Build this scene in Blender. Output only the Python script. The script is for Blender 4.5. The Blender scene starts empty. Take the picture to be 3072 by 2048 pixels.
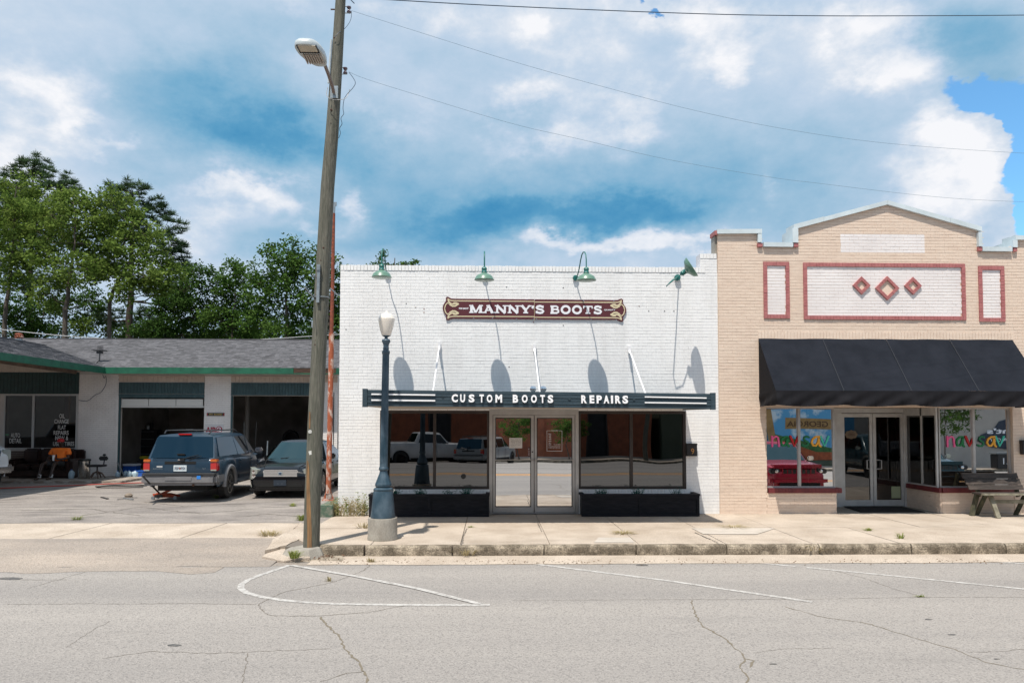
import bpy, bmesh, math, random
import numpy as np
from mathutils import Vector, Matrix
R = math.radians
rnd = random.Random(7)
C = bpy.context.scene.collection
scene = bpy.context.scene

# ------------------------------------------------------------------ camera
FPX, PPX, PPY, CAMZ = 2200.0, 1536.0, 1181.6, 1.94
cam_d = bpy.data.cameras.new('camera'); cam = bpy.data.objects.new('camera', cam_d); C.objects.link(cam)
cam_d.sensor_width = 36; cam_d.lens = 36*FPX/3072; cam_d.shift_y = (PPY-1024)/3072
cam_d.clip_start = .1; cam_d.clip_end = 3000
CM = Matrix.Translation((0, 0, CAMZ)) @ Matrix.Rotation(R(-1.55), 4, 'Z') @ Matrix.Rotation(R(92.25), 4, 'X') @ Matrix.Rotation(.0015, 4, 'Z')
cam.matrix_world = CM
scene.camera = cam
C3 = CM.to_3x3()
def ray(u, v):
    return C3 @ Vector(((u-PPX)/FPX, -(v-PPY)/FPX, -1))
def P(u, v, Y):                      # point of the place seen at photo pixel (u, v) on the plane y = Y
    d = ray(u, v); t = Y/d.y
    return Vector((d.x*t, Y, CAMZ+d.z*t))
def G(u, v, z=0.0):                  # ... on the level z
    d = ray(u, v); t = (z-CAMZ)/d.z
    return Vector((d.x*t, d.y*t, z))

# ------------------------------------------------------------------ light
SUN = Vector((.176, .41, -1)).normalized()
sd = bpy.data.lights.new('sun', 'SUN'); sd.energy = 3.7; sd.angle = R(.53); sd.color = (1, .93, .83)
so = bpy.data.objects.new('sun', sd); C.objects.link(so); so.rotation_euler = SUN.to_track_quat('-Z', 'Y').to_euler(); so.location = (0, 0, 30)
scene.view_settings.view_transform = 'Standard'; scene.view_settings.look = 'None'
scene.view_settings.gamma = 1; scene.view_settings.use_curve_mapping = False
EXPO = .58
scene.view_settings.exposure = EXPO

def S(r, g, b):
    f = lambda c: (c/255/12.92) if c <= 10 else ((c/255+.055)/1.055)**2.4
    return (f(r), f(g), f(b), 1)

# world: daylight sky with cumulus laid out by direction
W = bpy.data.worlds.new('World'); scene.world = W; W.use_nodes = True
nt = W.node_tree; nt.nodes.clear()
def nd(t, **k):
    n = nt.nodes.new(t)
    for a, b in k.items(): setattr(n, a, b)
    return n
def lk(a, b): nt.links.new(a, b)
def mth(op, a, b=None, c=None, clamp=False):
    n = nd('ShaderNodeMath', operation=op, use_clamp=clamp)
    for i, x in enumerate((a, b, c)):
        if x is None: continue
        if isinstance(x, (int, float)): n.inputs[i].default_value = x
        else: lk(x, n.inputs[i])
    return n.outputs[0]
tc = nd('ShaderNodeTexCoord'); sx = nd('ShaderNodeSeparateXYZ'); lk(tc.outputs['Generated'], sx.inputs[0])
ady = mth('MAXIMUM', mth('ABSOLUTE', sx.outputs[1]), .08)
a0 = mth('DIVIDE', sx.outputs[0], ady); b0 = mth('DIVIDE', sx.outputs[2], ady)
def noise(scale, detail, rough=.55, zs=1.6, off=(0, 0, 0), vec=None):
    mp = nd('ShaderNodeMapping'); mp.inputs['Scale'].default_value = (1, 1, zs); mp.inputs['Location'].default_value = off
    lk(vec or tc.outputs['Generated'], mp.inputs[0])
    n = nd('ShaderNodeTexNoise'); n.inputs['Scale'].default_value = scale; n.inputs['Detail'].default_value = detail; n.inputs['Roughness'].default_value = rough
    lk(mp.outputs[0], n.inputs['Vector']); return n
wn = noise(3.0, 6, .6)
ws = nd('ShaderNodeSeparateXYZ'); lk(wn.outputs['Color'], ws.inputs[0])
WARP = .20
a1 = mth('MULTIPLY_ADD', mth('SUBTRACT', ws.outputs[0], .5), WARP, a0)
b1 = mth('MULTIPLY_ADD', mth('SUBTRACT', ws.outputs[1], .5), WARP*.7, b0)
wn2 = noise(13, 5, .62, off=(3, 1, 2)); ws2 = nd('ShaderNodeSeparateXYZ'); lk(wn2.outputs['Color'], ws2.inputs[0])
a1 = mth('MULTIPLY_ADD', mth('SUBTRACT', ws2.outputs[0], .5), .10, a1)
b1 = mth('MULTIPLY_ADD', mth('SUBTRACT', ws2.outputs[1], .5), .08, b1)
def gauss(u, v, ru, rv, w):
    d = ray(u, v); ca, cb = d.x/d.y, d.z/d.y
    x = mth('MULTIPLY', mth('SUBTRACT', a1, ca), FPX/ru); y = mth('MULTIPLY', mth('SUBTRACT', b1, cb), FPX/rv)
    q = mth('ADD', mth('MULTIPLY', x, x), mth('MULTIPLY', y, y))
    return mth('MULTIPLY', mth('EXPONENT', mth('MULTIPLY', q, -1)), w)
def total(lst):
    o = None
    for l in lst:
        g = gauss(*l); o = g if o is None else mth('ADD', o, g)
    return o
DK = [(560, 280, 300, 110, -.34), (700, 420, 260, 100, -.34), (950, 420, 260, 130, -.28), (1150, 520, 180, 90, -.16), (1580, 640, 430, 100, -.36), (1930, 690, 370, 85, -.34), (1500, 500, 700, 150, -.08), (1250, 700, 300, 100, -.30), (1750, 520, 330, 60, -.10),
      (2250, 520, 330, 170, -.22), (2900, 120, 260, 120, -.38), (880, 740, 180, 60, -.24), (800, 100, 180, 90, -.08), (1300, 420, 200, 90, -.06), (3000, 240, 120, 40, -.2),
      (100, 130, 300, 170, .02), (100, 480, 200, 150, .10), (1750, 100, 600, 130, .05), (2350, 120, 300, 150, .08), (560, 800, 400, 90, .06), (2300, 250, 260, 120, -.02)]
WH = [(130, 290, 190, 70, .72), (60, 460, 90, 120, .7), (210, 380, 50, 40, .8), (330, 430, 110, 22, .75), (470, 560, 120, 40, .72), (640, 545, 120, 34, .85), (780, 560, 70, 32, .85), (880, 610, 70, 46, 1.0), (930, 690, 40, 30, .7), (1080, 600, 40, 60, .95), (620, 640, 160, 50, .55),
      (900, 60, 60, 110, .55), (1150, 40, 120, 40, .5), (1310, 110, 70, 60, .6), (1560, 290, 120, 60, .85), (1500, 340, 80, 50, .7), (1640, 420, 170, 46, .75), (1840, 300, 110, 50, .75), (1900, 400, 90, 60, .8), (1500, 480, 60, 40, .5), (1580, 120, 70, 60, .6),
      (2100, 50, 260, 90, 1.25), (2150, 180, 130, 70, 1.15), (2200, 240, 60, 50, .6), (2620, 50, 170, 80, 1.1), (2690, 200, 150, 90, 1.3), (2560, 260, 80, 50, .6), (2270, 570, 40, 34, .6), (2800, 380, 120, 75, 1.1), (2900, 450, 120, 90, 1.1), (2720, 540, 110, 90, .75), (2870, 620, 160, 90, .85), (2960, 540, 70, 60, .4), (3040, 740, 80, 60, .9),
      (1660, 752, 90, 22, .9), (1800, 764, 150, 30, 1.1), (1980, 772, 130, 24, 1.0), (2120, 790, 60, 16, .8)]
dark = total(DK); wht = total(WH)
n1 = noise(6.5, 9, .62, off=(5, 2, 1)); n2 = noise(2.2, 4, .5, off=(1, 7, 3)); n4 = noise(14, 10, .62, off=(2, 8, 5))
soft = mth('ADD', mth('MULTIPLY', mth('SUBTRACT', n1.outputs[0], .5), .42), mth('MULTIPLY', mth('SUBTRACT', n2.outputs[0], .5), .18))
t = mth('ADD', mth('ADD', soft, dark), .595)
wm = mth('ADD', wht, mth('ADD', mth('MULTIPLY', mth('SUBTRACT', n1.outputs[0], .5), 2.2), mth('MULTIPLY', mth('SUBTRACT', n4.outputs[0], .5), 1.3)))
ws_ = nd('ShaderNodeMapRange'); ws_.interpolation_type = 'SMOOTHSTEP'; ws_.inputs[1].default_value = .12; ws_.inputs[2].default_value = 1.5; lk(wm, ws_.inputs[0])
t = mth('MULTIPLY_ADD', ws_.outputs[0], .43, t)
t = mth('MULTIPLY_ADD', mth('SUBTRACT', n4.outputs[0], .5), .34, t)
cr = nd('ShaderNodeValToRGB'); lk(t, cr.inputs[0])
el = cr.color_ramp.elements
k = .5**EXPO
def cc(r, g, b):
    s = S(r, g, b); return (s[0]*k, s[1]*k, s[2]*k, 1)
el[0].position = .0; el[0].color = cc(70, 144, 190); el[1].position = 1.0; el[1].color = cc(247, 248, 252); e = el.new(.1); e.color = cc(92, 158, 198)
for p_, c_ in ((.2, (122, 175, 208)), (.42, (162, 195, 220)), (.6, (190, 210, 231)), (.82, (222, 230, 241))):
    e = el.new(p_); e.color = cc(*c_)
clear = total([(2930, 275, 150, 50, 1.3), (3060, 430, 70, 170, 1.4), (3085, 620, 40, 90, 1.1), (1925, 48, 26, 16, .75), (2980, 735, 24, 20, .6), (2880, 440, 130, 100, -1.0), (2980, 400, 40, 40, -.4), (2900, 640, 150, 120, -.6)])
cl = mth('ADD', clear, mth('ADD', mth('MULTIPLY', mth('SUBTRACT', n1.outputs[0], .5), .7), mth('MULTIPLY', mth('SUBTRACT', n4.outputs[0], .5), .6)))
mr = nd('ShaderNodeMapRange'); mr.interpolation_type = 'SMOOTHSTEP'; mr.inputs[1].default_value = .30; mr.inputs[2].default_value = .62; lk(cl, mr.inputs[0])
sky = nd('ShaderNodeTexSky', sky_type='NISHITA'); sky.sun_disc = False; sky.sun_elevation = R(66); sky.sun_rotation = R(-156.8); sky.air_density = 1.0; sky.dust_density = .1; sky.ozone_density = 1.0
bs = nd('ShaderNodeBackground'); bs.inputs[1].default_value = .13; tint = nd('ShaderNodeMix', data_type='RGBA', blend_type='MULTIPLY'); tint.inputs[0].default_value = 1; tint.inputs[7].default_value = (.62, .98, 1.1, 1); lk(sky.outputs[0], tint.inputs[6]); lk(tint.outputs[2], bs.inputs[0])
bc = nd('ShaderNodeBackground'); bc.inputs[1].default_value = 1.0; lk(cr.outputs[0], bc.inputs[0])
mx = nd('ShaderNodeMixShader'); lk(mr.outputs[0], mx.inputs[0]); lk(bc.outputs[0], mx.inputs[1]); lk(bs.outputs[0], mx.inputs[2])
wo = nd('ShaderNodeOutputWorld'); lk(mx.outputs[0], wo.inputs[0])

# ------------------------------------------------------------------ materials
def M(name, c, r=.6, metal=0.0, c2=None, scale=4.0, amt=1.0, bump=0.0, bscale=60, st=(1, 1, 1), lo=.35, hi=.65, spec=.5, coat=0, fine=0, detail=5, trans=0):
    m = bpy.data.materials.new(name); m.use_nodes = True; t = m.node_tree; n = t.nodes; L = t.links
    b = n['Principled BSDF']; b.inputs['Roughness'].default_value = r; b.inputs['Metallic'].default_value = metal
    b.inputs['Specular IOR Level'].default_value = spec; b.inputs['Coat Weight'].default_value = coat; b.inputs['Coat Roughness'].default_value = .05
    c = tuple(c)[:3]+(1,); b.inputs['Base Color'].default_value = c
    g = n.new('ShaderNodeNewGeometry'); mp = n.new('ShaderNodeMapping'); mp.inputs['Scale'].default_value = st; L.new(g.outputs['Position'], mp.inputs[0])
    out = None
    if c2 is not None:
        c2 = tuple(c2)[:3]+(1,)
        x = n.new('ShaderNodeTexNoise'); x.inputs['Scale'].default_value = scale; x.inputs['Detail'].default_value = detail; x.inputs['Roughness'].default_value = .6; L.new(mp.outputs[0], x.inputs['Vector'])
        q = n.new('ShaderNodeMapRange'); q.inputs[1].default_value = lo; q.inputs[2].default_value = hi; q.inputs[4].default_value = amt; L.new(x.outputs[0], q.inputs[0])
        mix = n.new('ShaderNodeMix'); mix.data_type = 'RGBA'; L.new(q.outputs[0], mix.inputs[0]); mix.inputs[6].default_value = c; mix.inputs[7].default_value = c2
        out = mix.outputs[2]
    if fine:
        x = n.new('ShaderNodeTexNoise'); x.inputs['Scale'].default_value = bscale; x.inputs['Detail'].default_value = 3; L.new(mp.outputs[0], x.inputs['Vector'])
        q = n.new('ShaderNodeMapRange'); q.inputs[1].default_value = .3; q.inputs[2].default_value = .7; q.inputs[3].default_value = 1-fine; q.inputs[4].default_value = 1+fine; L.new(x.outputs[0], q.inputs[0])
        mu = n.new('ShaderNodeMix'); mu.data_type = 'RGBA'; mu.blend_type = 'MULTIPLY'; mu.inputs[0].default_value = 1
        if out: L.new(out, mu.inputs[6])
        else: mu.inputs[6].default_value = c
        L.new(q.outputs[0], mu.inputs[7]); out = mu.outputs[2]
    if out: L.new(out, b.inputs['Base Color'])
    if bump:
        x = n.new('ShaderNodeTexNoise'); x.inputs['Scale'].default_value = bscale; x.inputs['Detail'].default_value = 4; L.new(mp.outputs[0], x.inputs['Vector'])
        bp = n.new('ShaderNodeBump'); bp.inputs['Strength'].default_value = bump; bp.inputs['Distance'].default_value = .01; L.new(x.outputs[0], bp.inputs['Height']); L.new(bp.outputs[0], b.inputs['Normal'])
    return m
def glass(name, refl, tint=(.05, .05, .05), rough=.0, wav=.0, gc=(.97, .98, 1)):
    m = bpy.data.materials.new(name); m.use_nodes = True; t = m.node_tree; n = t.nodes; L = t.links; n.clear()
    o = n.new('ShaderNodeOutputMaterial'); g = n.new('ShaderNodeBsdfGlossy'); g.inputs['Roughness'].default_value = rough; g.inputs[0].default_value = tuple(gc)+(1,)
    tr = n.new('ShaderNodeBsdfTransparent'); tr.inputs[0].default_value = tuple(tint)[:3]+(1,)
    f = n.new('ShaderNodeLayerWeight'); pw = n.new('ShaderNodeMath'); pw.operation = 'POWER'; pw.inputs[1].default_value = 5; L.new(f.outputs['Facing'], pw.inputs[0]); f.inputs[0].default_value = .5
    ad = n.new('ShaderNodeMath'); ad.operation = 'MULTIPLY_ADD'; ad.inputs[1].default_value = 1-refl; ad.inputs[2].default_value = refl; L.new(pw.outputs[0], ad.inputs[0])
    mx = n.new('ShaderNodeMixShader'); L.new(ad.outputs[0], mx.inputs[0]); L.new(tr.outputs[0], mx.inputs[1]); L.new(g.outputs[0], mx.inputs[2]); L.new(mx.outputs[0], o.inputs[0])
    if wav:
        gm = n.new('ShaderNodeNewGeometry'); x = n.new('ShaderNodeTexNoise'); x.inputs['Scale'].default_value = 1.3; x.inputs['Detail'].default_value = 0; L.new(gm.outputs['Position'], x.inputs['Vector'])
        bp = n.new('ShaderNodeBump'); bp.inputs['Strength'].default_value = wav; bp.inputs['Distance'].default_value = .02; L.new(x.outputs[0], bp.inputs['Height']); L.new(bp.outputs[0], g.inputs['Normal'])
    return m
def leafmat(name, c1, c2, tr=.35):
    m = bpy.data.materials.new(name); m.use_nodes = True; t = m.node_tree; n = t.nodes; L = t.links; n.clear()
    o = n.new('ShaderNodeOutputMaterial'); g = n.new('ShaderNodeNewGeometry')
    mix = n.new('ShaderNodeMix'); mix.data_type = 'RGBA'; mix.inputs[6].default_value = c1+(1,); mix.inputs[7].default_value = c2+(1,)
    x = n.new('ShaderNodeTexNoise'); x.inputs['Scale'].default_value = .8; L.new(g.outputs['Position'], x.inputs['Vector'])
    ad = n.new('ShaderNodeMath'); ad.operation = 'MULTIPLY_ADD'; L.new(g.outputs['Random Per Island'], ad.inputs[0]); ad.inputs[1].default_value = .6; 
    q = n.new('ShaderNodeMath'); q.operation = 'MULTIPLY_ADD'; L.new(x.outputs[0], q.inputs[0]); q.inputs[1].default_value = 1.4; q.inputs[2].default_value = -.5; L.new(q.outputs[0], ad.inputs[2]); ad.use_clamp = True
    L.new(ad.outputs[0], mix.inputs[0])
    d = n.new('ShaderNodeBsdfDiffuse'); L.new(mix.outputs[2], d.inputs[0]); s = n.new('ShaderNodeBsdfTranslucent'); L.new(mix.outputs[2], s.inputs[0])
    a = n.new('ShaderNodeMixShader'); a.inputs[0].default_value = tr; L.new(d.outputs[0], a.inputs[1]); L.new(s.outputs[0], a.inputs[2]); L.new(a.outputs[0], o.inputs[0])
    return m
def paint(name, c, flake=.25, r=.35):
    m = M(name, c, r=r, metal=flake*.3, spec=.25, coat=.45, c2=tuple(x*.8 for x in tuple(c)[:3]), scale=1.2); return m

white_brick = M('white painted brick', (.80, .80, .80), .55, c2=(.69, .685, .68), scale=2.4, st=(1.5, 1.5, .35), lo=.42, hi=.8, bump=.25, bscale=45, fine=.05)
white_dirty = M('aged white paint', (.62, .60, .585), .7, c2=(.38, .35, .32), scale=2.2, lo=.45, hi=.85, bump=.3, bscale=40, st=(1, 1, .35))
tan_brick = M('tan painted brick', (.715, .585, .48), .65, c2=(.625, .49, .395), scale=5, st=(1, 1, 3), lo=.34, hi=.78, bump=.3, bscale=45, fine=.06)
pale_brick = M('pale painted brick', (.79, .755, .75), .6, c2=(.71, .67, .665), scale=1.5, bump=.25, bscale=45)
red_trim = M('dull red painted brick', (.42, .155, .15), .6, c2=(.33, .11, .11), scale=9, bump=.3, bscale=50)
sill_red = M('dark red sill paint', (.16, .025, .028), .45, c2=(.11, .015, .02), scale=6, bump=.2)
coping_m = M('white coping metal', (.60, .68, .72), .4, c2=(.50, .57, .60), scale=2.5, bump=.1, bscale=8)
mortar_w = M('white mortar', (.62, .62, .65), .8)
mortar_t = M('tan mortar', (.55, .43, .34), .8)
navy_wood = M('weathered navy boards', (.020, .042, .058), .55, c2=(.055, .085, .105), scale=5, lo=.5, hi=.8, st=(.35, 1, 6), bump=.4, bscale=30)
navy_dark = M('dark navy trim', (.012, .026, .038), .5, c2=(.03, .05, .06), scale=8)
beige = M('beige soffit paint', (.46, .39, .32), .7, c2=(.38, .31, .25), scale=3)
brown_fr = M('dark bronze frame', (.028, .020, .018), .4, c2=(.04, .03, .026), scale=5)
alu = M('mill aluminium', (.50, .49, .48), .38, metal=.55, c2=(.42, .41, .40), scale=4)
alu_w = M('whitish aluminium', (.60, .61, .61), .4, metal=.3, c2=(.5, .5, .5), scale=4)
black_wood = M('black planter boards', (.005, .006, .009), .6, spec=.2, c2=(.014, .014, .018), scale=6, st=(1, 1, 5), bump=.35, bscale=30)
black_m = M('black painted metal', (.012, .012, .013), .35)
dark_m = M('dark interior', (.03, .03, .032), .8, c2=(.015, .015, .017), scale=2)
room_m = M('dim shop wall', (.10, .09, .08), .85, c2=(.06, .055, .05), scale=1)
sign_maroon = M('maroon sign face', (.105, .022, .028), .4, c2=(.085, .018, .022), scale=3)
cream = M('cream sign line', (.62, .54, .36), .5)
sign_white = M('white sign letter', (.78, .78, .82), .45)
bright_white = M('bright white letter', (.86, .86, .88), .45)
lamp_green = M('aged green enamel', (.115, .225, .165), .38, c2=(.05, .13, .10), scale=14, lo=.5, hi=.75, coat=.3)
lamp_teal = M('dark green gooseneck', (.010, .11, .10), .4, c2=(.02, .16, .14), scale=20)
lamp_white = M('white lamp inside', (.70, .64, .60), .5)
rod_white = M('white steel rod', (.74, .74, .76), .4)
post_blue = M('weathered blue cast iron', (.022, .052, .078), .45, c2=(.095, .14, .18), scale=4.5, lo=.42, hi=.75, st=(1, 1, .6), bump=.3, bscale=40)
globe_m = M('opal globe', (.78, .72, .65), .25, c2=(.74, .68, .6), scale=3, coat=.4)
conc = M('worn concrete', (.48, .41, .34), .85, c2=(.31, .25, .195), scale=1.3, bump=.7, bscale=70, fine=.34, lo=.36, hi=.78, detail=9)
conc_g = M('grey cast concrete', (.36, .34, .30), .85, c2=(.24, .22, .19), scale=4, bump=.4, bscale=70, fine=.15, st=(1, 1, .4))
conc_pale = M('pale patched concrete', (.50, .45, .40), .85, c2=(.42, .38, .33), scale=3, bump=.3, bscale=90, fine=.1)
kerb_m = M('stained kerb concrete', (.135, .110, .080), .9, c2=(.44, .375, .29), scale=4.5, lo=.46, hi=.74, bump=.9, bscale=55, fine=.5, detail=12)
rust_m = M('rust and old white paint', (.33, .085, .035), .75, c2=(.55, .42, .36), scale=11, lo=.50, hi=.60, bump=.5, bscale=60, st=(1, 1, .4))
rust_top = M('rusty metal', (.28, .07, .035), .8, c2=(.13, .035, .02), scale=20)
pole_wood = M('grey weathered pole wood', (.150, .142, .115), .85, c2=(.070, .074, .056), scale=7, lo=.3, hi=.7, st=(5, 5, .35), bump=1.0, bscale=22, fine=.3)
bare_wood = M('bare orange wood', (.30, .17, .075), .8, c2=(.14, .08, .04), scale=7, st=(5, 5, .4), bump=.6, bscale=30)
knot_m = M('dark knot', (.05, .018, .01), .8)
galv = M('galvanised steel', (.38, .42, .44), .42, metal=.7, c2=(.25, .28, .3), scale=9)
fixture_m = M('pale grey light head', (.46, .51, .53), .4, c2=(.38, .42, .44), scale=8)
wire_m = M('dark cable', (.04, .07, .11), .5)
wire_b = M('pale cable', (.45, .45, .45), .5)
green_fascia = M('green painted fascia', (.010, .115, .062), .5, c2=(.006, .07, .04), scale=4, bump=.2)
teal_slat = M('teal painted siding', (.040, .085, .095), .6, c2=(.02, .05, .058), scale=5, st=(1, 1, .3))
teal_dark = M('dark teal siding', (.008, .040, .040), .6, c2=(.005, .025, .026), scale=5)
beige_sid = M('beige siding', (.55, .46, .39), .7, c2=(.46, .38, .32), scale=4)
rot_wood = M('rotten bare board', (.10, .05, .03), .9, c2=(.02, .012, .01), scale=6, st=(.6, 1, 5))
shingle_m = M('grey violet shingles', (.072, .072, .080), .9, c2=(.115, .113, .122), scale=7, lo=.35, hi=.65, st=(.7, 2, 2), bump=.5, bscale=80, fine=.25)
def island(m, lo, hi):
    t = m.node_tree; n = t.nodes; b = n['Principled BSDF']; l = b.inputs['Base Color'].links[0]; src = l.from_socket
    g = n.new('ShaderNodeNewGeometry'); q = n.new('ShaderNodeMapRange'); q.inputs[3].default_value = lo; q.inputs[4].default_value = hi; t.links.new(g.outputs['Random Per Island'], q.inputs[0])
    x = n.new('ShaderNodeMix'); x.data_type = 'RGBA'; x.blend_type = 'MULTIPLY'; x.inputs[0].default_value = 1; t.links.new(src, x.inputs[6]); t.links.new(q.outputs[0], x.inputs[7]); t.links.new(x.outputs[2], b.inputs['Base Color'])
island(shingle_m, .68, 1.38)
gar_white = M('old white block', (.76, .73, .71), .75, c2=(.62, .585, .565), scale=1.6, lo=.35, hi=.75, bump=.4, bscale=40, fine=.08)
gar_mort = M('old white joints', (.50, .47, .45), .85)
leather = M('worn brown leather', (.014, .007, .006), .38, c2=(.03, .015, .012), scale=4, bump=.4, bscale=9)
green_wall = M('green painted block', (.075, .125, .085), .8, c2=(.20, .20, .16), scale=9, lo=.46, hi=.66, bump=.7, fine=.2)
fabric_blk = M('black awning canvas', (.0075, .010, .016), .85, spec=.15, c2=(.013, .016, .024), scale=2.5, bump=.25, bscale=200)
fabric_dk = M('black awning valance', (.010, .010, .013), .9, spec=.2, bump=.2, bscale=120)
bench_dark = M('dark weathered bench wood', (.030, .022, .018), .7, c2=(.08, .06, .05), scale=6, lo=.45, hi=.7, st=(.5, 1, 6), bump=.8, bscale=25)
bench_green = M('mossy bench leg', (.030, .036, .022), .8, c2=(.10, .095, .06), scale=7)
bench_pale = M('pale bare bench wood', (.27, .25, .19), .8, c2=(.13, .12, .085), scale=8, bump=.4)
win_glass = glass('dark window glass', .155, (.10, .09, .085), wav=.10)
door_glass = glass('mirror film door glass', .66, (.12, .12, .12), wav=.07)
shop_glass = glass('shop window glass', .70, (.2, .2, .2), wav=.03)
sdoor_glass = glass('dark door glass', .10, (.12, .12, .12))
gar_glass = glass('tinted garage glass', .085, (.16, .14, .15))
tail_red = M('red lens', (.42, .01, .012), .15, coat=1)
amber = M('amber lens', (.50, .11, .01), .15, coat=1)
clearlens = M('headlamp lens', (.34, .36, .33), .10, metal=.25, coat=1)
chrome = M('chrome', (.72, .73, .75), .12, metal=1)
tyre_m = M('tyre rubber', (.014, .014, .015), .8, c2=(.03, .028, .026), scale=10, bump=.3)
rim_m = M('alloy rim', (.36, .34, .32), .35, metal=.8)
rim_dk = M('dark alloy rim', (.05, .05, .055), .3, metal=.8)
car_glass = glass('vehicle glass', .05, (.06, .09, .10)); screen_glass = glass('windscreen glass', .17, (.10, .16, .15), gc=(.62, .95, .95))
under_m = M('underbody black', (.008, .008, .008), .9)
seat_m = M('grey car seat', (.16, .15, .14), .8)
plate_m = M('number plate', (.62, .68, .70), .4, c2=(.5, .56, .6), scale=30)
leaf_y = leafmat('yellow green leaves', (.075, .135, .026), (.20, .27, .065))
thin_wire = M('thin pale blue wire', (.16, .25, .32), .5)
leaf_g = leafmat('mid green leaves', (.042, .098, .020), (.11, .185, .045))
leaf_d = leafmat('dark green leaves', (.030, .070, .017), (.075, .135, .035))
leaf_p = leafmat('pine needles', (.040, .078, .036), (.095, .145, .070), .15)
bark_m = M('grey bark', (.12, .095, .075), .9, c2=(.05, .04, .032), scale=6, st=(3, 3, .6), bump=.8, bscale=20)
bark_d = M('dark pine bark', (.05, .034, .026), .9, c2=(.025, .018, .014), scale=6, st=(3, 3, .8), bump=.8, bscale=18)
weed_g = leafmat('weed green', (.13, .19, .04), (.32, .34, .11))
weed_dry = leafmat('dry weed', (.30, .24, .12), (.55, .48, .30))

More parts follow.
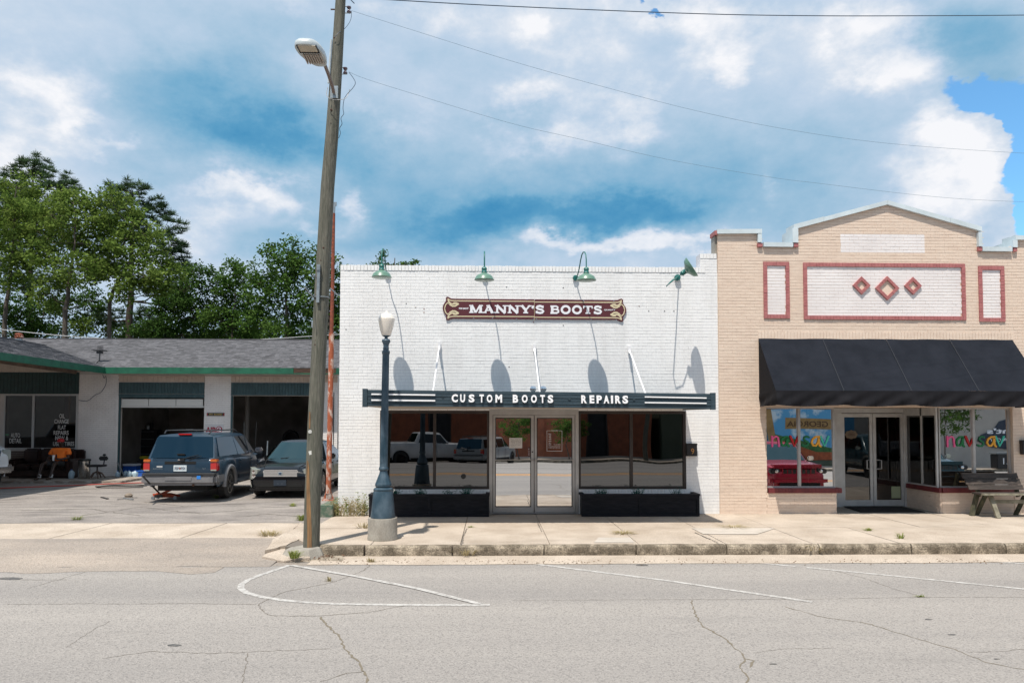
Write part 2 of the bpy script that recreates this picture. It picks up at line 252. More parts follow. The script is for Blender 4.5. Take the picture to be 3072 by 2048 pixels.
# ------------------------------------------------------------------ helpers
def tag(o, label=None, cat=None, group=None, kind=None):
    if label: o['label'] = label
    if cat: o['category'] = cat
    if group: o['group'] = group
    if kind: o['kind'] = kind
    return o
def wloc(o):
    v = Vector((0, 0, 0))
    while o: v += o.location; o = o.parent
    return v
def link(o, parent=None, local=False):
    C.objects.link(o)
    if parent:
        o.parent = parent
        if not local: o.location = -wloc(parent)
    return o
def thing(name, label, cat, loc=(0, 0, 0), rz=0, group=None):
    o = bpy.data.objects.new(name, None); C.objects.link(o); o.location = loc; o.rotation_euler = (0, 0, rz); o.empty_display_size = .2
    return tag(o, label, cat, group)
def copy_tree(o, parent=None):
    c = o.copy(); C.objects.link(c)
    if parent: c.parent = parent
    for ch in list(o.children): copy_tree(ch, c)
    return c
class MB:
    def __init__(s): s.v = []; s.f = []
    def add(s, vs, fs):
        o = len(s.v); s.v += [tuple(x) for x in vs]; s.f += [tuple(i+o for i in f) for f in fs]; return s
    def box(s, x0, x1, y0, y1, z0, z1):
        return s.add([(x, y, z) for z in (z0, z1) for y in (y0, y1) for x in (x0, x1)], [(0, 2, 3, 1), (4, 5, 7, 6), (0, 1, 5, 4), (2, 6, 7, 3), (0, 4, 6, 2), (1, 3, 7, 5)])
    def bar(s, p, q, w, h, up=(0, 0, 1)):
        p = Vector(p); q = Vector(q); d = (q-p).normalized(); u = Vector(up)
        if abs(d.dot(u)) > .98: u = Vector((0, 1, 0))
        a = d.cross(u).normalized()*w/2; b = a.cross(d).normalized()*h/2
        return s.add([p-a-b, p+a-b, p+a+b, p-a+b, q-a-b, q+a-b, q+a+b, q-a+b], [(0, 1, 2, 3)[::-1], (4, 5, 6, 7), (0, 1, 5, 4), (1, 2, 6, 5), (2, 3, 7, 6), (3, 0, 4, 7)])
    def tube(s, pts, r, n=10, caps=True):
        pts = [Vector(p) for p in pts]; m = len(pts)
        rs = [r]*m if isinstance(r, (int, float)) else list(r)
        vs = []; fs = []; ref = None
        for i, p in enumerate(pts):
            d = (pts[min(i+1, m-1)]-pts[max(i-1, 0)])
            d = d.normalized() if d.length > 1e-9 else Vector((0, 0, 1))
            if ref is None: ref = Vector((0, 0, 1)) if abs(d.z) < .9 else Vector((1, 0, 0))
            a = (ref-d*ref.dot(d)).normalized(); ref = a; b = d.cross(a)
            for k in range(n):
                t = 2*math.pi*k/n; vs.append(p+(a*math.cos(t)+b*math.sin(t))*rs[i])
        for i in range(m-1):
            for k in range(n): fs.append((i*n+k, i*n+(k+1) % n, (i+1)*n+(k+1) % n, (i+1)*n+k))
        if caps: fs += [tuple(range(n))[::-1], tuple(range((m-1)*n, m*n))]
        return s.add(vs, fs)
    def lathe(s, prof, c=(0, 0, 0), n=32, axis='z', M_=None, flute=0, fl=None):
        vs = []; fs = []; m = len(prof)
        for i, (r, z) in enumerate(prof):
            for k in range(n):
                t = 2*math.pi*k/n; rr = r*(1-(flute*(abs(math.cos(t*(fl or 8)/2))**6)))
                x, y = rr*math.cos(t), rr*math.sin(t)
                v = Vector((x, y, z)) if axis == 'z' else (Vector((x, z, y)) if axis == 'y' else Vector((z, x, y)))
                if M_: v = M_ @ v
                vs.append(v+Vector(c))
        for i in range(m-1):
            for k in range(n): fs.append((i*n+k, i*n+(k+1) % n, (i+1)*n+(k+1) % n, (i+1)*n+k))
        fs += [tuple(range(n))[::-1], tuple(range((m-1)*n, m*n))]
        return s.add(vs, fs)
    def prism(s, pts, y0, y1):       # outline in x,z extruded along y
        n = len(pts); vs = [(x, y0, z) for x, z in pts]+[(x, y1, z) for x, z in pts]
        return s.add(vs, [tuple(range(n)), tuple(range(n, 2*n))[::-1]]+[(i, i+n, (i+1) % n+n, (i+1) % n) for i in range(n)])
    def prismz(s, pts, z0, z1):
        n = len(pts); vs = [(x, y, z0) for x, y in pts]+[(x, y, z1) for x, y in pts]
        return s.add(vs, [tuple(range(n))[::-1], tuple(range(n, 2*n))]+[(i, (i+1) % n, (i+1) % n+n, i+n) for i in range(n)])
    def quad(s, *p): return s.add(p, [tuple(range(len(p)))])
    def build(s, name, mat, parent=None, local=False, smooth=False, bevel=0, fix=False, jit=0):
        me = bpy.data.meshes.new(name); me.from_pydata(s.v, [], s.f)
        if bevel or fix:
            b = bmesh.new(); b.from_mesh(me)
            bmesh.ops.recalc_face_normals(b, faces=b.faces)
            if bevel: bmesh.ops.bevel(b, geom=b.edges[:], offset=bevel, segments=2, affect='EDGES', clamp_overlap=True)
            b.to_mesh(me); b.free()
        if mat: me.materials.append(mat)
        if smooth:
            me.shade_smooth(); me.set_sharp_from_angle(angle=R(smooth if smooth > 1 else 40))
        me.update(); o = bpy.data.objects.new(name, me)
        return link(o, parent, local)
def B(name, mat, parent, *b, bevel=0, local=False):
    return MB().box(*b).build(name, mat, parent, local, bevel=bevel)
def strc(o): o['kind'] = 'structure'; return o

def text_mesh(s, bold=0.0, depth=.002, spacing=1.0):
    cu = bpy.data.curves.new('lettering', 'FONT'); cu.body = s; cu.extrude = depth; cu.offset = bold; cu.resolution_u = 3; cu.space_character = spacing
    o = bpy.data.objects.new('lettering', cu); me = bpy.data.meshes.new_from_object(o); bpy.data.objects.remove(o); return me
def text(s, x0, x1, z0, z1, Y, mat, parent, name='lettering', bold=0.0, depth=.002, mirror=False, spacing=1.0, face=-1, label=None, M_=None, local=False):
    me = text_mesh(s, bold, .01, spacing); me.name = name
    n = len(me.vertices); a = np.zeros(n*3); me.vertices.foreach_get('co', a); a = a.reshape(-1, 3)
    mn = a.min(0); mxv = a.max(0); q = (a-mn)/np.maximum(mxv-mn, 1e-6)
    if mirror: q[:, 0] = 1-q[:, 0]
    o = np.zeros_like(a); o[:, 0] = x0+q[:, 0]*(x1-x0); o[:, 2] = z0+q[:, 1]*(z1-z0); o[:, 1] = Y+face*q[:, 2]*depth
    if face > 0: o[:, 0] = x1-q[:, 0]*(x1-x0)
    if M_ is not None: o = np.array([tuple(M_ @ Vector(p)) for p in o])
    me.vertices.foreach_set('co', o.reshape(-1)); me.materials.clear(); me.materials.append(mat); me.update()
    ob = bpy.data.objects.new(name, me)
    link(ob, parent, local)
    if label: ob['label'] = label
    return ob
def strokes(lst, x0, z0, sx, sz, Y, w, mat, parent, name, depth=.004, local=False, cap=True):
    """flat lettering from brush strokes; lst = polylines in a unit box (x may exceed 1), each optionally (pts, widthfactor)"""
    mb = MB()
    for k, it in enumerate(lst):
        pts, wf = it if isinstance(it, tuple) else (it, 1)
        pts = [Vector((x0+p[0]*sx, z0+p[1]*sz)) for p in pts]; hw = w*wf/2; L = []; Rr = []; yy = Y-depth-.0004*k
        for i, p in enumerate(pts):
            d = (pts[min(i+1, len(pts)-1)]-pts[max(i-1, 0)]).normalized(); nn = Vector((-d.y, d.x))*hw
            L.append(p+nn); Rr.append(p-nn)
        m = len(pts); vs = [(q.x, yy, q.y) for q in L]+[(q.x, yy, q.y) for q in Rr]
        mb.add(vs, [(i, i+1, m+i+1, m+i) for i in range(m-1)])
        if cap:
            for e, p in enumerate((pts[0], pts[-1])):
                mb.add([(p.x+hw*math.cos(t*math.pi/6), yy-.0002*(e+1), p.y+hw*math.sin(t*math.pi/6)) for t in range(12)], [tuple(range(12))])
    return mb.build(name, mat, parent, local)
def arc(cx, cy, rx, ry, a0, a1, n=14):
    return [(cx+rx*math.cos(R(a0+(a1-a0)*i/n)), cy+ry*math.sin(R(a0+(a1-a0)*i/n))) for i in range(n+1)]

def holed(name, mat, parent, x0, x1, z0, z1, Y, T, holes=(), top=None):
    """wall slab of thickness T (front at Y) with rectangular openings"""
    xs = sorted({x0, x1}|{min(max(h[i], x0), x1) for h in holes for i in (0, 1)}); zs = sorted({z0, z1}|{min(max(h[i], z0), z1) for h in holes for i in (2, 3)})
    mb = MB(); cell = {}
    for i in range(len(xs)-1):
        for j in range(len(zs)-1):
            cx, cz = (xs[i]+xs[i+1])/2, (zs[j]+zs[j+1])/2
            cell[i, j] = not any(h[0] < cx < h[1] and h[2] < cz < h[3] for h in holes)
    ni, nj = len(xs)-1, len(zs)-1
    for (i, j), ok in cell.items():
        if not ok: continue
        a, b, c, d = xs[i], xs[i+1], zs[j], zs[j+1]
        mb.quad((a, Y, c), (b, Y, c), (b, Y, d), (a, Y, d)); mb.quad((b, Y+T, c), (a, Y+T, c), (a, Y+T, d), (b, Y+T, d))
        if not cell.get((i-1, j)): mb.quad((a, Y+T, c), (a, Y, c), (a, Y, d), (a, Y+T, d))
        if not cell.get((i+1, j)): mb.quad((b, Y, c), (b, Y+T, c), (b, Y+T, d), (b, Y, d))
        if not cell.get((i, j-1)): mb.quad((a, Y+T, c), (b, Y+T, c), (b, Y, c), (a, Y, c))
        if not cell.get((i, j+1)): mb.quad((a, Y, d), (b, Y, d), (b, Y+T, d), (a, Y+T, d))
    return mb.build(name, mat, parent)
_bm = {}
def bricks(parent, mat, x0, x1, z0, z1, Y, holes=(), zmax=None, n_ind=0, L=.2, H=.0667, J=.007, D=.0042, near=(0, 2), seed=1, mat_o=None):
    """courses of bricks standing D proud of the plane Y (towards the street)"""
    r = random.Random(seed); full = []; mb = MB(); rows = max(1, round((z1-z0)/H)); H = (z1-z0)/rows
    for k in range(rows):
        za, zb = z0+k*H+J*.5, z0+(k+1)*H-J*.5; zc = (za+zb)/2
        segs = [(x0, x1)]
        for h in holes:
            if h[2] < zc < h[3]:
                ns = []
                for a, b in segs:
                    if h[0] > a: ns.append((a, min(b, h[0])))
                    if h[1] < b: ns.append((max(a, h[1]), b))
                segs = [s_ for s_ in ns if s_[1]-s_[0] > .02]
        off = (k % 2)*L*.5+r.uniform(-.012, .012)
        for a, b in segs:
            i0 = math.floor((a-x0-off)/L)
            x = x0+off+i0*L
            while x < b:
                xa, xb = max(x+J*.25, a), min(x+L-J*.25, b); x += L
                if xb-xa < .03: continue
                d = D+r.uniform(-.002, .002)
                if zmax:
                    ta, tb = min(zb, zmax(xa)), min(zb, zmax(xb))
                    if ta < za+.01 and tb < za+.01: continue
                    ta, tb = max(ta, za+.004), max(tb, za+.004)
                else: ta = tb = zb
                if n_ind and abs(xb-xa-(L-.5*J)) < 1e-4 and ta == zb and tb == zb: full.append((xa, za, d))
                else:
                    o = len(mb.v); mb.v += [(xa, Y, za), (xb, Y, za), (xb, Y, tb), (xa, Y, ta), (xa, Y-d, za), (xb, Y-d, za), (xb, Y-d, tb), (xa, Y-d, ta)]
                    mb.f += [(o+4, o+5, o+6, o+7), (o, o+1, o+5, o+4), (o+1, o+2, o+6, o+5), (o+2, o+3, o+7, o+6), (o+3, o, o+4, o+7)]
    full.sort(key=lambda f: (f[0]-near[0])**2+(f[1]-near[1])**2)
    w, h = L-.5*J, H-J; key = (round(w, 4), round(h, 4), mat.name)
    if n_ind and key not in _bm:
        _bm[key] = MB().box(0, w, -.5, 0, 0, h)
        me = bpy.data.meshes.new('brick'); me.from_pydata(_bm[key].v, [], _bm[key].f); me.materials.append(mat); _bm[key] = me
    pl = wloc(parent)
    for i, (xa, za, d) in enumerate(full):
        if i < n_ind:
            o = bpy.data.objects.new('brick', _bm[key]); o.scale = (1, d*2, 1); C.objects.link(o); o.parent = parent; o.location = Vector((xa, Y, za))-pl
        else:
            xb, zb = xa+w, za+h; q = len(mb.v); mb.v += [(xa, Y, za), (xb, Y, za), (xb, Y, zb), (xa, Y, zb), (xa, Y-d, za), (xb, Y-d, za), (xb, Y-d, zb), (xa, Y-d, zb)]
            mb.f += [(q+4, q+5, q+6, q+7), (q, q+1, q+5, q+4), (q+1, q+2, q+6, q+5), (q+2, q+3, q+7, q+6), (q+3, q, q+4, q+7)]
    if mb.v: return tag(mb.build('brick_courses', mat_o or mat, parent), kind='stuff')
YF = 15.7
ZR = -.17
def px(u, Y=YF, v=1268): return P(u, v, Y).x
def pz(v, Y=YF, u=1500): return P(u, v, Y).z
# ------------------------------------------------------------------ ground, road, pavement
earth = M('dry grassy earth', (.10, .09, .045), .95, c2=(.06, .075, .03), scale=.5, bump=.5, bscale=8)
def asphalt(name, base, dark, stain, sc=.35, light=.35, patch=.35, pst=(1, 1, 1), bst=(.5, 1.6, 1)):
    m = bpy.data.materials.new(name); m.use_nodes = True; t = m.node_tree; n = t.nodes; L = t.links; b = n['Principled BSDF']; b.inputs['Roughness'].default_value = .88
    g = n.new('ShaderNodeNewGeometry')
    def nz(s, d, st=(1, 1, 1)):
        mp = n.new('ShaderNodeMapping'); mp.inputs['Scale'].default_value = st; L.new(g.outputs['Position'], mp.inputs[0])
        x = n.new('ShaderNodeTexNoise'); x.inputs['Scale'].default_value = s; x.inputs['Detail'].default_value = d; x.inputs['Roughness'].default_value = .6; L.new(mp.outputs[0], x.inputs['Vector']); return x.outputs[0]
    def rg(i, lo, hi, a=0, c=1):
        q = n.new('ShaderNodeMapRange'); q.inputs[1].default_value = lo; q.inputs[2].default_value = hi; q.inputs[3].default_value = a; q.inputs[4].default_value = c; L.new(i, q.inputs[0]); return q.outputs[0]
    def mix(f, a, c):
        q = n.new('ShaderNodeMix'); q.data_type = 'RGBA'; L.new(f, q.inputs[0])
        for s_, v_ in ((6, a), (7, c)):
            if isinstance(v_, tuple): q.inputs[s_].default_value = v_+(1,)
            else: L.new(v_, q.inputs[s_])
        return q.outputs[2]
    c1 = mix(rg(nz(sc, 7, bst), .34, .66), base, stain)
    v = n.new('ShaderNodeTexVoronoi'); v.inputs['Scale'].default_value = 75; L.new(g.outputs['Position'], v.inputs['Vector'])
    w = n.new('ShaderNodeSeparateColor'); L.new(v.outputs['Color'], w.inputs[0])
    c2 = mix(rg(w.outputs[0], .80, .97, 0, light), c1, (.44, .41, .38))
    c3 = mix(rg(w.outputs[1], .55, .95, 0, .6), c2, dark)
    c4 = mix(rg(nz(1.1, 7, pst), .62-.14*(patch > .4), .74, 0, patch), c3, dark)
    L.new(c4, b.inputs['Base Color'])
    bp = n.new('ShaderNodeBump'); bp.inputs['Strength'].default_value = .7; bp.inputs['Distance'].default_value = .008; L.new(v.outputs['Distance'], bp.inputs['Height']); L.new(bp.outputs[0], b.inputs['Normal'])
    return m
road_m = asphalt('sun bleached asphalt', (.245, .228, .216), (.14, .13, .125), (.345, .318, .292), pst=(.25, 1.6, 1), bst=(.07, 1.3, 1))
lot_m = asphalt('old forecourt asphalt', (.225, .20, .185), (.09, .08, .075), (.33, .295, .265), sc=.9, patch=.75, pst=(.8, 2.4, 1))
apron_m = asphalt('sandy apron asphalt', (.24, .21, .185), (.13, .115, .10), (.40, .335, .28), sc=.45)
line_m = M('worn white road paint', (.47, .455, .435), .7, c2=(.28, .262, .246), scale=16, lo=.42, hi=.66, fine=.15, bscale=80)
yellow_m = M('yellow road paint', (.80, .34, .02), .7, c2=(.4, .22, .05), scale=9, lo=.5, hi=.7)
crack_m = M('crack dirt', (.155, .135, .115), .95)
crack_l = M('sandy crack', (.16, .135, .10), .95)
strc(B('ground', earth, None, -900, 900, -700, 1200, -1.4, -.80))
def sheet(name, mat, x0, x1, ys, zs, nx, jit=0.0, seed=2, jl=0.0):
    r = random.Random(seed); vs = []; fs = []; ny = len(ys)
    for j, (y, z) in enumerate(zip(ys, zs)):
        for i in range(nx+1):
            e = jit*(math.sin(i*.9)+math.sin(i*.37+2)+r.uniform(-1, 1)) if j in (0, ny-1) else 0
            x = x0+(x1-x0)*i/nx
            if i == nx and jl: x += r.uniform(-jl, jl)
            vs.append((x, y+e, z))
    for j in range(ny-1):
        for i in range(nx): a = j*(nx+1)+i; fs.append((a, a+1, a+nx+2, a+nx+1))
    return strc(MB().add(vs, fs).build(name, mat))
sheet('road', road_m, -90, 90, [-6.3, 11.12], [ZR, ZR], 2)
sheet('driveway', apron_m, -30, -3.25, [10.95, 11.6, 12.2, 12.78], [ZR+.004, -.135, -.075, -.035], 90, .02, 3)
sheet('forecourt', lot_m, -34, -3.30, [14.45, 15.5, 18, 27.2], [-.004, 0, 0, 0], 60, .02, 5)
so_ = sheet('road_side_patch', apron_m, -30, -3.9, [10.55, 10.98], [ZR+.003, ZR+.006], 90, .06, 9)
gut = sheet('gutter', conc, -2.75, 40, [11.03, 11.35, 11.72], [ZR+.006, ZR-.0+.008, ZR+.012], 120, .015, 8)
# concrete strip across the drive
strip = strc(thing('pavement_strip', 'sandy concrete pavement strip crossing the garage forecourt entrance', None, (-12, 13.6, 0)))
xx = -3.42; k_ = 0
while xx > -30:
    w = rnd.uniform(1.9, 2.5) if k_ else 1.95
    j = lambda a=.05: rnd.uniform(-a, a)
    MB().add([(xx-w+.01, 12.66+j(), -.05), (xx-.01, 12.66+j(), -.05), (xx-.01+.25, 14.56+j(.03), -.004), (xx-w+.01+.25, 14.56+j(.03), -.004), (xx-w+.01, 12.66, -.2), (xx-.01, 12.66, -.2), (xx+.24, 14.56, -.2), (xx-w+.26, 14.56, -.2)],
             [(0, 1, 2, 3), (0, 4, 5, 1), (1, 5, 6, 2), (2, 6, 7, 3), (3, 7, 4, 0)]).build('slab', conc, strip)
    xx -= w; k_ += 1
pave = strc(thing('pavement', 'sandy concrete pavement in front of the shops', None, (6, 13.7, 0)))
JX = [-3.30, -1.93, -.5, .93, 2.36, 3.78, 5.2, 6.63, 8.05, 9.48, 10.9, 12.3, 13.75, 15.2, 16.6, 18, 20, 22, 24, 26, 28, 30]
for i in range(len(JX)-1):
    for (ya, yb) in ((11.80, 13.64), (13.64, 15.70)):
        a, b = JX[i]+.006, JX[i+1]-.006; h = rnd.uniform(-.004, .003); t1 = rnd.uniform(-.004, .004)
        if i == 0 and ya < 12:      # corner slab, cut round
            pts = [(-2.66, 11.80), (b, 11.80), (b, yb-.005), (-3.3, yb-.005), (-3.3, 12.75), (-3.18, 12.3), (-2.95, 11.95)]
            MB().prismz(pts, -.2, 0).build('slab', conc, pave, fix=True); continue
        o = MB().add([(a, ya+.004, -.2), (b, ya+.004, -.2), (b, yb-.006, -.2), (a, yb-.006, -.2), (a, ya+.004, h), (b, ya+.004, h+t1), (b, yb-.006, t1), (a, yb-.006, 0)],
                 [(0, 1, 5, 4), (1, 2, 6, 5), (2, 3, 7, 6), (3, 0, 4, 7), (4, 5, 6, 7)]).build('slab', conc, pave)
strc(B('pavement_bed', crack_m, None, -3.28, 40, 11.83, 15.72, -.23, -.03))
kerb = strc(thing('kerb', 'stained pebbly concrete kerb along the pavement', None, (6, 11.75, ZR)))
def kerbpiece(path):
    prof = [(.0, -.24), (.0, -.06), (.006, -.03), (.022, -.008), (.05, .002), (.11, .002), (.11, -.24)]
    mb = MB(); n = len(prof); m = len(path); vs = []
    for i, p in enumerate(path):
        d = (Vector(path[min(i+1, m-1)])-Vector(path[max(i-1, 0)])).normalized(); nn = Vector((-d.y, d.x))
        for o, z in prof: vs.append((p[0]+nn.x*o+rnd.uniform(-.004, .004), p[1]+nn.y*o+rnd.uniform(-.004, .004), z+rnd.uniform(-.004, .004)))
    fs = [(i*n+k, (i+1)*n+k, (i+1)*n+k+1, i*n+k+1) for i in range(m-1) for k in range(n-1)]+[tuple(range(n)), tuple(range((m-1)*n, m*n))[::-1]]
    mb.add(vs, fs); mb.build('kerb_stone', kerb_m, kerb)
kx = [-2.0, -.62, .83, 2.3, 3.75, 5.25, 6.75, 8.3, 9.9, 11.5, 13.2, 14.9, 16.6, 19, 22, 26]
kerbpiece([(-3.0, 12.05), (-2.86, 11.87), (-2.7, 11.76), (-2.5, 11.705), (-2.3, 11.70), (-2.02, 11.70)])
for a, b in zip(kx, kx[1:]): kerbpiece([(a+.008+(b-a-.02)*i/8, 11.70) for i in range(9)])
# broken flare beside the pole
fl = strc(thing('broken_flare', 'cracked concrete kerb flare sloping down beside the wooden pole', None, (-3.5, 12, ZR)))
def wedge(pts, nx, seed):
    """slab with a rough top through the given corners (photo pixel and level)"""
    c_ = [G(u, v, z) for u, v, z in pts]; q = random.Random(seed); ring = []
    for a, b in zip(c_, c_[1:]+c_[:1]):
        for k in range(nx): ring.append(a.lerp(b, k/nx)+Vector((q.uniform(-.018, .018), q.uniform(-.018, .018), q.uniform(-.006, .006))))
    m = sum(ring, Vector())/len(ring); n = len(ring); vs = ring+[m+(p-m)*.55+Vector((0, 0, .012+q.uniform(-.006, .006))) for p in ring]+[Vector((p.x, p.y, -.3)) for p in ring]
    fs = [(k, (k+1) % n, n+(k+1) % n, n+k) for k in range(n)]+[tuple(range(n, 2*n))]+[(2*n+k, 2*n+(k+1) % n, (k+1) % n, k) for k in range(n)]
    MB().add(vs, fs).build('slab', conc, fl, fix=True)
wedge([(797, 1650, -.05), (858, 1634, -.03), (918, 1604, .0), (925, 1580, .012), (900, 1566, .012), (862, 1590, .005), (820, 1618, -.01)], 4, 1)
wedge([(782, 1668, -.11), (848, 1640, -.085), (880, 1612, -.04), (938, 1600, -.01), (930, 1672, -.12), (850, 1682, -.14)], 4, 2)
strc(B('drive_edge', apron_m, None, -9, -2.35, 10.99, 11.84, -.4, ZR+.002))
dirt = M('gutter dirt', (.20, .165, .125), .95, c2=(.34, .29, .23), scale=7, lo=.4, hi=.6, bump=.9, bscale=40, fine=.3)
MB().add([G(u, v, z) for u, v, z in ((770, 1684, ZR+.006), (1030, 1684, ZR+.006), (1030, 1656, -.14), (960, 1640, -.12), (860, 1655, -.14), (780, 1668, -.155))], [tuple(range(6))]).build('dirt', dirt)['kind'] = 'structure'
q_ = random.Random(8); mb = MB()
for k in range(120):
    p = G(q_.gauss(968, 22), q_.gauss(1664, 8), -.135); e = Vector((q_.uniform(-1, 1), q_.uniform(-1, 1), q_.uniform(0, .8))).normalized()*q_.uniform(.012, .035); f = Vector((q_.uniform(-1, 1), q_.uniform(-1, 1), .4)).normalized()*.012
    mb.add([p-e, p-f, p+e, p+f], [(0, 1, 2, 3)])
mb.build('dry_leaves', M('brown dry leaves', (.17, .085, .045), .9, c2=(.09, .055, .035), scale=20))['kind'] = 'stuff'
mb = MB(); pts = [(-3.32+.0, 11.55), (-3.1, 11.38), (-2.78, 11.4), (-2.6, 11.6), (-2.62, 11.85), (-2.8, 12.0), (-3.1, 12.0), (-3.3, 11.85)]
n = len(pts); vs = [(x, y, -.2) for x, y in pts]+[(-2.93+(x+2.93)*.72, 11.72+(y-11.72)*.72, -.03+rnd.uniform(-.02, .02)) for x, y in pts]
mb.add(vs, [tuple(range(n, 2*n))]+[(i, (i+1) % n, (i+1) % n+n, i+n) for i in range(n)])
strc(mb.build('pole_footing', conc_g, fix=True))
# patches in the pavement
for nm_, m_, q in (('pavement_patch', conc_pale, [(1795, 1611), (1890, 1611), (1903, 1626), (1782, 1626)]), ('utility_cover', conc_pale, [(2075, 1583), (2325, 1583), (2300, 1592), (2270, 1601), (2110, 1601)])):
    pts = [G(u, v, .006) for u, v in q]; MBx = MB().add([tuple(p) for p in pts], [tuple(range(len(pts)))]); strc(MBx.build(nm_, m_))
def ribbon(name, mat, pts, w, z, jit=0.0, kind='structure', sub=None, seed=1):
    r = random.Random(seed); pts = [G(u, v, z) for u, v in pts]
    dense = []
    for a, b in zip(pts, pts[1:]):
        n = max(1, int((b-a).length/(sub or .15)))
        for i in range(n): dense.append(a.lerp(b, i/n)+Vector((r.uniform(-jit, jit), r.uniform(-jit, jit), 0)))
    dense.append(pts[-1]); m = len(dense); vs = []
    for i, p in enumerate(dense):
        d = (dense[min(i+1, m-1)]-dense[max(i-1, 0)]).normalized(); nn = Vector((-d.y, d.x, 0))
        ww = w/2*(r.uniform(.35, 1.5) if jit else r.uniform(.93, 1.05)); vs += [p+nn*ww, p-nn*ww]
    o = MB().add(vs, [(2*i, 2*i+1, 2*i+3, 2*i+2) for i in range(m-1)]).build(name, mat); o['kind'] = kind; return o
zl = ZR+.004
ribbon('painted_line', line_m, [(868, 1694), (830, 1707), (780, 1724), (745, 1738), (724, 1752), (722, 1764), (740, 1777), (790, 1790), (850, 1799), (930, 1806), (1010, 1810), (1200, 1813), (1470, 1813)], .085, zl)
ribbon('painted_line', line_m, [(873, 1694), (1060, 1726), (1250, 1763), (1440, 1810)], .085, zl+.004)
ribbon('painted_line', line_m, [(1562, 1685), (2000, 1740), (2437, 1804)], .085, zl)
ribbon('painted_line', line_m, [(2215, 1681), (2390, 1698)], .085, zl); ribbon('painted_line', line_m, [(2420, 1701), (2640, 1722), (3150, 1773)], .085, zl)
ribbon('painted_line', line_m, [(2880, 1678), (3250, 1699)], .085, zl)
for k_, (ya, yb) in enumerate(((.95, 1.16), (1.6, 1.81))): strc(B('yellow_centre_line', yellow_m, None, -80, 80, ya, yb, ZR-.001, ZR+.004))
strc(B('painted_line', line_m, None, -80, 80, -3.6, -3.48, ZR-.001, ZR+.004))
CR = [([(960, 1850), (985, 1880), (1020, 1910), (1035, 1945), (1075, 1985), (1096, 2020), (1100, 2060)], .016), ([(1095, 2012), (1040, 2018), (1000, 2030), (960, 2042)], .009),
      ([(300, 1975), (380, 1962), (450, 1953), (560, 1955), (640, 1959), (760, 1954), (990, 1944)], .007), ([(745, 1957), (735, 2000), (725, 2048)], .006),
      ([(1115, 1690), (1090, 1710), (1050, 1726), (1000, 1745), (900, 1765), (850, 1775), (810, 1794), (775, 1812), (800, 1842), (830, 1846), (960, 1846), (1100, 1836), (1230, 1812)], .011),
      ([(20, 1812), (200, 1810), (420, 1810), (600, 1809), (770, 1812)], .007), ([(2075, 1800), (2083, 1835), (2105, 1875), (2170, 1910), (2215, 1950), (2235, 1975), (2260, 1980), (2250, 2000)], .014),
      ([(2235, 1975), (2222, 2000), (2240, 2025), (2240, 2060)], .014), ([(2360, 1820), (2470, 1850), (2600, 1868), (2720, 1905), (2860, 1945), (2960, 1985), (3100, 2012)], .012), ([(2905, 1955), (3000, 1952), (3080, 1945)], .006),
      ([(2480, 1705), (2600, 1735), (2680, 1765), (2750, 1783)], .007), ([(1540, 1800), (1900, 1797), (2200, 1797), (2500, 1795), (2800, 1790), (3080, 1790)], .006), ([(2260, 1957), (2350, 1945), (2500, 1943)], .005),
      ([(80, 1765), (200, 1730), (300, 1702)], .006), ([(200, 1940), (260, 1900), (330, 1860)], .005), ([(0, 1735), (90, 1738), (200, 1738)], .012)]
for i, (p_, w_) in enumerate(CR): ribbon('road_crack', crack_l if i in (0, 6, 7, 8) else crack_m, p_, w_*1.15, ZR+.002, jit=.014, sub=.05, seed=i)
for (u, v, w_, h_) in ((523, 1934, 50, 8), (2855, 1902, 28, 4), (2990, 1975, 24, 4), (1925, 1694, 48, 5), (2320, 1990, 30, 4), (2785, 1856, 26, 4), (30, 1734, 90, 9)):
    pts = [G(u+w_/2*math.cos(t)*rnd.uniform(.7, 1), v+h_/2*math.sin(t)*rnd.uniform(.7, 1), ZR+.0025) for t in [i*math.pi/7 for i in range(14)]]
    strc(MB().add(pts, [tuple(range(14))]).build('tar_spot', M('tar spot', (.06, .06, .062), .8, c2=(.14, .13, .12), scale=20)))
# cracks in the pavement and forecourt
for i, p_ in enumerate(([(1385, 1634), (1390, 1610), (1400, 1585)], [(1640, 1632), (1628, 1600), (1612, 1565)], [(2160, 1632), (2140, 1620), (2085, 1596)])):
    ribbon('pavement_crack', crack_m, p_, .022, .004, jit=.012, sub=.05, seed=i+30)
for i, p_ in enumerate(([(0, 1500), (150, 1488), (300, 1470)], [(250, 1545), (420, 1520), (600, 1540), (760, 1525)], [(60, 1530), (260, 1525), (420, 1545)], [(700, 1552), (800, 1540), (900, 1548)], [(430, 1505), (560, 1518), (680, 1512), (900, 1500)])):
    ribbon('forecourt_crack', crack_m, p_, .03, .004, jit=.05, sub=.12, seed=i+50)

# ------------------------------------------------------------------ weeds
def tuft(name, label, p, r, h, n, mat, cat='weed', seed=0, flat=.9):
    q = random.Random(seed); mb = MB(); root = Vector(p)
    for i in range(n):
        a = q.uniform(0, 6.28); d = q.uniform(0, r)*.6; b = root+Vector((math.cos(a)*d, math.sin(a)*d, -.005)); out = Vector((math.cos(a), math.sin(a)*.8, 0))*q.uniform(.1, 1)*r; hh = h*q.uniform(.35, 1)
        w = q.uniform(.003, .008); s = Vector((-math.sin(a), math.cos(a), 0))*w; m1 = b+out*.5+Vector((0, 0, hh*.75)); tp = b+out*1.1+Vector((0, 0, hh*q.uniform(.6, 1)))
        mb.add([b-s, b+s, m1+s*.8, m1-s*.8, tp], [(0, 1, 2, 3), (3, 2, 4)])
    return tag(mb.build(name, mat), label, cat)
tuft('weed', 'dry green weed growing along the kerb face below the tan shop window', G(2437, 1650, -.12), .3, .16, 160, weed_dry, seed=1)
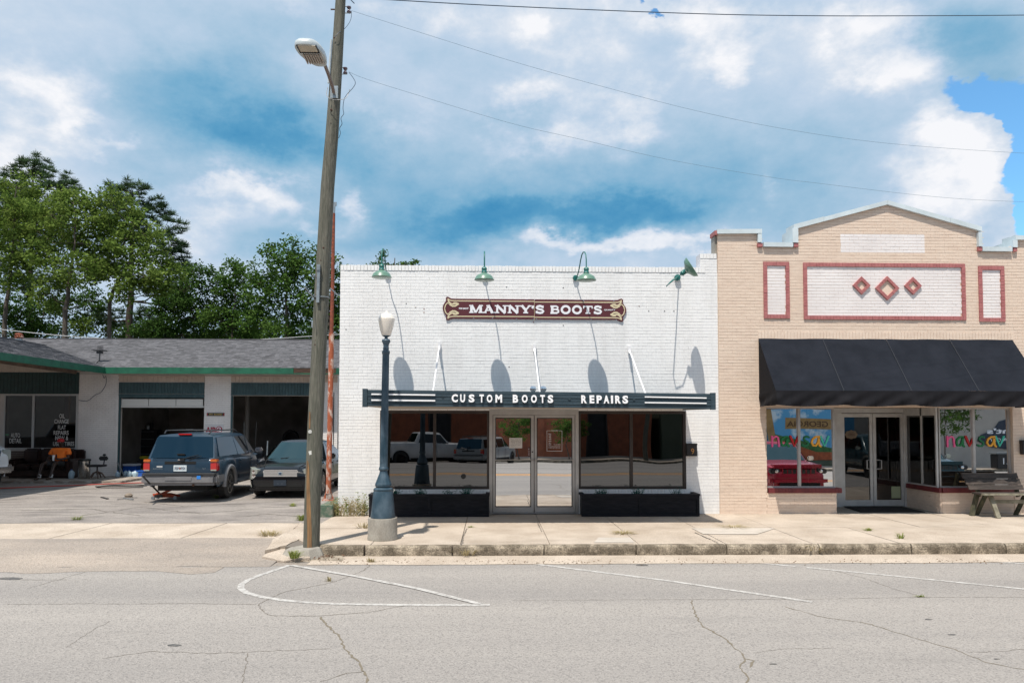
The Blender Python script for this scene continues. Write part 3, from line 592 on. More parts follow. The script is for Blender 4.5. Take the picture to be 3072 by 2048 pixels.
tuft('weed', 'dry weeds in the kerb joint right of the lamp post', G(1400, 1662, -.14), .22, .14, 90, weed_dry, seed=2)
tuft('weed', 'small yellow weed in a road crack inside the painted loop', G(988, 1742, ZR), .07, .09, 26, weed_dry, seed=3)
tuft('weed', 'green weed growing against the footing of the wooden pole', G(882, 1672, -.1), .14, .14, 90, weed_g, seed=4)
tuft('weed', 'spreading dry weed on the pavement slab joint before the right planter', G(1868, 1600, 0), .26, .06, 120, weed_dry, seed=5)
tuft('weed', 'long low dry weed strip beside the utility cover in the pavement', G(2200, 1580, 0), .30, .04, 90, weed_dry, seed=6)
tuft('weed', 'green weed on the pavement in front of the glass shop doors', G(2605, 1591, 0), .12, .07, 50, weed_g, seed=7)
tuft('weed', 'tall thin green weed near the kerb in front of the tan shop', G(2702, 1615, 0), .09, .13, 40, weed_g, seed=8)
tuft('weed', 'yellowish grass tuft at the edge of the driveway left of the pole', G(808, 1607, -.05), .24, .13, 130, weed_dry, seed=9)
tuft('weed', 'green grass tuft behind the pole at the forecourt edge', G(905, 1560, 0), .16, .15, 90, weed_g, seed=10)
tuft('weed', 'pair of green weeds where forecourt meets the pavement strip', G(232, 1558, 0), .14, .09, 60, weed_g, seed=11)
tuft('weed', 'green weed on the forecourt behind the sedan shadow', G(878, 1518, 0), .12, .1, 60, weed_g, seed=12)
tuft('weed', 'short green weed under the rear wheel of the blue vehicle', G(648, 1494, 0), .12, .14, 50, weed_g, seed=13)
tuft('weed', 'brown dried weed on the gutter edge near the lamp post', G(1112, 1686, ZR), .08, .09, 60, weed_dry, seed=14)
tuft('weed', 'little green weed in the road crack at right', G(2760, 1789, ZR), .08, .04, 26, weed_g, seed=15)
tuft('weed', 'small green weed in the joint left of the canopy shadow', G(1412, 1581, 0), .09, .05, 30, weed_g, seed=16)
tuft('weed', 'dried stalks beside the round concrete footing of the lamp post', G(1093, 1583, 0), .2, .14, 60, weed_dry, seed=17)
def bush(name, label, base, w, d, h, n, mat, seed):
    q = random.Random(seed); mb = MB()
    for i in range(n):
        b = Vector(base)+Vector((q.uniform(-w, w), q.uniform(-d, d), 0)); lean = Vector((q.uniform(-.2, .2), q.uniform(-.15, .05), 1)); L_ = h*q.uniform(.4, 1)
        t_ = b+lean*L_; mb.add([b-Vector((.003, 0, 0)), b+Vector((.003, 0, 0)), t_], [(0, 1, 2)])
        for k in range(9):
            p = b.lerp(t_, q.uniform(.15, 1)); e = Vector((q.uniform(-1, 1), q.uniform(-1, 1), q.uniform(-.3, 1))).normalized()*q.uniform(.03, .07); f = Vector((q.uniform(-1, 1), q.uniform(-1, 1), q.uniform(-1, 1))).normalized()*.011
            mb.add([p, p+e*.5+f, p+e, p+e*.5-f], [(0, 1, 2, 3)])
    return tag(mb.build(name, mat), label, 'weed')
bush('wild_bush', 'straggly dry weeds against the corner of the white brick wall', (px(1050), 15.45, 0), .38, .12, .40, 120, weed_dry, 1)
bush('wild_bush', 'taller green stalks at the white brick corner by the left planter', (px(1092), 15.5, 0), .12, .1, .5, 22, weed_g, 2)
bush('wild_bush', 'green stalks rising from the dry weeds beside the green low wall', (px(1040), 15.4, 0), .14, .1, .45, 14, weed_g, 3)
# litter
for i, (u, v, s_) in enumerate(((1732, 1656, .035), (1760, 1658, .022), (2200, 1662, .025))):
    o = MB().lathe([(s_*.3, 0), (s_, s_*.4), (s_*.8, s_*.8), (s_*.2, s_)], G(u, v, ZR+.01), 8).build('litter', bright_white); tag(o, ['crumpled white litter in the gutter below the shop door', 'smaller white scrap beside the crumpled litter in the gutter', 'white scrap in the gutter before the tan shop corner'][i], 'litter')
mb = MB(); q = random.Random(5)
for i in range(260):
    u = q.uniform(900, 3050); p = G(u, q.gauss(1683, 4), ZR+.012); a = q.uniform(0, 3); e = Vector((math.cos(a), math.sin(a), .3))*q.uniform(.008, .028); f = Vector((-math.sin(a), math.cos(a), .2))*.009
    mb.add([p-e, p-f, p+e, p+f], [(0, 1, 2, 3)])
tag(mb.build('leaf_litter', M('dead leaves', (.16, .09, .045), .9, c2=(.07, .05, .03), scale=9)), 'brown leaf bits scattered along the gutter edge', 'leaf litter', kind='stuff')

# ------------------------------------------------------------------ white shop
wx0, wx1 = px(1016.5), px(2157); wtop = pz(798)
shop = thing('brick_shop', 'white painted brick shop with dark front windows and double glass doors', 'building', ((wx0+wx1)/2, YF+3, 0))
ox0, ox1, otop = px(1140), px(2058), pz(1228)
holed('wall', mortar_w, shop, wx0, wx1, -.05, wtop-.12, YF, .28, [(ox0, ox1, -.05, otop)])
bricks(shop, white_brick, wx0, wx1, 0, wtop-.12, YF, [(ox0, ox1, -1, otop)], n_ind=300, near=(0, 1.9), seed=3)
r_ = random.Random(4); x = wx0   # rowlock course along the parapet
mb = MB()
while x < wx1-.34:
    w = r_.uniform(.068, .076); mb.box(x+.003, x+w-.004, YF-.012-r_.uniform(0, .004), YF+.28, wtop-.12+.004, wtop+r_.uniform(-.004, .004)); x += w
tag(mb.build('rowlock_course', white_brick, shop), kind='stuff')
pxa = px(2104); bz = pz(757)
B('parapet_pier', mortar_w, shop, pxa, wx1-.02, YF+.0, YF+.3, wtop-.12, bz)
bricks(shop, white_brick, pxa, wx1-.01, wtop-.12, bz-.1, YF, seed=5)
mb = MB(); x = pxa
while x < wx1-.05: mb.box(x+.003, x+.069, YF-.012, YF+.3, bz-.1, bz+.004); x += .073
tag(mb.build('rowlock_course', white_brick, shop), kind='stuff')
for u, v in ((1519, 861), (1690, 862), (1216, 912), (1245, 924), (1270, 928), (1919, 916), (1996, 930), (2024, 930), (1948, 930), (1600, 966), (1690, 975), (1270, 938), (1035, 990), (1527, 1100)):
    MB().lathe([(.001, 0), (.010, 0), (.012, .004), (.001, .006)], (px(u), YF-.010, pz(v)), 8, axis='y').build('wall_anchor', rust_top if u in (1600, 1270, 1919) else black_m, shop)
# body behind the front
B('side_wall', white_brick, shop, wx0, wx0+.25, YF+.281, YF+14, -.05, wtop-.5)
B('rear_wall', white_brick, shop, wx0, wx1, YF+14, YF+14.25, -.05, wtop-.6)
B('roof', M('roof felt', (.12, .12, .12), .9), shop, wx0+.25, wx1, YF+.281, YF+14, wtop-.75, wtop-.6)
B('floor', M('dim shop floor', (.12, .11, .10), .6), shop, wx0+.25, wx1, YF+.03, YF+14, -.045, .002)
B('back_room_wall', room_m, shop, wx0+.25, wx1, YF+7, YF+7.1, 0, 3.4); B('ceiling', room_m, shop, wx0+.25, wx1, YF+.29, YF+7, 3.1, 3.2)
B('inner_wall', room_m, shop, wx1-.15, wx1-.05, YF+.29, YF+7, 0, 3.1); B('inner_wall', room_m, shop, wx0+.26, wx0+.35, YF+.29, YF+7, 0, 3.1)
yg = YF+.07
# head and jambs in the opening
dl, dr = px(1468), px(1736)
for (a, b, mu) in ((1140, 1468, 1303.5), (1736, 2058, 1895)):
    A, Bx = px(a), px(b); zt, zb = otop, pz(1467); f = .055; m_ = px(mu)
    mb = MB().box(A, Bx, yg-.04, yg+.04, zt-.085, zt).box(A, Bx, yg-.045, yg+.045, zb, zb+f).box(A, A+f*.9, yg-.04, yg+.04, zb+f, zt-.085).box(Bx-f*.9, Bx, yg-.04, yg+.04, zb+f, zt-.085).box(m_-.03, m_+.03, yg-.042, yg+.04, zb+f, zt-.085)
    w = mb.build('window_frame', brown_fr, shop)
    for (xa, xb) in ((A+f*.9, m_-.03), (m_+.03, Bx-f*.9)):
        tl = rnd.uniform(-.002, .002)
        g = MB().add([(xa, yg+.012+tl, zb+f), (xb, yg+.012-tl, zb+f), (xb, yg+.012-tl, zt-.085), (xa, yg+.012+tl, zt-.085), (xa, yg+.018+tl, zb+f), (xb, yg+.018-tl, zb+f), (xb, yg+.018-tl, zt-.085), (xa, yg+.018+tl, zt-.085)], [(0, 1, 2, 3), (7, 6, 5, 4)]).build('pane', win_glass, w)
    # white brick sill band and wall below
    B('sill_wall', mortar_w, shop, A, Bx, YF+.02, YF+.25, 0, zb-.001)
    bricks(shop, white_brick, A, Bx, 0, zb-.105, YF+.02, seed=8)
    x = A; mb = MB()
    while x < Bx-.03: mb.box(x+.002, x+.068, YF-.005, YF+.2, zb-.10, zb-.004); x += .071
    tag(mb.build('rowlock_course', white_brick, shop), kind='stuff')
tag(MB().lathe([(.001, 0), (.055, 0), (.055, .002), (.001, .002)], (px(1390.5), yg+.006, pz(1429)), 24, axis='y').build('sticker', M('dark sticker', (.02, .02, .02), .5), shop), None)
# doors
zt_ = pz(1232); ld = pz(1244); zb_ = .02
mb = MB().box(dl, px(1478), yg-.06, yg+.06, 0, zt_).box(px(1726), dr, yg-.06, yg+.06, 0, zt_).box(px(1478), px(1726), yg-.06, yg+.06, ld, zt_).box(px(1478), px(1726), yg-.05, yg+.06, 0, .022).box(dl+.02, dl+.045, yg-.07, yg-.06, 0, zt_)
mb.build('door_frame', alu, shop); B('door_head', alu, shop, dl, dr, YF-.01, yg+.06, zt_+.001, otop+.004)
for (a, b) in ((1479.5, 1602), (1604, 1725)):
    A, Bx = px(a), px(b); gl, gr = px(a+7), px(b-9 if a < 1500 else b-8); gt, gb = pz(1253), pz(1520)
    d = MB().box(A, gl, yg-.03, yg+.02, zb_+.01, ld-.006).box(gr, Bx, yg-.03, yg+.02, zb_+.01, ld-.006).box(gl, gr, yg-.03, yg+.02, gt, ld-.006).box(gl, gr, yg-.03, yg+.02, zb_+.01, gb).build('door', alu, shop)
    MB().box(gl-.004, gl+.012, yg-.034, yg-.02, gb, gt).box(gr-.012, gr+.004, yg-.034, yg-.02, gb, gt).box(gl, gr, yg-.034, yg-.02, gt-.012, gt+.004).box(gl, gr, yg-.034, yg-.02, gb-.004, gb+.012).build('gasket', black_m, d)
    MB().quad((gl, yg-.01, gb), (gr, yg-.01, gb), (gr, yg-.01, gt), (gl, yg-.01, gt)).build('pane', door_glass, d)
    zh = pz(1379)
    MB().tube([(A+.01, yg-.075, zh), (Bx-.01, yg-.075, zh)], .011, 8).box(A+.01, A+.03, yg-.08, yg-.03, zh-.02, zh+.02).box(Bx-.03, Bx-.01, yg-.08, yg-.03, zh-.02, zh+.02).build('push_bar', alu, d)
    if a < 1500:
        x0, x1, z0, z1 = px(1528), px(1567), pz(1344), pz(1313)
        pp = B('paper_notice', M('paper', (.66, .63, .60), .8), d, x0, x1, yg-.014, yg-.012, z0, z1); pp['label'] = 'white paper notice taped inside the left glass door'
        for k in range(6): text(['Please check our', 'other location or', 'website. To reach', 'someone, please call', 'during the week.', 'Thank you'][k], x0+.03, x0+.03+(.22 if k < 5 else .1), z1-.04-k*.03, z1-.025-k*.03, yg-.0145, black_m, d, 'notice_text', depth=.0005)
        B('push_label', M('dark red label', (.10, .03, .03), .5), d, px(1583.5), px(1590.5), yg-.0140, yg-.012, pz(1369), pz(1340))
        for k, ch in enumerate('PUSH'): text(ch, px(1585.5), px(1588.8), pz(1348.5+k*5.5), pz(1345+k*5.5), yg-.0145, lamp_white, d, 'lettering', depth=.0005)
        MB().lathe([(.001, 0), (.016, 0), (.016, .006), (.001, .006)], (px(1597.5), yg-.037, pz(1355)), 16, axis='y').build('lock', black_m, d)
    else:
        x0, x1, z0, z1 = px(1641), px(1687), pz(1353), pz(1291); t = .006; yy = yg-.0125
        MB().box(x0, x0+t, yy, yy+.002, z0, z1).box(x1-t, x1, yy, yy+.002, z0, z1).box(x0+t, x1-t, yy, yy+.002, z0, z0+t).box(x0+t, px(1653), yy, yy+.002, z1-t, z1).box(px(1676), x1-t, yy, yy+.002, z1-t, z1).build('hours_border', bright_white, d)
        text('HOURS', px(1655), px(1674), pz(1293), pz(1289), yy, bright_white, d, depth=.001)
        for k, s_ in enumerate(('MON', 'TUE', 'WED', 'THU', 'FRI', 'SAT', 'SUN')):
            text(s_, px(1646.5), px(1654), pz(1302+k*5.4), pz(1299.3+k*5.4), yy, bright_white, d, depth=.001, bold=.02)
            if k == 6: text('CLOSED', px(1662), px(1682), pz(1302+k*5.4), pz(1299.3+k*5.4), yy, bright_white, d, depth=.001, spacing=1.3)
        text("IF WE'RE NOT HERE CALL", px(1646), px(1682), pz(1343.5), pz(1341), yy, bright_white, d, depth=.001); B('hours_rule', bright_white, d, px(1646), px(1682), yy, yy+.001, pz(1338.5), pz(1338))
B('doormat_strip', dark_m, shop, dl+.05, dr-.05, YF-.03, YF+.0, .003, .008)

# canopy
YC = 13.45
can = thing('shop_canopy', 'weathered navy board canopy lettered CUSTOM BOOTS REPAIRS', 'canopy', (px(1600), 14.5, 2.4))
cl_, cr_ = px(1087, YC), px(2147, YC)
def cz(x, top): return (pz(1169, YC)+(x-cl_)/(cr_-cl_)*(pz(1178.5, YC)-pz(1169, YC))) if top else (pz(1219, YC)+(x-cl_)/(cr_-cl_)*(pz(1225.5, YC)-pz(1219, YC)))
nb = 5
for k in range(nb):
    f0, f1 = k/nb, (k+1)/nb; q = lambda x, f: cz(x, 0)+(cz(x, 1)-cz(x, 0))*f; y = YC-(.008 if k % 2 else .0)
    MB().prism([(cl_+.05, q(cl_+.05, f0)+.003), (cr_-.05, q(cr_-.05, f0)+.003), (cr_-.05, q(cr_-.05, f1)-.003), (cl_+.05, q(cl_+.05, f1)-.003)], y, y+.03).build('board', navy_wood, can)
MB().prism([(cl_+.04, cz(cl_, 0)+.01), (cr_-.04, cz(cr_, 0)+.01), (cr_-.04, cz(cr_, 1)-.01), (cl_+.04, cz(cl_, 1)-.01)], YC+.031, YC+.06).build('backing', navy_dark, can)
for x, s_ in ((cl_, 1), (cr_, -1)):
    a, b = sorted((x, x+s_*.085)); MB().prism([(a, cz(x, 0)-.012), (b, cz(x, 0)-.012), (b, cz(x, 1)+.012), (a, cz(x, 1)+.012)], YC-.02, YC+.06).build('corner_board', navy_wood, can)
    MB().add([(x, YC+.061, cz(x, 0)), (x+s_*.03, YC+.061, cz(x, 0)), (x+s_*.03, YF-.02, cz(x, 0)+.02), (x, YF-.02, cz(x, 0)+.02), (x, YC+.061, cz(x, 1)), (x+s_*.03, YC+.061, cz(x, 1)), (x+s_*.03, YF-.02, cz(x, 1)), (x, YF-.02, cz(x, 1))], [(0, 1, 2, 3)[::-1], (4, 5, 6, 7), (0, 1, 5, 4), (1, 2, 6, 5), (2, 3, 7, 6), (3, 0, 4, 7)]).build('side_board', navy_dark, can, fix=True)
zs_ = pz(1219, YC)
MB().add([(cl_+.035, YC+.065, cz(cl_, 0)+.005), (cr_-.035, YC+.065, cz(cr_, 0)+.005), (cr_-.035, YF-.015, otop+.02), (cl_+.035, YF-.015, otop+.02), (cl_+.035, YC+.065, cz(cl_, 0)+.05), (cr_-.035, YC+.065, cz(cr_, 0)+.05), (cr_-.035, YF-.015, otop+.06), (cl_+.035, YF-.015, otop+.06)],
         [(0, 1, 2, 3)[::-1], (4, 5, 6, 7), (0, 1, 5, 4), (1, 2, 6, 5), (2, 3, 7, 6), (3, 0, 4, 7)]).build('soffit', beige, can, fix=True)
MB().add([(cl_+.035, YC+.065, cz(cl_, 1)-.03), (cr_-.035, YC+.065, cz(cr_, 1)-.03), (cr_-.035, YF-.015, cz(cr_, 1)), (cl_+.035, YF-.015, cz(cl_, 1))], [(0, 1, 2, 3)]).build('top_deck', navy_dark, can)
# stripes
for (u0, u1, v0, v1, w_) in ((1114, 1305.5, 1183, 1185, 4.2), (1114, 1305.5, 1200.5, 1202, 4.4), (1934, 2119, 1189, 1192, 3.6), (1934, 2119, 1206, 1208, 3.6)):
    xa, xb = px(u0, YC), px(u1, YC); h = w_*YC/FPX/2; za, zb2 = pz(v0, YC), pz(v1, YC)
    MB().prism([(xa, za-h), (xb, zb2-h), (xb, zb2+h), (xa, za+h)], YC-.03, YC-.012).build('stripe', bright_white, can)
# raised letters
LT = [('C', 1355, 1373.5), ('U', 1380.5, 1395.5), ('S', 1406, 1423.5), ('T', 1438, 1451.5), ('O', 1460, 1477), ('M', 1486, 1506), ('B', 1538, 1554), ('O', 1565, 1582.5), ('O', 1592.5, 1610), ('T', 1620, 1634), ('S', 1642.5, 1659),
      ('R', 1743, 1759.5), ('E', 1768, 1782), ('P', 1789, 1804.5), ('A', 1810, 1826.5), ('I', 1832, 1838), ('R', 1844.5, 1861), ('S', 1866.5, 1883)]
for ch, a, b in LT:
    zo = (a-1355)/528*3
    text(ch, px(a, YC), px(b, YC), pz(1206.5+zo, YC), pz(1182.5+zo, YC), YC-.03, bright_white, can, 'letter', bold=.045, depth=.03)
for u, v in ((1328, 1188), (1708, 1196), (1902, 1197)):
    MB().lathe([(.001, 0), (.02, 0), (.02, .01), (.001, .01)], (px(u, YC), YC-.018, pz(v, YC)), 12, axis='y').build('old_bolt', navy_dark, can)
for (u, v, ul) in ((1317, 1037, 1299), (1603, 1041, 1619), (1888, 1045, 1936)):
    xw, zw = px(u), pz(v); xl = px(ul, YC+.4); zl_ = cz(xl, 1)-.02
    MB().tube([(xw, YF-.04, zw-.02), (xl, YC+.35, zl_)], .016, 8).box(xw-.03, xw+.03, YF-.07, YF-.012, zw-.06, zw+.06).tube([(xw, YF-.05, zw-.05), (xw+(xl-xw)*.06, YF-.16, zw-.12)], .028, 8).build('tie_rod', rod_white, can)
for i, u in enumerate((1599, 1630)):
    c = Vector((px(u, 14.0), 14.0, pz(1166, 14.0)))
    fl_ = thing('flood_lamp', ['small silver round flood lamp, left of the pair on the canopy top', 'small silver round flood lamp, right of the pair on the canopy top'][i], 'lamp', tuple(c-Vector((0, 0, .06))), group='flood lamps on the canopy')
    MB().lathe([(.02, .1), (.05, .06), (.062, 0), (.05, -.006), (.001, -.012)], c, 16, axis='y').build('reflector', chrome, fl_, smooth=True); MB().tube([c+Vector((0, .05, 0)), c+Vector((0, .05, -.12))], .012, 6).build('bracket', galv, fl_)

# long sign
sg = thing('long_sign', 'maroon scroll ended sign reading MANNY\'S BOOTS on the white wall', 'sign', (px(1604), YF-.04, pz(925)))
YS = YF-.035
def spx(u, v): return (px(u, YS), pz(v, YS))
body = [(1352, 897), (1600, 897.5), (1852, 898.5)]
top = [(1341, 890.5), (1347, 893.5), (1352, 896), (1365, 896.5), (1604, 897.2), (1842, 898.3), (1855, 897.5), (1861, 894.5), (1866, 893.5), (1870.5, 896), (1871, 901), (1869.5, 906), (1873, 911), (1878.5, 919), (1881, 928), (1879, 937), (1874, 945), (1870, 950), (1871.5, 957), (1870, 962), (1865, 963), (1860, 960.5), (1850, 957), (1604, 957), (1365, 955.8), (1352, 956.5), (1346, 960), (1339.5, 961), (1336, 957), (1337, 951), (1335, 945), (1329, 936), (1326, 926), (1328, 915), (1334, 906), (1336.5, 901), (1335.5, 895), (1337.5, 891.5)]
MB().prism([spx(*p) for p in top], YS, YS+.025).build('panel', sign_maroon, sg, fix=True)
def sline(pts, w, mat=cream, name='scroll_line', k=0):
    pts = [Vector(spx(*p)) for p in pts]; hw = w*.5*YS/FPX; m = len(pts); L_ = []; R_ = []
    for i, p in enumerate(pts):
        d = (pts[min(i+1, m-1)]-pts[max(i-1, 0)]).normalized(); nn = Vector((-d.y, d.x))*hw*(1 if 0 < i < m-1 else .8); L_.append(p+nn); R_.append(p-nn)
    y = YS-.003-.0006*k; MB().add([(q_.x, y, q_.y) for q_ in L_]+[(q_.x, y, q_.y) for q_ in R_], [(i, i+1, m+i+1, m+i) for i in range(m-1)]).build(name, mat, sg)
for s_ in (0, 1):
    fx = (lambda u: u) if not s_ else (lambda u: 3207.5-u); fy = 0 if not s_ else 1.8
    for t_ in (0, 1):
        gy = (lambda v: v+fy) if not t_ else (lambda v: 1852.5-v+fy)
        c_ = lambda pts: [(fx(u), gy(v)) for u, v in pts]
        sline(c_([(1341.5, 896), (1345, 900), (1352, 902.6), (1370, 903.2), (1604, 903.4)]), 3.2, k=0)
        sline(c_([(1342, 898), (1344, 905), (1350, 911), (1357, 913), (1365, 911), (1374, 911.5)]), 4.5, k=1)
        sline(c_([(1347, 914), (1356, 919), (1364, 918.5), (1371, 914), (1375, 912)]), 5, k=2)
        sline(c_([(1375, 912), (1367, 908.5), (1360, 908.5), (1357, 912)]), 3, k=3)
        sline(c_([(1347, 913), (1341, 909), (1335, 915), (1332, 926)]), 3.2, k=4)
# slab serif letters
def slab(ch):
    w = .30; s = []
    T, b = 1.0, 0.0; ser = .13
    def st(x, y0=0, y1=1, ww=1): s.append(([(x, y0), (x, y1)], ww))
    def sf(x, y, L_): s.append(([(x-L_, y), (x+L_, y)], .46))
    if ch == 'M':
        st(.16); st(1.14); s.append(([(.2, 1), (.62, .05)], .8)); s.append(([(.62, .05), (1.08, 1)], .62))
        for x in (.16, 1.14): sf(x, .07, .24)
        sf(.08, .93, .16); sf(1.22, .93, .16); wd = 1.36
    elif ch == 'A':
        s.append(([(.16, 0), (.56, 1)], .62)); s.append(([(.52, 1), (.98, 0)], 1)); s.append(([(.3, .34), (.85, .34)], .42)); sf(.14, .07, .2); sf(1.0, .07, .24); sf(.48, .93, .16); wd = 1.2
    elif ch == 'N':
        st(.2, ww=.75); st(1.02, ww=.75); s.append(([(.16, 1), (1.04, 0)], .95)); sf(.2, .07, .22); sf(.12, .93, .18); sf(1.02, .93, .24); wd = 1.26
    elif ch == 'Y':
        s.append(([(.14, 1), (.58, .42)], .95)); s.append(([(1.02, 1), (.58, .42)], .62)); st(.58, 0, .46); sf(.58, .07, .26); sf(.16, .93, .22); sf(1.0, .93, .2); wd = 1.16
    elif ch == "'":
        s.append(([(.12, 1), (.12, .8), (.04, .62)], .8)); wd = .3
    elif ch == 'S':
        s.append(([(.80, .72), (.72, .88), (.5, .95), (.25, .9), (.14, .74), (.25, .6), (.5, .52), (.75, .44), (.86, .27), (.74, .1), (.5, .05), (.22, .12), (.12, .28)], .82)); s.append(([(.84, 1), (.84, .68)], .4)); s.append(([(.1, .0), (.1, .32)], .4)); wd = 1.0
    elif ch == 'B':
        st(.26); s.append(([(.05, .93), (.7, .93), (.88, .83), (.88, .66), (.7, .53), (.3, .52)], .62)); s.append(([(.05, .07), (.74, .07), (.95, .18), (.95, .4), (.74, .52)], .72)); wd = 1.1
    elif ch == 'O':
        s.append(([(.6+.44*math.cos(a), .5+.45*math.sin(a)) for a in [i*math.pi/10 for i in range(21)]], .86)); wd = 1.2
    elif ch == 'T':
        st(.56); s.append(([(.04, .93), (1.08, .93)], .5)); s.append(([(.08, .96), (.08, .66)], .42)); s.append(([(1.04, .96), (1.04, .66)], .42)); sf(.56, .07, .28); wd = 1.12
    return s, wd
Z0, Z1 = pz(939, YS), pz(915.5, YS); hh = Z1-Z0
for word, a, b in (("MANNY'S", 1408.5, 1634), ('BOOTS', 1650, 1808)):
    tot = sum(slab(c)[1] for c in word)+.07*(len(word)-1); X = px(a, YS); u_ = (px(b, YS)-X)/tot
    for c in word:
        s_, wd = slab(c); dz = -(X-px(1408, YS))/(px(1808, YS)-px(1408, YS))*hh*.03
        strokes(s_, X, Z0+dz, u_, hh, YS, hh*.335, sign_white, sg, 'letter', depth=.006, cap=False); X += (wd+.07)*u_
text('FINEST', px(1375.5, YS), px(1405, YS), pz(928.2, YS), pz(923.5, YS), YS-.003, sign_white, sg, bold=.04)
text('QUALITY', px(1813, YS), px(1848, YS), pz(930.2, YS), pz(925.5, YS), YS-.003, sign_white, sg, bold=.04)
for u, v in ((1468, 898.5), (1581, 898), (1604, 899), (1671, 899), (1752, 900), (1843, 900), (1420, 955), (1477, 954), (1549, 956), (1600, 955), (1609, 956), (1682, 956), (1774, 957), (1850, 958)):
    MB().lathe([(.001, 0), (.008, 0), (.006, .006), (.001, .007)], (px(u, YS), YS-.007, pz(v, YS)), 8, axis='y').build('screw', chrome, sg)
B('seam', cream, sg, px(1603, YS)-.003, px(1603, YS)+.003, YS-.0095, YS-.0005, pz(961, YS), pz(897, YS))

# gooseneck barn lamps
def barn_lamp(loc, label, first=None):
    if first: o = copy_tree(first); o.location = loc; o['label'] = label; return o
    o = thing('gooseneck_lamp', label, 'lamp', loc, group='barn lamps along the parapet')      # origin: the shade's rim centre
    MB().lathe([(.198, -.012), (.204, -.006), (.196, .006), (.185, .03), (.165, .07), (.12, .10), (.075, .125), (.055, .135), (.053, .142)], n=36).build('shade', lamp_green, o, True, smooth=50)
    MB().lathe([(.194, -.010), (.19, .0), (.16, .06), (.1, .10), (.03, .12)], n=36).build('shade_lining', lamp_white, o, True, smooth=50)
    MB().lathe([(.056, .140), (.062, .15), (.052, .165), (.050, .21), (.058, .22), (.048, .245), (.03, .26), (.012, .27)], n=20).build('socket', lamp_teal, o, True, smooth=50)
    MB().tube([(0, 0, .262), (0, .0, .42), (0, .03, .52), (0, .11, .60), (0, .22, .625), (0, .33, .59), (0, .42, .50), (0, .50, .38), (0, .60, .27), (0, .72, .21), (0, .81, .20)], .0125, 8).build('gooseneck', lamp_teal, o, True, smooth=60)
    MB().lathe([(.001, .78), (.055, .785), (.062, .80), (.062, .83), (.001, .83)], (0, 0, .20), 16, axis='y').build('wall_mount', lamp_teal, o, True, smooth=30)
    return o
YL = YF-.84
L1 = barn_lamp((px(1141, YL), YL, pz(833, YL)), 'green barn lamp on the parapet, above the street lamp globe')
L2 = barn_lamp((px(1451.5, YL), YL, pz(839, YL)), 'green barn lamp above the left half of the maroon sign', L1)
L3 = barn_lamp((px(1760, YL), YL, pz(838, YL)), 'green barn lamp with chipped shade above the right half of the maroon sign', L1); L3.rotation_euler.z = R(9)
# the fourth has come loose and points up
A_ = Vector((px(2006, 14.84), 14.84, pz(851, 14.84))); T_ = Vector((px(2079, 14.82), 14.82, pz(797, 14.82)))
L4 = thing('gooseneck_lamp', 'loose green barn lamp tipped sideways beside the tan building', 'lamp', tuple(T_), group='barn lamps along the parapet')
ax = Vector((.80, -.30, .52)).normalized(); rot = ax.to_track_quat('-Z', 'Y').to_matrix().to_4x4()
mm = Matrix.Translation(T_) @ rot
def xf(mb, m): mb.v = [tuple(m @ Vector(p)) for p in mb.v]; return mb
xf(MB().lathe([(.222, -.012), (.228, -.006), (.22, .006), (.21, .03), (.185, .07), (.12, .10), (.075, .125), (.055, .135)], n=36), mm).build('shade', lamp_green, L4, smooth=50)
xf(MB().lathe([(.215, -.010), (.2, .0), (.16, .06), (.1, .10), (.03, .12)], n=36), mm).build('shade_lining', lamp_white, L4, smooth=50)
xf(MB().lathe([(.056, .140), (.052, .165), (.050, .21), (.058, .22), (.03, .26), (.012, .27)], n=20), mm).build('socket', lamp_teal, L4, smooth=50)
e0 = mm @ Vector((0, 0, .26)); wm = Vector((px(2034), YF-.03, pz(830)))
MB().tube([e0, e0.lerp(A_, .5)+Vector((0, -.05, 0)), A_, A_+Vector((-.0, .12, -.01)), A_.lerp(wm, .5)+Vector((.0, .02, .03)), wm+Vector((0, -.05, 0))], .011, 8).build('gooseneck', lamp_teal, L4, smooth=60)
MB().lathe([(.001, -.06), (.062, -.05), (.066, -.03), (.066, .02), (.001, .02)], wm, 16, axis='y').build('wall_mount', lamp_teal, L4, smooth=30)

# wall letter box with number
mbx = thing('letter_box', 'black wall letter box numbered 9 beside the right shop window', 'letter box', (px(2076), YF-.1, pz(1368)))
x0, x1, z0, z1 = px(2060, YF-.1), px(2091, YF-.1), pz(1367.5, YF-.1), pz(1329, YF-.1)
B('box', black_m, mbx, x0, x1, YF-.1, YF-.012, z0, z1-.02, bevel=.006); B('lid', black_m, mbx, x0-.006, x1+.006, YF-.112, YF-.012, z1-.035, z1, bevel=.008)
text('9', px(2072.5, YF-.1), px(2081.5, YF-.1), pz(1361.5, YF-.1), pz(1344, YF-.1), YF-.102, M('brass', (.55, .28, .10), .35, metal=.6), mbx, depth=.003)
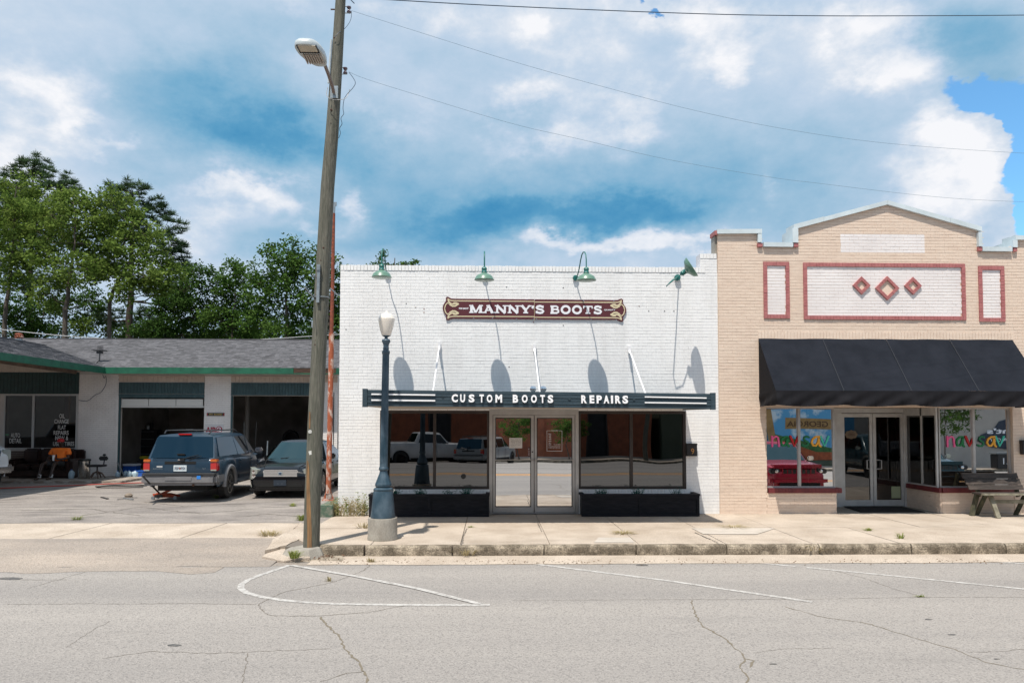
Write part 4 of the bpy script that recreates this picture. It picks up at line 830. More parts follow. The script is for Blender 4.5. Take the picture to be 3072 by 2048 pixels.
# planters
for (a, b, lab, sd_) in ((1109, 1468, 'black wooden planter box under the left shop window', 3), (1744, 2096.5, 'black wooden planter box under the right shop window', 4)):
    y0 = 15.24; A, Bx = px(a, y0), px(b, y0); H_ = pz(1481, y0)
    pl = thing('planter_box', lab, 'planter', ((A+Bx)/2, y0+.2, 0))
    holed('tub', black_wood, pl, A+.02, Bx-.02, .006, H_-.04, y0+.02, .02)
    B('side_board', black_wood, pl, A+.02, A+.045, y0+.041, YF-.03, .006, H_-.04); B('side_board', black_wood, pl, Bx-.045, Bx-.02, y0+.041, YF-.03, .006, H_-.04)
    B('soil', M('potting soil', (.03, .022, .016), .95), pl, A+.046, Bx-.046, y0+.042, YF-.03, .1, H_-.09)
    for (p, q_) in ((A, A+.05), ((A+Bx)/2-.03, (A+Bx)/2+.03), (Bx-.05, Bx)): B('batten', black_wood, pl, p, q_, y0-.004, y0+.02, .006, H_-.10)
    B('rail', black_wood, pl, A, Bx, y0-.008, y0+.02, H_-.1, H_-.045); B('top_rim', black_wood, pl, A-.01, Bx+.01, y0-.025, y0+.055, H_-.045, H_); B('top_rim', black_wood, pl, A-.01, A+.07, y0+.056, YF-.025, H_-.045, H_); B('top_rim', black_wood, pl, Bx-.07, Bx+.01, y0+.056, YF-.025, H_-.045, H_); B('bottom_rail', black_wood, pl, A+.0505, Bx-.0505, y0-.002, y0+.02, .006, .05)
    teal_leaf = leafmat('bluish plant green', (.01, .06, .05), (.03, .12, .09))
    for i, u in enumerate(((1187, 1265, 1350, 1402) if sd_ == 3 else (1802, 1912, 2027))):
        q = random.Random(sd_*10+i); mb = MB(); c = Vector((px(u, 15.35), 15.35, H_-.09))
        for k in range(60 if i != 2 else 26):
            a_ = q.uniform(0, 6.28); o_ = Vector((math.cos(a_), .4*math.sin(a_), 0))*q.uniform(.02, .17); tp = c+o_*1.1+Vector((0, 0, q.uniform(.1, .21))); s_ = Vector((.006, 0, .003))
            mb.add([c+o_*.3-s_, c+o_*.3+s_, tp], [(0, 1, 2)])
            for j in range(3): e = c.lerp(tp, q.uniform(.5, 1)); f = Vector((q.uniform(-.02, .02), 0, q.uniform(-.005, .02))); mb.add([e, e+f+Vector((0, 0, .006)), e+f*1.8, e+f-Vector((0, 0, .006))], [(0, 1, 2, 3)])
        tag(mb.build('plant', teal_leaf), (['small green plant poking up at the far left of the left planter', 'bushy green plant left of centre in the left planter', 'small sprig right of centre in the left planter', 'low spreading plant near the door end of the left planter'] if sd_ == 3 else ['bushy green plant near the door end of the right planter', 'bushy green plant in the middle of the right planter', 'thin green sprig near the outer end of the right planter'])[i], 'plant')
# ------------------------------------------------------------------ tan shop
YT = YF-.02
tx0 = px(2157, YT); tx1 = px(3042, YT)+1.55
tan = thing('gabled_shop', 'tan painted brick shop with stepped gable parapet and red brick panels', 'building', ((tx0+tx1)/2, YT+4, 0))
def T(u, v): return (P(u, v, YT).x, P(u, v, YT).z)
prof = [T(2150, 703), T(2270, 702), T(2272, 743), T(2390, 743), T(2391, 686), T(2658, 616), T(2934, 694), T(2936, 756), T(3046, 757), T(3047, 720)]
prof = [(tx0, prof[0][1]), (prof[1][0], prof[1][1]), (prof[2][0], prof[2][1]), (prof[3][0]-.01, prof[3][1]), (prof[3][0]+.0, prof[4][1]), prof[5], (prof[6][0], prof[6][1]), (prof[6][0]+.01, prof[7][1]), (prof[8][0], prof[8][1]), (prof[8][0]+.01, prof[9][1]), (tx1, prof[9][1])]
pxs = [p[0] for p in prof]; pzs = [p[1] for p in prof]
def ztop(x): return float(np.interp(x, pxs, pzs))
# openings
w1 = (px(2299, YT), px(2507, YT)); rc = (px(2507, YT), px(2822, YT)); w2 = (px(2822, YT), px(3038, YT)); zh = pz(1219, YT); zs0 = pz(1464, YT); zs1 = pz(1479, YT)
ho = (w1[0], w2[1], -1, zh)
mb = MB(); base = pz(1011, YT)    # wall face: lower part with opening, upper part following the parapet
lowtop = 3.2
holed('wall', mortar_t, tan, tx0, tx1, -.05, lowtop, YT, .3, [ho])
MB().prism([(tx0, lowtop+.001)]+[(tx1, lowtop+.001)]+[p for p in prof[::-1]], YT, YT+.3).build('upper_wall', mortar_t, tan, fix=True)
def rect(u0, v0, u1, v1): return (px(u0, YT), px(u1, YT), pz(v1, YT), pz(v0, YT))
slope = .0125
PN = [rect(2294.5, 780, 2373, 950.5), rect(2415, 781.5, 2904, 953), rect(2944, 788, 3022, 957)]
TP = rect(2530, 693, 2784.5, 749)
FW = 11.5*YT/FPX
band = (px(2277, YT), px(3041, YT), pz(1013, YT), pz(991, YT))
bricks(tan, tan_brick, tx0+.01, tx1, 0, 6.75, YT, [ho]+PN+[TP, band], zmax=lambda x: ztop(x), n_ind=300, near=(5.3, 1.8), seed=11, H=.0675)
mb = MB(); x = band[0]
while x < band[1]: mb.box(x+.003, x+.068, YT-.009, YT+.01, band[2]+.003, band[3]-.003); x += .0715
tag(mb.build('soldier_course', tan_brick, tan), kind='stuff')
bricks(tan, pale_brick, TP[0], TP[1], TP[2], TP[3], YT+.0, seed=12, D=.004)
for i, p in enumerate(PN):
    bricks(tan, pale_brick, p[0]+FW, p[1]-FW, p[2]+FW, p[3]-FW, YT, seed=13+i, D=.005)
    fr = MB().box(p[0]+.004, p[1]-.004, YT-.012, YT-.001, p[2]+.004, p[3]-.004)
    # red frame of header bricks, each one a piece
    def hb(a, b, c, d): return B('frame_brick', red_trim, tan, a, b, YT-.028-rnd.uniform(0, .006), YT+.005, c, d)
    x = p[0]; 
    n = round((p[1]-p[0])/.0715); w = (p[1]-p[0])/n
    for k in range(n):
        a = p[0]+k*w; hb(a+.002, a+w-.002, p[3]-FW, p[3]); hb(a+.002, a+w-.002, p[2], p[2]+FW)
    n = round((p[3]-p[2]-2*FW)/.0675); h = (p[3]-p[2]-2*FW)/n
    for k in range(n):
        c = p[2]+FW+k*h; hb(p[0], p[0]+FW, c+.002, c+h-.002); hb(p[1]-FW, p[1], c+.002, c+h-.002)
for (u, v, s_) in ((2582.6, 857, 27.5), (2659.5, 865, 37), (2736.5, 858, 27)):
    cx_, cz_ = T(u, v); r0 = s_*YT/FPX; r1 = r0-.085
    for a in range(4):
        c0, c1 = math.cos(a*math.pi/2), math.sin(a*math.pi/2); d0, d1 = math.cos((a+1)*math.pi/2), math.sin((a+1)*math.pi/2); nn = 4 if s_ > 30 else 3
        for k in range(nn):
            f, g = k/nn+.006, (k+1)/nn-.006; lp = lambda r, t: (cx_+r*(c0+(d0-c0)*t), cz_+r*(c1+(d1-c1)*t))
            MB().prism([lp(r0, f), lp(r0, g), lp(r1, g), lp(r1, f)], YT-.045-rnd.uniform(0, .004), YT+.002).build('frame_brick', red_trim, tan, fix=True)
    MB().prism([(cx_+r1, cz_), (cx_, cz_+r1), (cx_-r1, cz_), (cx_, cz_-r1)], YT-.009, YT+.001).build('diamond_panel', tan_brick, tan, fix=True)
# coping pieces along the parapet
def cop(a, b, h0, over=.07, nm='coping'):
    (xa, za), (xb, zb) = a, b
    MB().add([(xa, YT-over, za), (xb, YT-over, zb), (xb, YT-over, zb+h0), (xa, YT-over, za+h0), (xa, YT+.36, za), (xb, YT+.36, zb), (xb, YT+.36, zb+h0+.02), (xa, YT+.36, za+h0+.02)], [(0, 1, 2, 3), (4, 7, 6, 5), (0, 4, 5, 1), (3, 2, 6, 7), (0, 3, 7, 4), (1, 5, 6, 2)]).build(nm, coping_m, tan, fix=True)
h_ = .095
cop(T(2149, 703), T(2283, 702), h_); B('red_edge', red_trim, tan, tx0-.07, tx0-.002, YT-.05, YT+.3, T(2149, 703)[1]-.02, T(2149, 703)[1]+.07)
cop(T(2288, 741.5), T(2376, 742.5), h_); 
x_, z_ = T(2271, 742); B('coping_drop', coping_m, tan, x_, x_+.085, YT-.075, YT+.36, T(2277, 729)[1], T(2277, 704)[1]); B('red_edge', red_trim, tan, x_-.005, x_+.10, YT-.06, YT+.3, z_+.001, T(2277, 731)[1])
x_, z_ = T(2391, 742.5); B('coping_drop', coping_m, tan, x_-.125, x_+.0, YT-.08, YT+.5, T(2391, 730)[1], T(2391, 688)[1]); B('red_edge', red_trim, tan, x_-.09, x_+.005, YT-.065, YT+.3, z_+.001, T(2391, 731)[1])
apx = T(2658, 616)
l0, l1 = T(2378, 690), T(2467, 666.5); cop(l0, l1, h_+.01); cop((l1[0]+.004, l1[1]), (apx[0]-.002, apx[1]), h_)
r0, r1 = T(2846, 669.5), T(2940, 696); cop((apx[0]+.002, apx[1]), (r0[0]-.004, r0[1]), h_); cop(r0, r1, h_+.005)
x_, z_ = T(2930, 754); B('coping_drop', coping_m, tan, x_, x_+.08, YT-.078, YT+.36, T(2930, 741)[1], T(2930, 700)[1]); B('red_edge', red_trim, tan, x_+.0, x_+.085, YT-.062, YT+.3, z_, T(2930, 742)[1])
cop(T(2942, 755), T(3031, 756), h_); x_, z_ = T(3046, 756); B('coping_drop', coping_m, tan, x_-.10, x_, YT-.078, YT+.6, T(3046, 744)[1], T(3046, 722)[1]); B('red_edge', red_trim, tan, x_-.085, x_, YT-.062, YT+.3, z_, T(3046, 745)[1])
cop(T(3040, 721), (tx1, T(3040, 721)[1]), h_)
B('pilaster_cap', conc_g, tan, tx0-.05, tx0-.004, YT+.03, YT+.28, pz(756), prof[0][1]-.03)
# body
B('side_wall', tan_brick, tan, tx0, tx0+.25, YT+.301, YT+15, -.05, 5.2); B('side_wall', tan_brick, tan, tx1-.25, tx1, YT+.301, YT+15, -.05, 5.2); B('rear_wall', tan_brick, tan, tx0, tx1, YT+15, YT+15.2, -.05, 5.2); B('roof', dark_m, tan, tx0+.26, tx1-.26, YT+.301, YT+15, 5.0, 5.1)
YD = 17.02
zc_ = zh
B('floor', conc_g, tan, tx0+.26, tx1-.26, YT+.01, YT+15, -.04, -.001); B('ceiling', M('recess ceiling', (.5, .46, .42), .8), tan, tx0+.26, tx1-.26, YT+.301, YT+8, zh+.12, zh+.2)
B('recess_soffit', beige, tan, w1[0], w2[1], YT+.301, YD+.1, zh+.005, zh+.1)
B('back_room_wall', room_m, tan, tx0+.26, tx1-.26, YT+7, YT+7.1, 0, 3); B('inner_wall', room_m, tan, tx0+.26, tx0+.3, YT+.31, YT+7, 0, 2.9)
B('jamb_wall', tan_brick, tan, w2[1], w2[1]+.05, YT+.301, YD, 0, zh)
# shop windows
yw = YT+.10
def shopwin(A, Bx, mu, sA, sB):
    holed('sill_wall', mortar_t, tan, A, Bx, 0, zs1, YT+.012, .24); bricks(tan, tan_brick, A, Bx, 0, zs1, YT+.012, seed=21, H=.0675)
    x = sA; n = max(1, round((sB-sA)/.0715)); w_ = (sB-sA)/n
    for k in range(n): B('sill_brick', sill_red, tan, sA+k*w_+.0015, sA+(k+1)*w_-.0015, YT-.03, YT+.2, zs1+.001, zs0)
    f = .03; mb = MB().box(A, Bx, yw-.03, yw+.03, zh-.035, zh).box(A, Bx, yw-.035, yw+.035, zs0+.0005, zs0+.03).box(A, A+f, yw-.03, yw+.03, zs0+.03, zh-.035).box(Bx-f, Bx, yw-.03, yw+.03, zs0+.03, zh-.035).box(mu-.026, mu+.026, yw-.04, yw+.03, zs0+.03, zh-.035)
    w = mb.build('window_frame', alu, tan)
    for a, b in ((A+f, mu-.026), (mu+.026, Bx-f)): MB().quad((a, yw-.007, zs0+.03), (b, yw-.007, zs0+.03), (b, yw+.009, zh-.035), (a, yw+.009, zh-.035)).build('pane', shop_glass, w)
    return w
W1 = shopwin(w1[0], w1[1], px(2401, YT), px(2302, YT), px(2521, YT)); W2 = shopwin(w2[0], w2[1], px(2927, YT), px(2822, YT), w2[1])
# navsav lettering
pk, gn_, rd, ye, tl_ = [M(n, c, .5) for n, c in (('pink paint', (.75, .10, .28)), ('green paint', (.0, .16, .04)), ('red paint', (.42, .004, .006)), ('yellow paint', (.75, .36, .03)), ('turquoise paint', (.05, .50, .38)))]
gd_ = M('deep green paint', (.0, .13, .045), .5)
nL = [[(.08, .98), (.10, .0)], [(.10, .62), (.28, .88), (.55, .98), (.75, .86), (.80, .5), (.84, .0)]]
aL = [[(.85, .96), (.5, .93), (.2, .7), (.1, .38), (.25, .08), (.5, .06), (.72, .35), (.84, .9)], [(.84, .96), (.82, .45), (.86, .1), (.98, .0)]]
vL = [[(.05, .98), (.22, .55), (.40, .02), (.62, .5), (.80, .98)]]
sL = [[(.78, .9), (.55, .98), (.3, .9), (.22, .7), (.4, .56), (.66, .42), (.72, .2), (.5, .04), (.25, .04), (.05, .14)]]
for (u0, sc, W_, nm_) in ((2313.5, 1, W1, 'left'), (2839, 1, W2, 'right')):
    yy = yw-.012
    for L_, m_, a, b, wd in ((nL, pk, 0, 27, 5.5), (aL, gn_, 27, 53, 5.8), (vL, rd, 56, 87, 7), (sL, gd_, 92, 118, 6.2), (aL, ye, 118, 148, 6), (vL, tl_, 146, 178, 5.6)):
        X0 = px(u0+a, yy); X1 = px(u0+b, yy)
        strokes(L_, X0, pz(1337.5, yy), (X1-X0), pz(1307, yy)-pz(1337.5, yy), yy, wd*yy/FPX, m_, W_, 'letter')
# recessed double doors
A, Bx = px(2514, YD), px(2716, YD); B('door_header', alu_w, tan, rc[0]+.001, rc[1]-.05, YD-.03, YD+.1, pz(1236, YD), zh+.004)
B('door_post', alu_w, tan, rc[0]+.002, px(2521.5, YD), YD-.05, YD+.1, -.001, pz(1236, YD)); B('door_post', alu_w, tan, px(2706.5, YD), px(2718, YD), YD-.05, YD+.1, -.001, pz(1236, YD))
B('side_panel', alu_w, tan, px(2718.5, YD), rc[1]-.03, YD-.02, YD+.1, 0, pz(1236, YD))
zb_ = .015; ld = pz(1238, YD)
for i, (a, b, ga, gb, gbot) in enumerate(((2522, 2614.5, 2531, 2606, 1500), (2616, 2706, 2625, 2699, 1500))):
    A, Bx, g0, g1 = px(a, YD), px(b, YD), px(ga, YD), px(gb, YD); gt = pz(1249, YD); gz = pz(gbot, YD)
    d = MB().box(A, g0, YD-.03, YD+.02, zb_, ld).box(g1, Bx, YD-.03, YD+.02, zb_, ld).box(g0, g1, YD-.03, YD+.02, gt, ld).box(g0, g1, YD-.03, YD+.02, zb_, gz).build('door', alu_w, tan)
    MB().quad((g0, YD, gz), (g1, YD, gz), (g1, YD, gt), (g0, YD, gt)).build('pane', sdoor_glass, d)
    hx = px(2606 if i == 0 else 2624, YD); s_ = -1 if i == 0 else 1; z1, z0 = pz(1378, YD), pz(1406, YD)
    MB().tube([(hx, YD-.03, z1), (hx, YD-.09, z1), (hx+s_*-.0, YD-.09, z0), (hx, YD-.03, z0)] if 0 else [(hx-s_*.0, YD-.035, z1), (hx+s_*.10*-1*(-1), YD-.085, z1-.01), (hx+s_*.10, YD-.085, z0+.01), (hx, YD-.035, z0)], .013, 8).build('pull_handle', alu_w, d)
    B('push_rail', alu_w, d, g0, g1, YD+.03, YD+.045, pz(1378, YD)-.008, pz(1378, YD)+.004)
    if i == 0:
        cx_, cz_ = T(0, 0)[0], 0; c = P(2553.5, 1303, YD-.02); pts = []
        for k in range(40):
            a_ = k*math.pi/20; rr = 1+.07*math.cos(8*a_); pts.append((c.x+.145*rr*math.cos(a_), c.z+.10*rr*math.sin(a_)))
        pp = MB().prism(pts, YD-.022, YD-.016).build('open_plaque', M('faded plaque', (.17, .13, .09), .7), d, fix=True); pp['label'] = 'scalloped plaque reading OPEN in the left glass door'
        text('OPEN', c.x-.075, c.x+.075, c.z-.03, c.z+.03, YD-.0225, M('plaque letter', (.04, .025, .02), .6), d, depth=.002)
        text("COME IN WE'RE", c.x-.06, c.x+.06, c.z+.045, c.z+.06, YD-.0225, black_m, d, depth=.002)
    else:
        pp = B('paper_notice', M('pale green paper', (.36, .40, .25), .8), d, px(2670, YD), px(2697, YD), YD-.006, YD-.004, pz(1495, YD), pz(1459, YD)); pp['label'] = 'pale green paper in the lower corner of the right door'
# right hand return with its own glass
xr = px(2818, YT)
B('return_base', tan_brick, tan, xr-.0, xr+.2, YT+.02, YD-.03, 0, zs1)
rb = bricks; mbr = MB(); q = random.Random(3)
for k in range(7):
    y = YT+.02+(.1 if k % 2 else 0)
    while y < YD-.05:
        mbr.box(xr-.009-q.uniform(0, .003), xr, y+.005, min(y+.2, YD-.03)-.005, k*.0675+.005, k*.0675+.0625); y += .2
tag(mbr.build('brick_courses', tan_brick, tan), kind='stuff')
y = YT-.03
while y < YD-.1: B('sill_brick', sill_red, tan, xr-.05, xr-.031 if 0 else xr+.0, y+.0015, y+.07, zs1+.001, zs0); y += .0715
fr = MB(); x = xr-.01
for (a, b) in ((YT+.08, YT+.12), (YT+.62, YT+.67), (YD-.10, YD-.05)): fr.box(x-.02, x+.02, a, b, zs0+.03, zh-.001)
fr.box(x-.02, x+.02, YT+.08, YD-.05, zs0, zs0+.03).box(x-.02, x+.02, YT+.12, YD-.1, zh-.17, zh-.002)
rw = fr.build('return_frame', alu_w, tan)
for (a, b) in ((YT+.12, YT+.62), (YT+.67, YD-.1)): MB().quad((x, a, zs0+.03), (x, b, zs0+.03), (x, b, zh-.17), (x, a, zh-.17)).build('pane', sdoor_glass, rw)
xl = rc[0]; B('return_base', tan_brick, tan, xl-.2, xl, YT+.21, YD-.06, 0, zs1); MB().quad((xl-.03, YT+.2, zs1), (xl-.03, YD-.05, zs1), (xl-.03, YD-.05, zh), (xl-.03, YT+.2, zh)).build('side_pane', sdoor_glass, tan)
tag(MB().prismz([(G(2533, 1521).x, G(2533, 1521).y), (G(2703, 1520).x, G(2703, 1520).y), (G(2776, 1536.5).x, G(2776, 1536.5).y), (G(2582, 1536.5).x, G(2582, 1536.5).y)][::-1], .002, .016).build('doormat', M('black rubber mat', (.014, .013, .013), .95, bump=.8, bscale=160), fix=True), 'black doormat in front of the recessed glass double doors', 'doormat')
lbx = thing('letter_box', 'black letter box at the right edge on the tan brick pier', 'letter box', (px(3082, YT-.1), YT-.1, 1.2))
B('box', black_m, lbx, px(3065.5, YT-.1), px(3100, YT-.1), YT-.1, YT-.012, pz(1362, YT-.1), pz(1322, YT-.1), bevel=.006); B('lid', black_m, lbx, px(3064.5, YT-.1), px(3101, YT-.1), YT-.115, YT-.012, pz(1330, YT-.1), pz(1318, YT-.1), bevel=.006)

# ------------------------------------------------------------------ awning
aw = thing('fabric_awning', 'black canvas shed awning over the tan shop windows', 'awning', (px(2650, YT), YT-.5, 3))
ax0, ax1 = px(2277, YT), px(3041, YT); za = pz(1012, YT); YA = 14.72; zb_ = pz(1171, YA, 2400); zv = pz(1217, YA, 2400)
bays = 4; bw = (ax1-ax0)/bays; q = random.Random(9)
for b in range(bays):
    mb = MB(); nx, ny = 14, 8; vs = []
    for j in range(ny+1):
        for i in range(nx+1):
            s_, t_ = i/nx, j/ny; x = ax0+bw*(b+s_); sag = .022*math.sin(math.pi*s_)*math.sin(math.pi*t_*.9+.1)
            vs.append((x+.001*(1 if s_ == 0 else -1 if s_ == 1 else 0), YT-.02+(YA-YT+.02)*t_+sag*.8, za+(zb_-za)*t_-sag+.004*math.sin(s_*9+t_*4+b)))
    mb.add(vs, [(j*(nx+1)+i, (j+1)*(nx+1)+i, (j+1)*(nx+1)+i+1, j*(nx+1)+i+1) for j in range(ny) for i in range(nx)]).build('canvas_panel', fabric_blk, aw, smooth=60)
    if b: x = ax0+bw*b; MB().bar((x, YT-.03, za+.004), (x, YA-.004, zb_+.004), .012, .006).build('seam', M('seam grey', (.022, .026, .034), .85) if b == 1 else bpy.data.materials['seam grey'], aw)
# valance with folds, wrapping round both ends
path = [(ax0, YT-.03)]+[(ax0, YT-.03+(YA-YT+.03)*i/10) for i in range(1, 10)]+[(ax0+(ax1-ax0)*i/120, YA) for i in range(121)]+[(ax1, YA+(YT-.03-YA)*i/10) for i in range(1, 11)]
vs = []; ny = 10; m = len(path)
for i, (x, y) in enumerate(path):
    u_ = (i-10)/30 if 10 <= i <= 130 else 0; fx = abs(u_-round(u_)) if 10 <= i <= 130 else .5
    for j in range(ny+1):
        t_ = j/ny; fold = math.exp(-(fx/.12)**2)*.09*t_*math.sin(t_*2.6)+.028*math.sin(i*.55+t_*6)*t_+.016*math.sin(i*1.7)*t_
        o = -1 if 10 <= i <= 130 else 0
        vs.append((x+(fold if o == 0 else 0)*(-1 if i < 10 else 1), y+(-.012-fold*.9)*(1 if o else 0), zb_-(zb_-zv)*t_+.012*math.sin(i*.21)*t_+(.012*math.exp(-(fx/.08)**2) if t_ > .4 else 0)))
MB().add(vs, [(i*(ny+1)+j, i*(ny+1)+j+1, (i+1)*(ny+1)+j+1, (i+1)*(ny+1)+j) for i in range(m-1) for j in range(ny)]).build('valance', fabric_dk, aw, smooth=70)
for s_, x in ((-1, ax0), (1, ax1)):
    MB().add([(x, YT-.03, za-.01), (x, YT-.03, zb_), (x, YA, zb_), (x+s_*.001, YT-.03, za-.01)], [(0, 1, 2)]).build('side_panel', fabric_dk, aw)
fr = MB()
for b in range(bays+1):
    x = min(max(ax0+bw*b, ax0+.02), ax1-.02); fr.tube([(x, YT-.04, za-.05), (x, YA+.03, zb_-.03)], .013, 6).tube([(x, YT-.04, zb_-.04), (x, YA+.03, zb_-.04)], .013, 6)
fr.tube([(ax0+.02, YA+.03, zb_-.04), (ax1-.02, YA+.03, zb_-.04)], .013, 6).build('awning_frame', galv, aw)

# ------------------------------------------------------------------ bench
bn = thing('wooden_bench', 'dark weathered wooden bench with slanted back by the right shop window', 'bench', (px(2985, 15.0), 15.2, 0))
yb = 15.22; bx = lambda u: px(u, yb)
zz = [pz(v, yb) for v in (1471, 1455.5, 1438, 1420)]
for k in range(3):
    z0, z1 = zz[k]+.006, zz[k+1]-.004; y0, y1 = 15.28+.05*(k), 15.28+.05*(k+1)
    xl_ = bx((2908, 2904, 2899)[k]); xr_ = bx((3072, 3069, 3066)[k])
    MB().add([(xl_, y0-.015, z0), (xr_, y0-.015, z0), (xr_, y0+.02, z0), (xl_, y0+.02, z0), (xl_, y1-.015, z1), (xr_, y1-.015, z1+.004), (xr_, y1+.02, z1), (xl_, y1+.02, z1)], [(0, 3, 2, 1), (4, 5, 6, 7), (0, 1, 5, 4), (1, 2, 6, 5), (2, 3, 7, 6), (3, 0, 4, 7)]).build('back_plank', bench_dark, bn)
zse = pz(1481, 15.0)
for k in range(4): B('seat_plank', bench_pale if k == 0 else bench_dark, bn, bx(2915)-.0, bx(3076)+.15, 14.88+k*.1, 14.88+k*.1+.09, zse-.03+rnd.uniform(-.003, .003), zse+.003)
for u in (2950, 3068):
    x = bx(u); pal = bench_pale if u < 3000 else bench_green
    MB().bar((x+.03, 14.86, .0), (x-.01, 15.05, zse-.035), .09, .045, up=(0, 1, 0)).build('front_leg', pal, bn)
    MB().bar((x-.06, 15.42, .0), (x-.04, 15.14, zse-.035), .08, .045, up=(0, 1, 0)).build('rear_leg', bench_green, bn)
    MB().bar((x-.05, 15.34, zse-.1), (x-.04, 15.50, pz(1424, 15.4)), .09, .04, up=(1, 0, 0)).build('back_support', bench_green, bn)
MB().bar((bx(2916), 15.3, 0), (bx(2934), 15.3, zse-.035), .06, .10, up=(0, 1, 0)).build('rear_leg', bench_green, bn)
B('cross_rail', bench_pale, bn, bx(2958), bx(3064), 15.02, 15.06, pz(1512, 15.0), pz(1501, 15.0))

# ------------------------------------------------------------------ street lamp
YLp = 12.37; lc = Vector((P(1148, 1580, YLp).x, YLp, 0))
base = tag(MB().lathe([(.245, -.01), (.25, .02), (.243, .06), (.243, pz(1553, YLp)-.01), (.238, pz(1551, YLp))], lc, 40).build('lamp_footing', conc_g, smooth=40), 'round concrete footing under the blue street lamp', 'footing')
sl = thing('street_lamp', 'blue fluted cast iron street lamp with a white globe', 'street lamp', tuple(lc+Vector((0, 0, pz(1551, YLp)))))
lean = (P(1160, 940, YLp).x-lc.x)/(pz(940, YLp)-.4)
def lz(v): return pz(v, YLp)
def sh(mb): mb.v = [(x+lean*(z-.4), y, z) for x, y, z in mb.v]; return mb
rr = lambda w: w/2*YLp/FPX
sh(MB().lathe([(rr(71), lz(1550)), (rr(71), lz(1545)), (rr(68), lz(1530)), (rr(63), lz(1500)), (rr(58), lz(1474)), (rr(56), lz(1471)), (rr(58), lz(1469)), (rr(57), lz(1465)), (rr(50), lz(1462)), (rr(40), lz(1460))], lc, 40)).build('base', post_blue, sl, smooth=35)
sh(MB().lathe([(rr(40), lz(1461)), (rr(46), lz(1459)), (rr(49), lz(1456)), (rr(49), lz(1451)), (rr(44), lz(1445)), (rr(35), lz(1432)), (rr(26), lz(1420)), (rr(22), lz(1410))], lc, 12)).build('flare', post_blue, sl)
sh(MB().lathe([(rr(22), lz(1411)), (rr(27), lz(1409)), (rr(29), lz(1406)), (rr(27), lz(1402)), (rr(24), lz(1399)), (rr(23), lz(1397))], lc, 32)).build('collar', post_blue, sl, smooth=35)
vs = []; fs = []; n = 64
for i, (r_0, z) in enumerate(((rr(24), lz(1398)), (rr(23.6), lz(1390)), (rr(20.6), lz(1070)), (rr(20.6), lz(1062)))):
    for k in range(n):
        a = 2*math.pi*k/n; f = 1-(.11 if (k % 4) in (1, 2) and i in (1, 2) else 0); vs.append((lc.x+r_0*f*math.cos(a), lc.y+r_0*f*math.sin(a), z))
fs = [(i*n+k, i*n+(k+1) % n, (i+1)*n+(k+1) % n, (i+1)*n+k) for i in range(3) for k in range(n)]
sh(MB().add(vs, fs)).build('fluted_shaft', post_blue, sl)
sh(MB().lathe([(rr(20), lz(1064)), (rr(23), lz(1062)), (rr(24), lz(1058)), (rr(23), lz(1054)), (rr(17.5), lz(1052)), (rr(17.5), lz(1046)), (rr(19), lz(1045)), (rr(16), lz(1042)), (rr(17), lz(1035)), (rr(25), lz(1026)), (rr(26), lz(1023)), (rr(22), lz(1020)), (rr(10), lz(1017)), (rr(9), lz(1013)), (rr(20), lz(1010)), (rr(26), lz(1008.5)), (rr(18), lz(1006))], lc, 32)).build('capital', post_blue, sl, smooth=35)
sh(MB().lathe([(rr(24), lz(1009)), (rr(27), lz(1006)), (rr(35), lz(995)), (rr(42), lz(982)), (rr(47), lz(968)), (rr(49.5), lz(959)), (rr(49), lz(957)), (rr(47), lz(956)), (rr(45), lz(953)), (rr(37), lz(946.5)), (rr(24), lz(942.5)), (rr(12), lz(940.5)), (rr(11), lz(937)), (rr(6), lz(935)), (.002, lz(934))], lc, 40)).build('globe', globe_m, sl, smooth=50)

# ------------------------------------------------------------------ wooden pole, light, wires
YP = 11.8
def pp(u, v, Y=YP): return P(u, v, Y)
up = thing('utility_pole', 'tall leaning grey wooden utility pole at the kerb corner', 'utility pole', tuple(pp(934, 1638)))
key = [(934, 1640, 46.5), (938, 1500, 46), (946.5, 1275, 45.5), (954.5, 1100, 43.5), (967, 850, 42), (983, 560, 39.5), (996.5, 400, 38), (1010, 200, 33.5), (1022, 0, 29)]
pts = [pp(u, v) for u, v, w in key]; rs = [w/2*YP/FPX for u, v, w in key]
d = (pts[-1]-pts[-3]).normalized(); pts.append(pts[-1]+d*2.2); rs.append(.068); pts[0] = pts[0]+Vector((0, 0, -.15))
dp, dr_ = [], []
for i in range(len(pts)-1):
    for k in range(8): t_ = k/8; dp.append(pts[i].lerp(pts[i+1], t_)); dr_.append(rs[i]*(1-t_)+rs[i+1]*t_)
dp.append(pts[-1]); dr_.append(rs[-1]); pm = MB().tube(dp, dr_, 28)
q = random.Random(2); ph = [q.uniform(0, 6) for _ in range(28)]
pm.v = [(x+.004*math.sin(ph[i % 28]*3), y+.004*math.sin(ph[i % 28]*5+z*1.5), z) for i, (x, y, z) in enumerate(pm.v)]
pm.build('pole_trunk', pole_wood, up, smooth=60)
def front(u, v, off=0.0):      # point on the near side of the pole
    p = pp(u, v); return Vector((p.x, YP-.118-off, p.z))
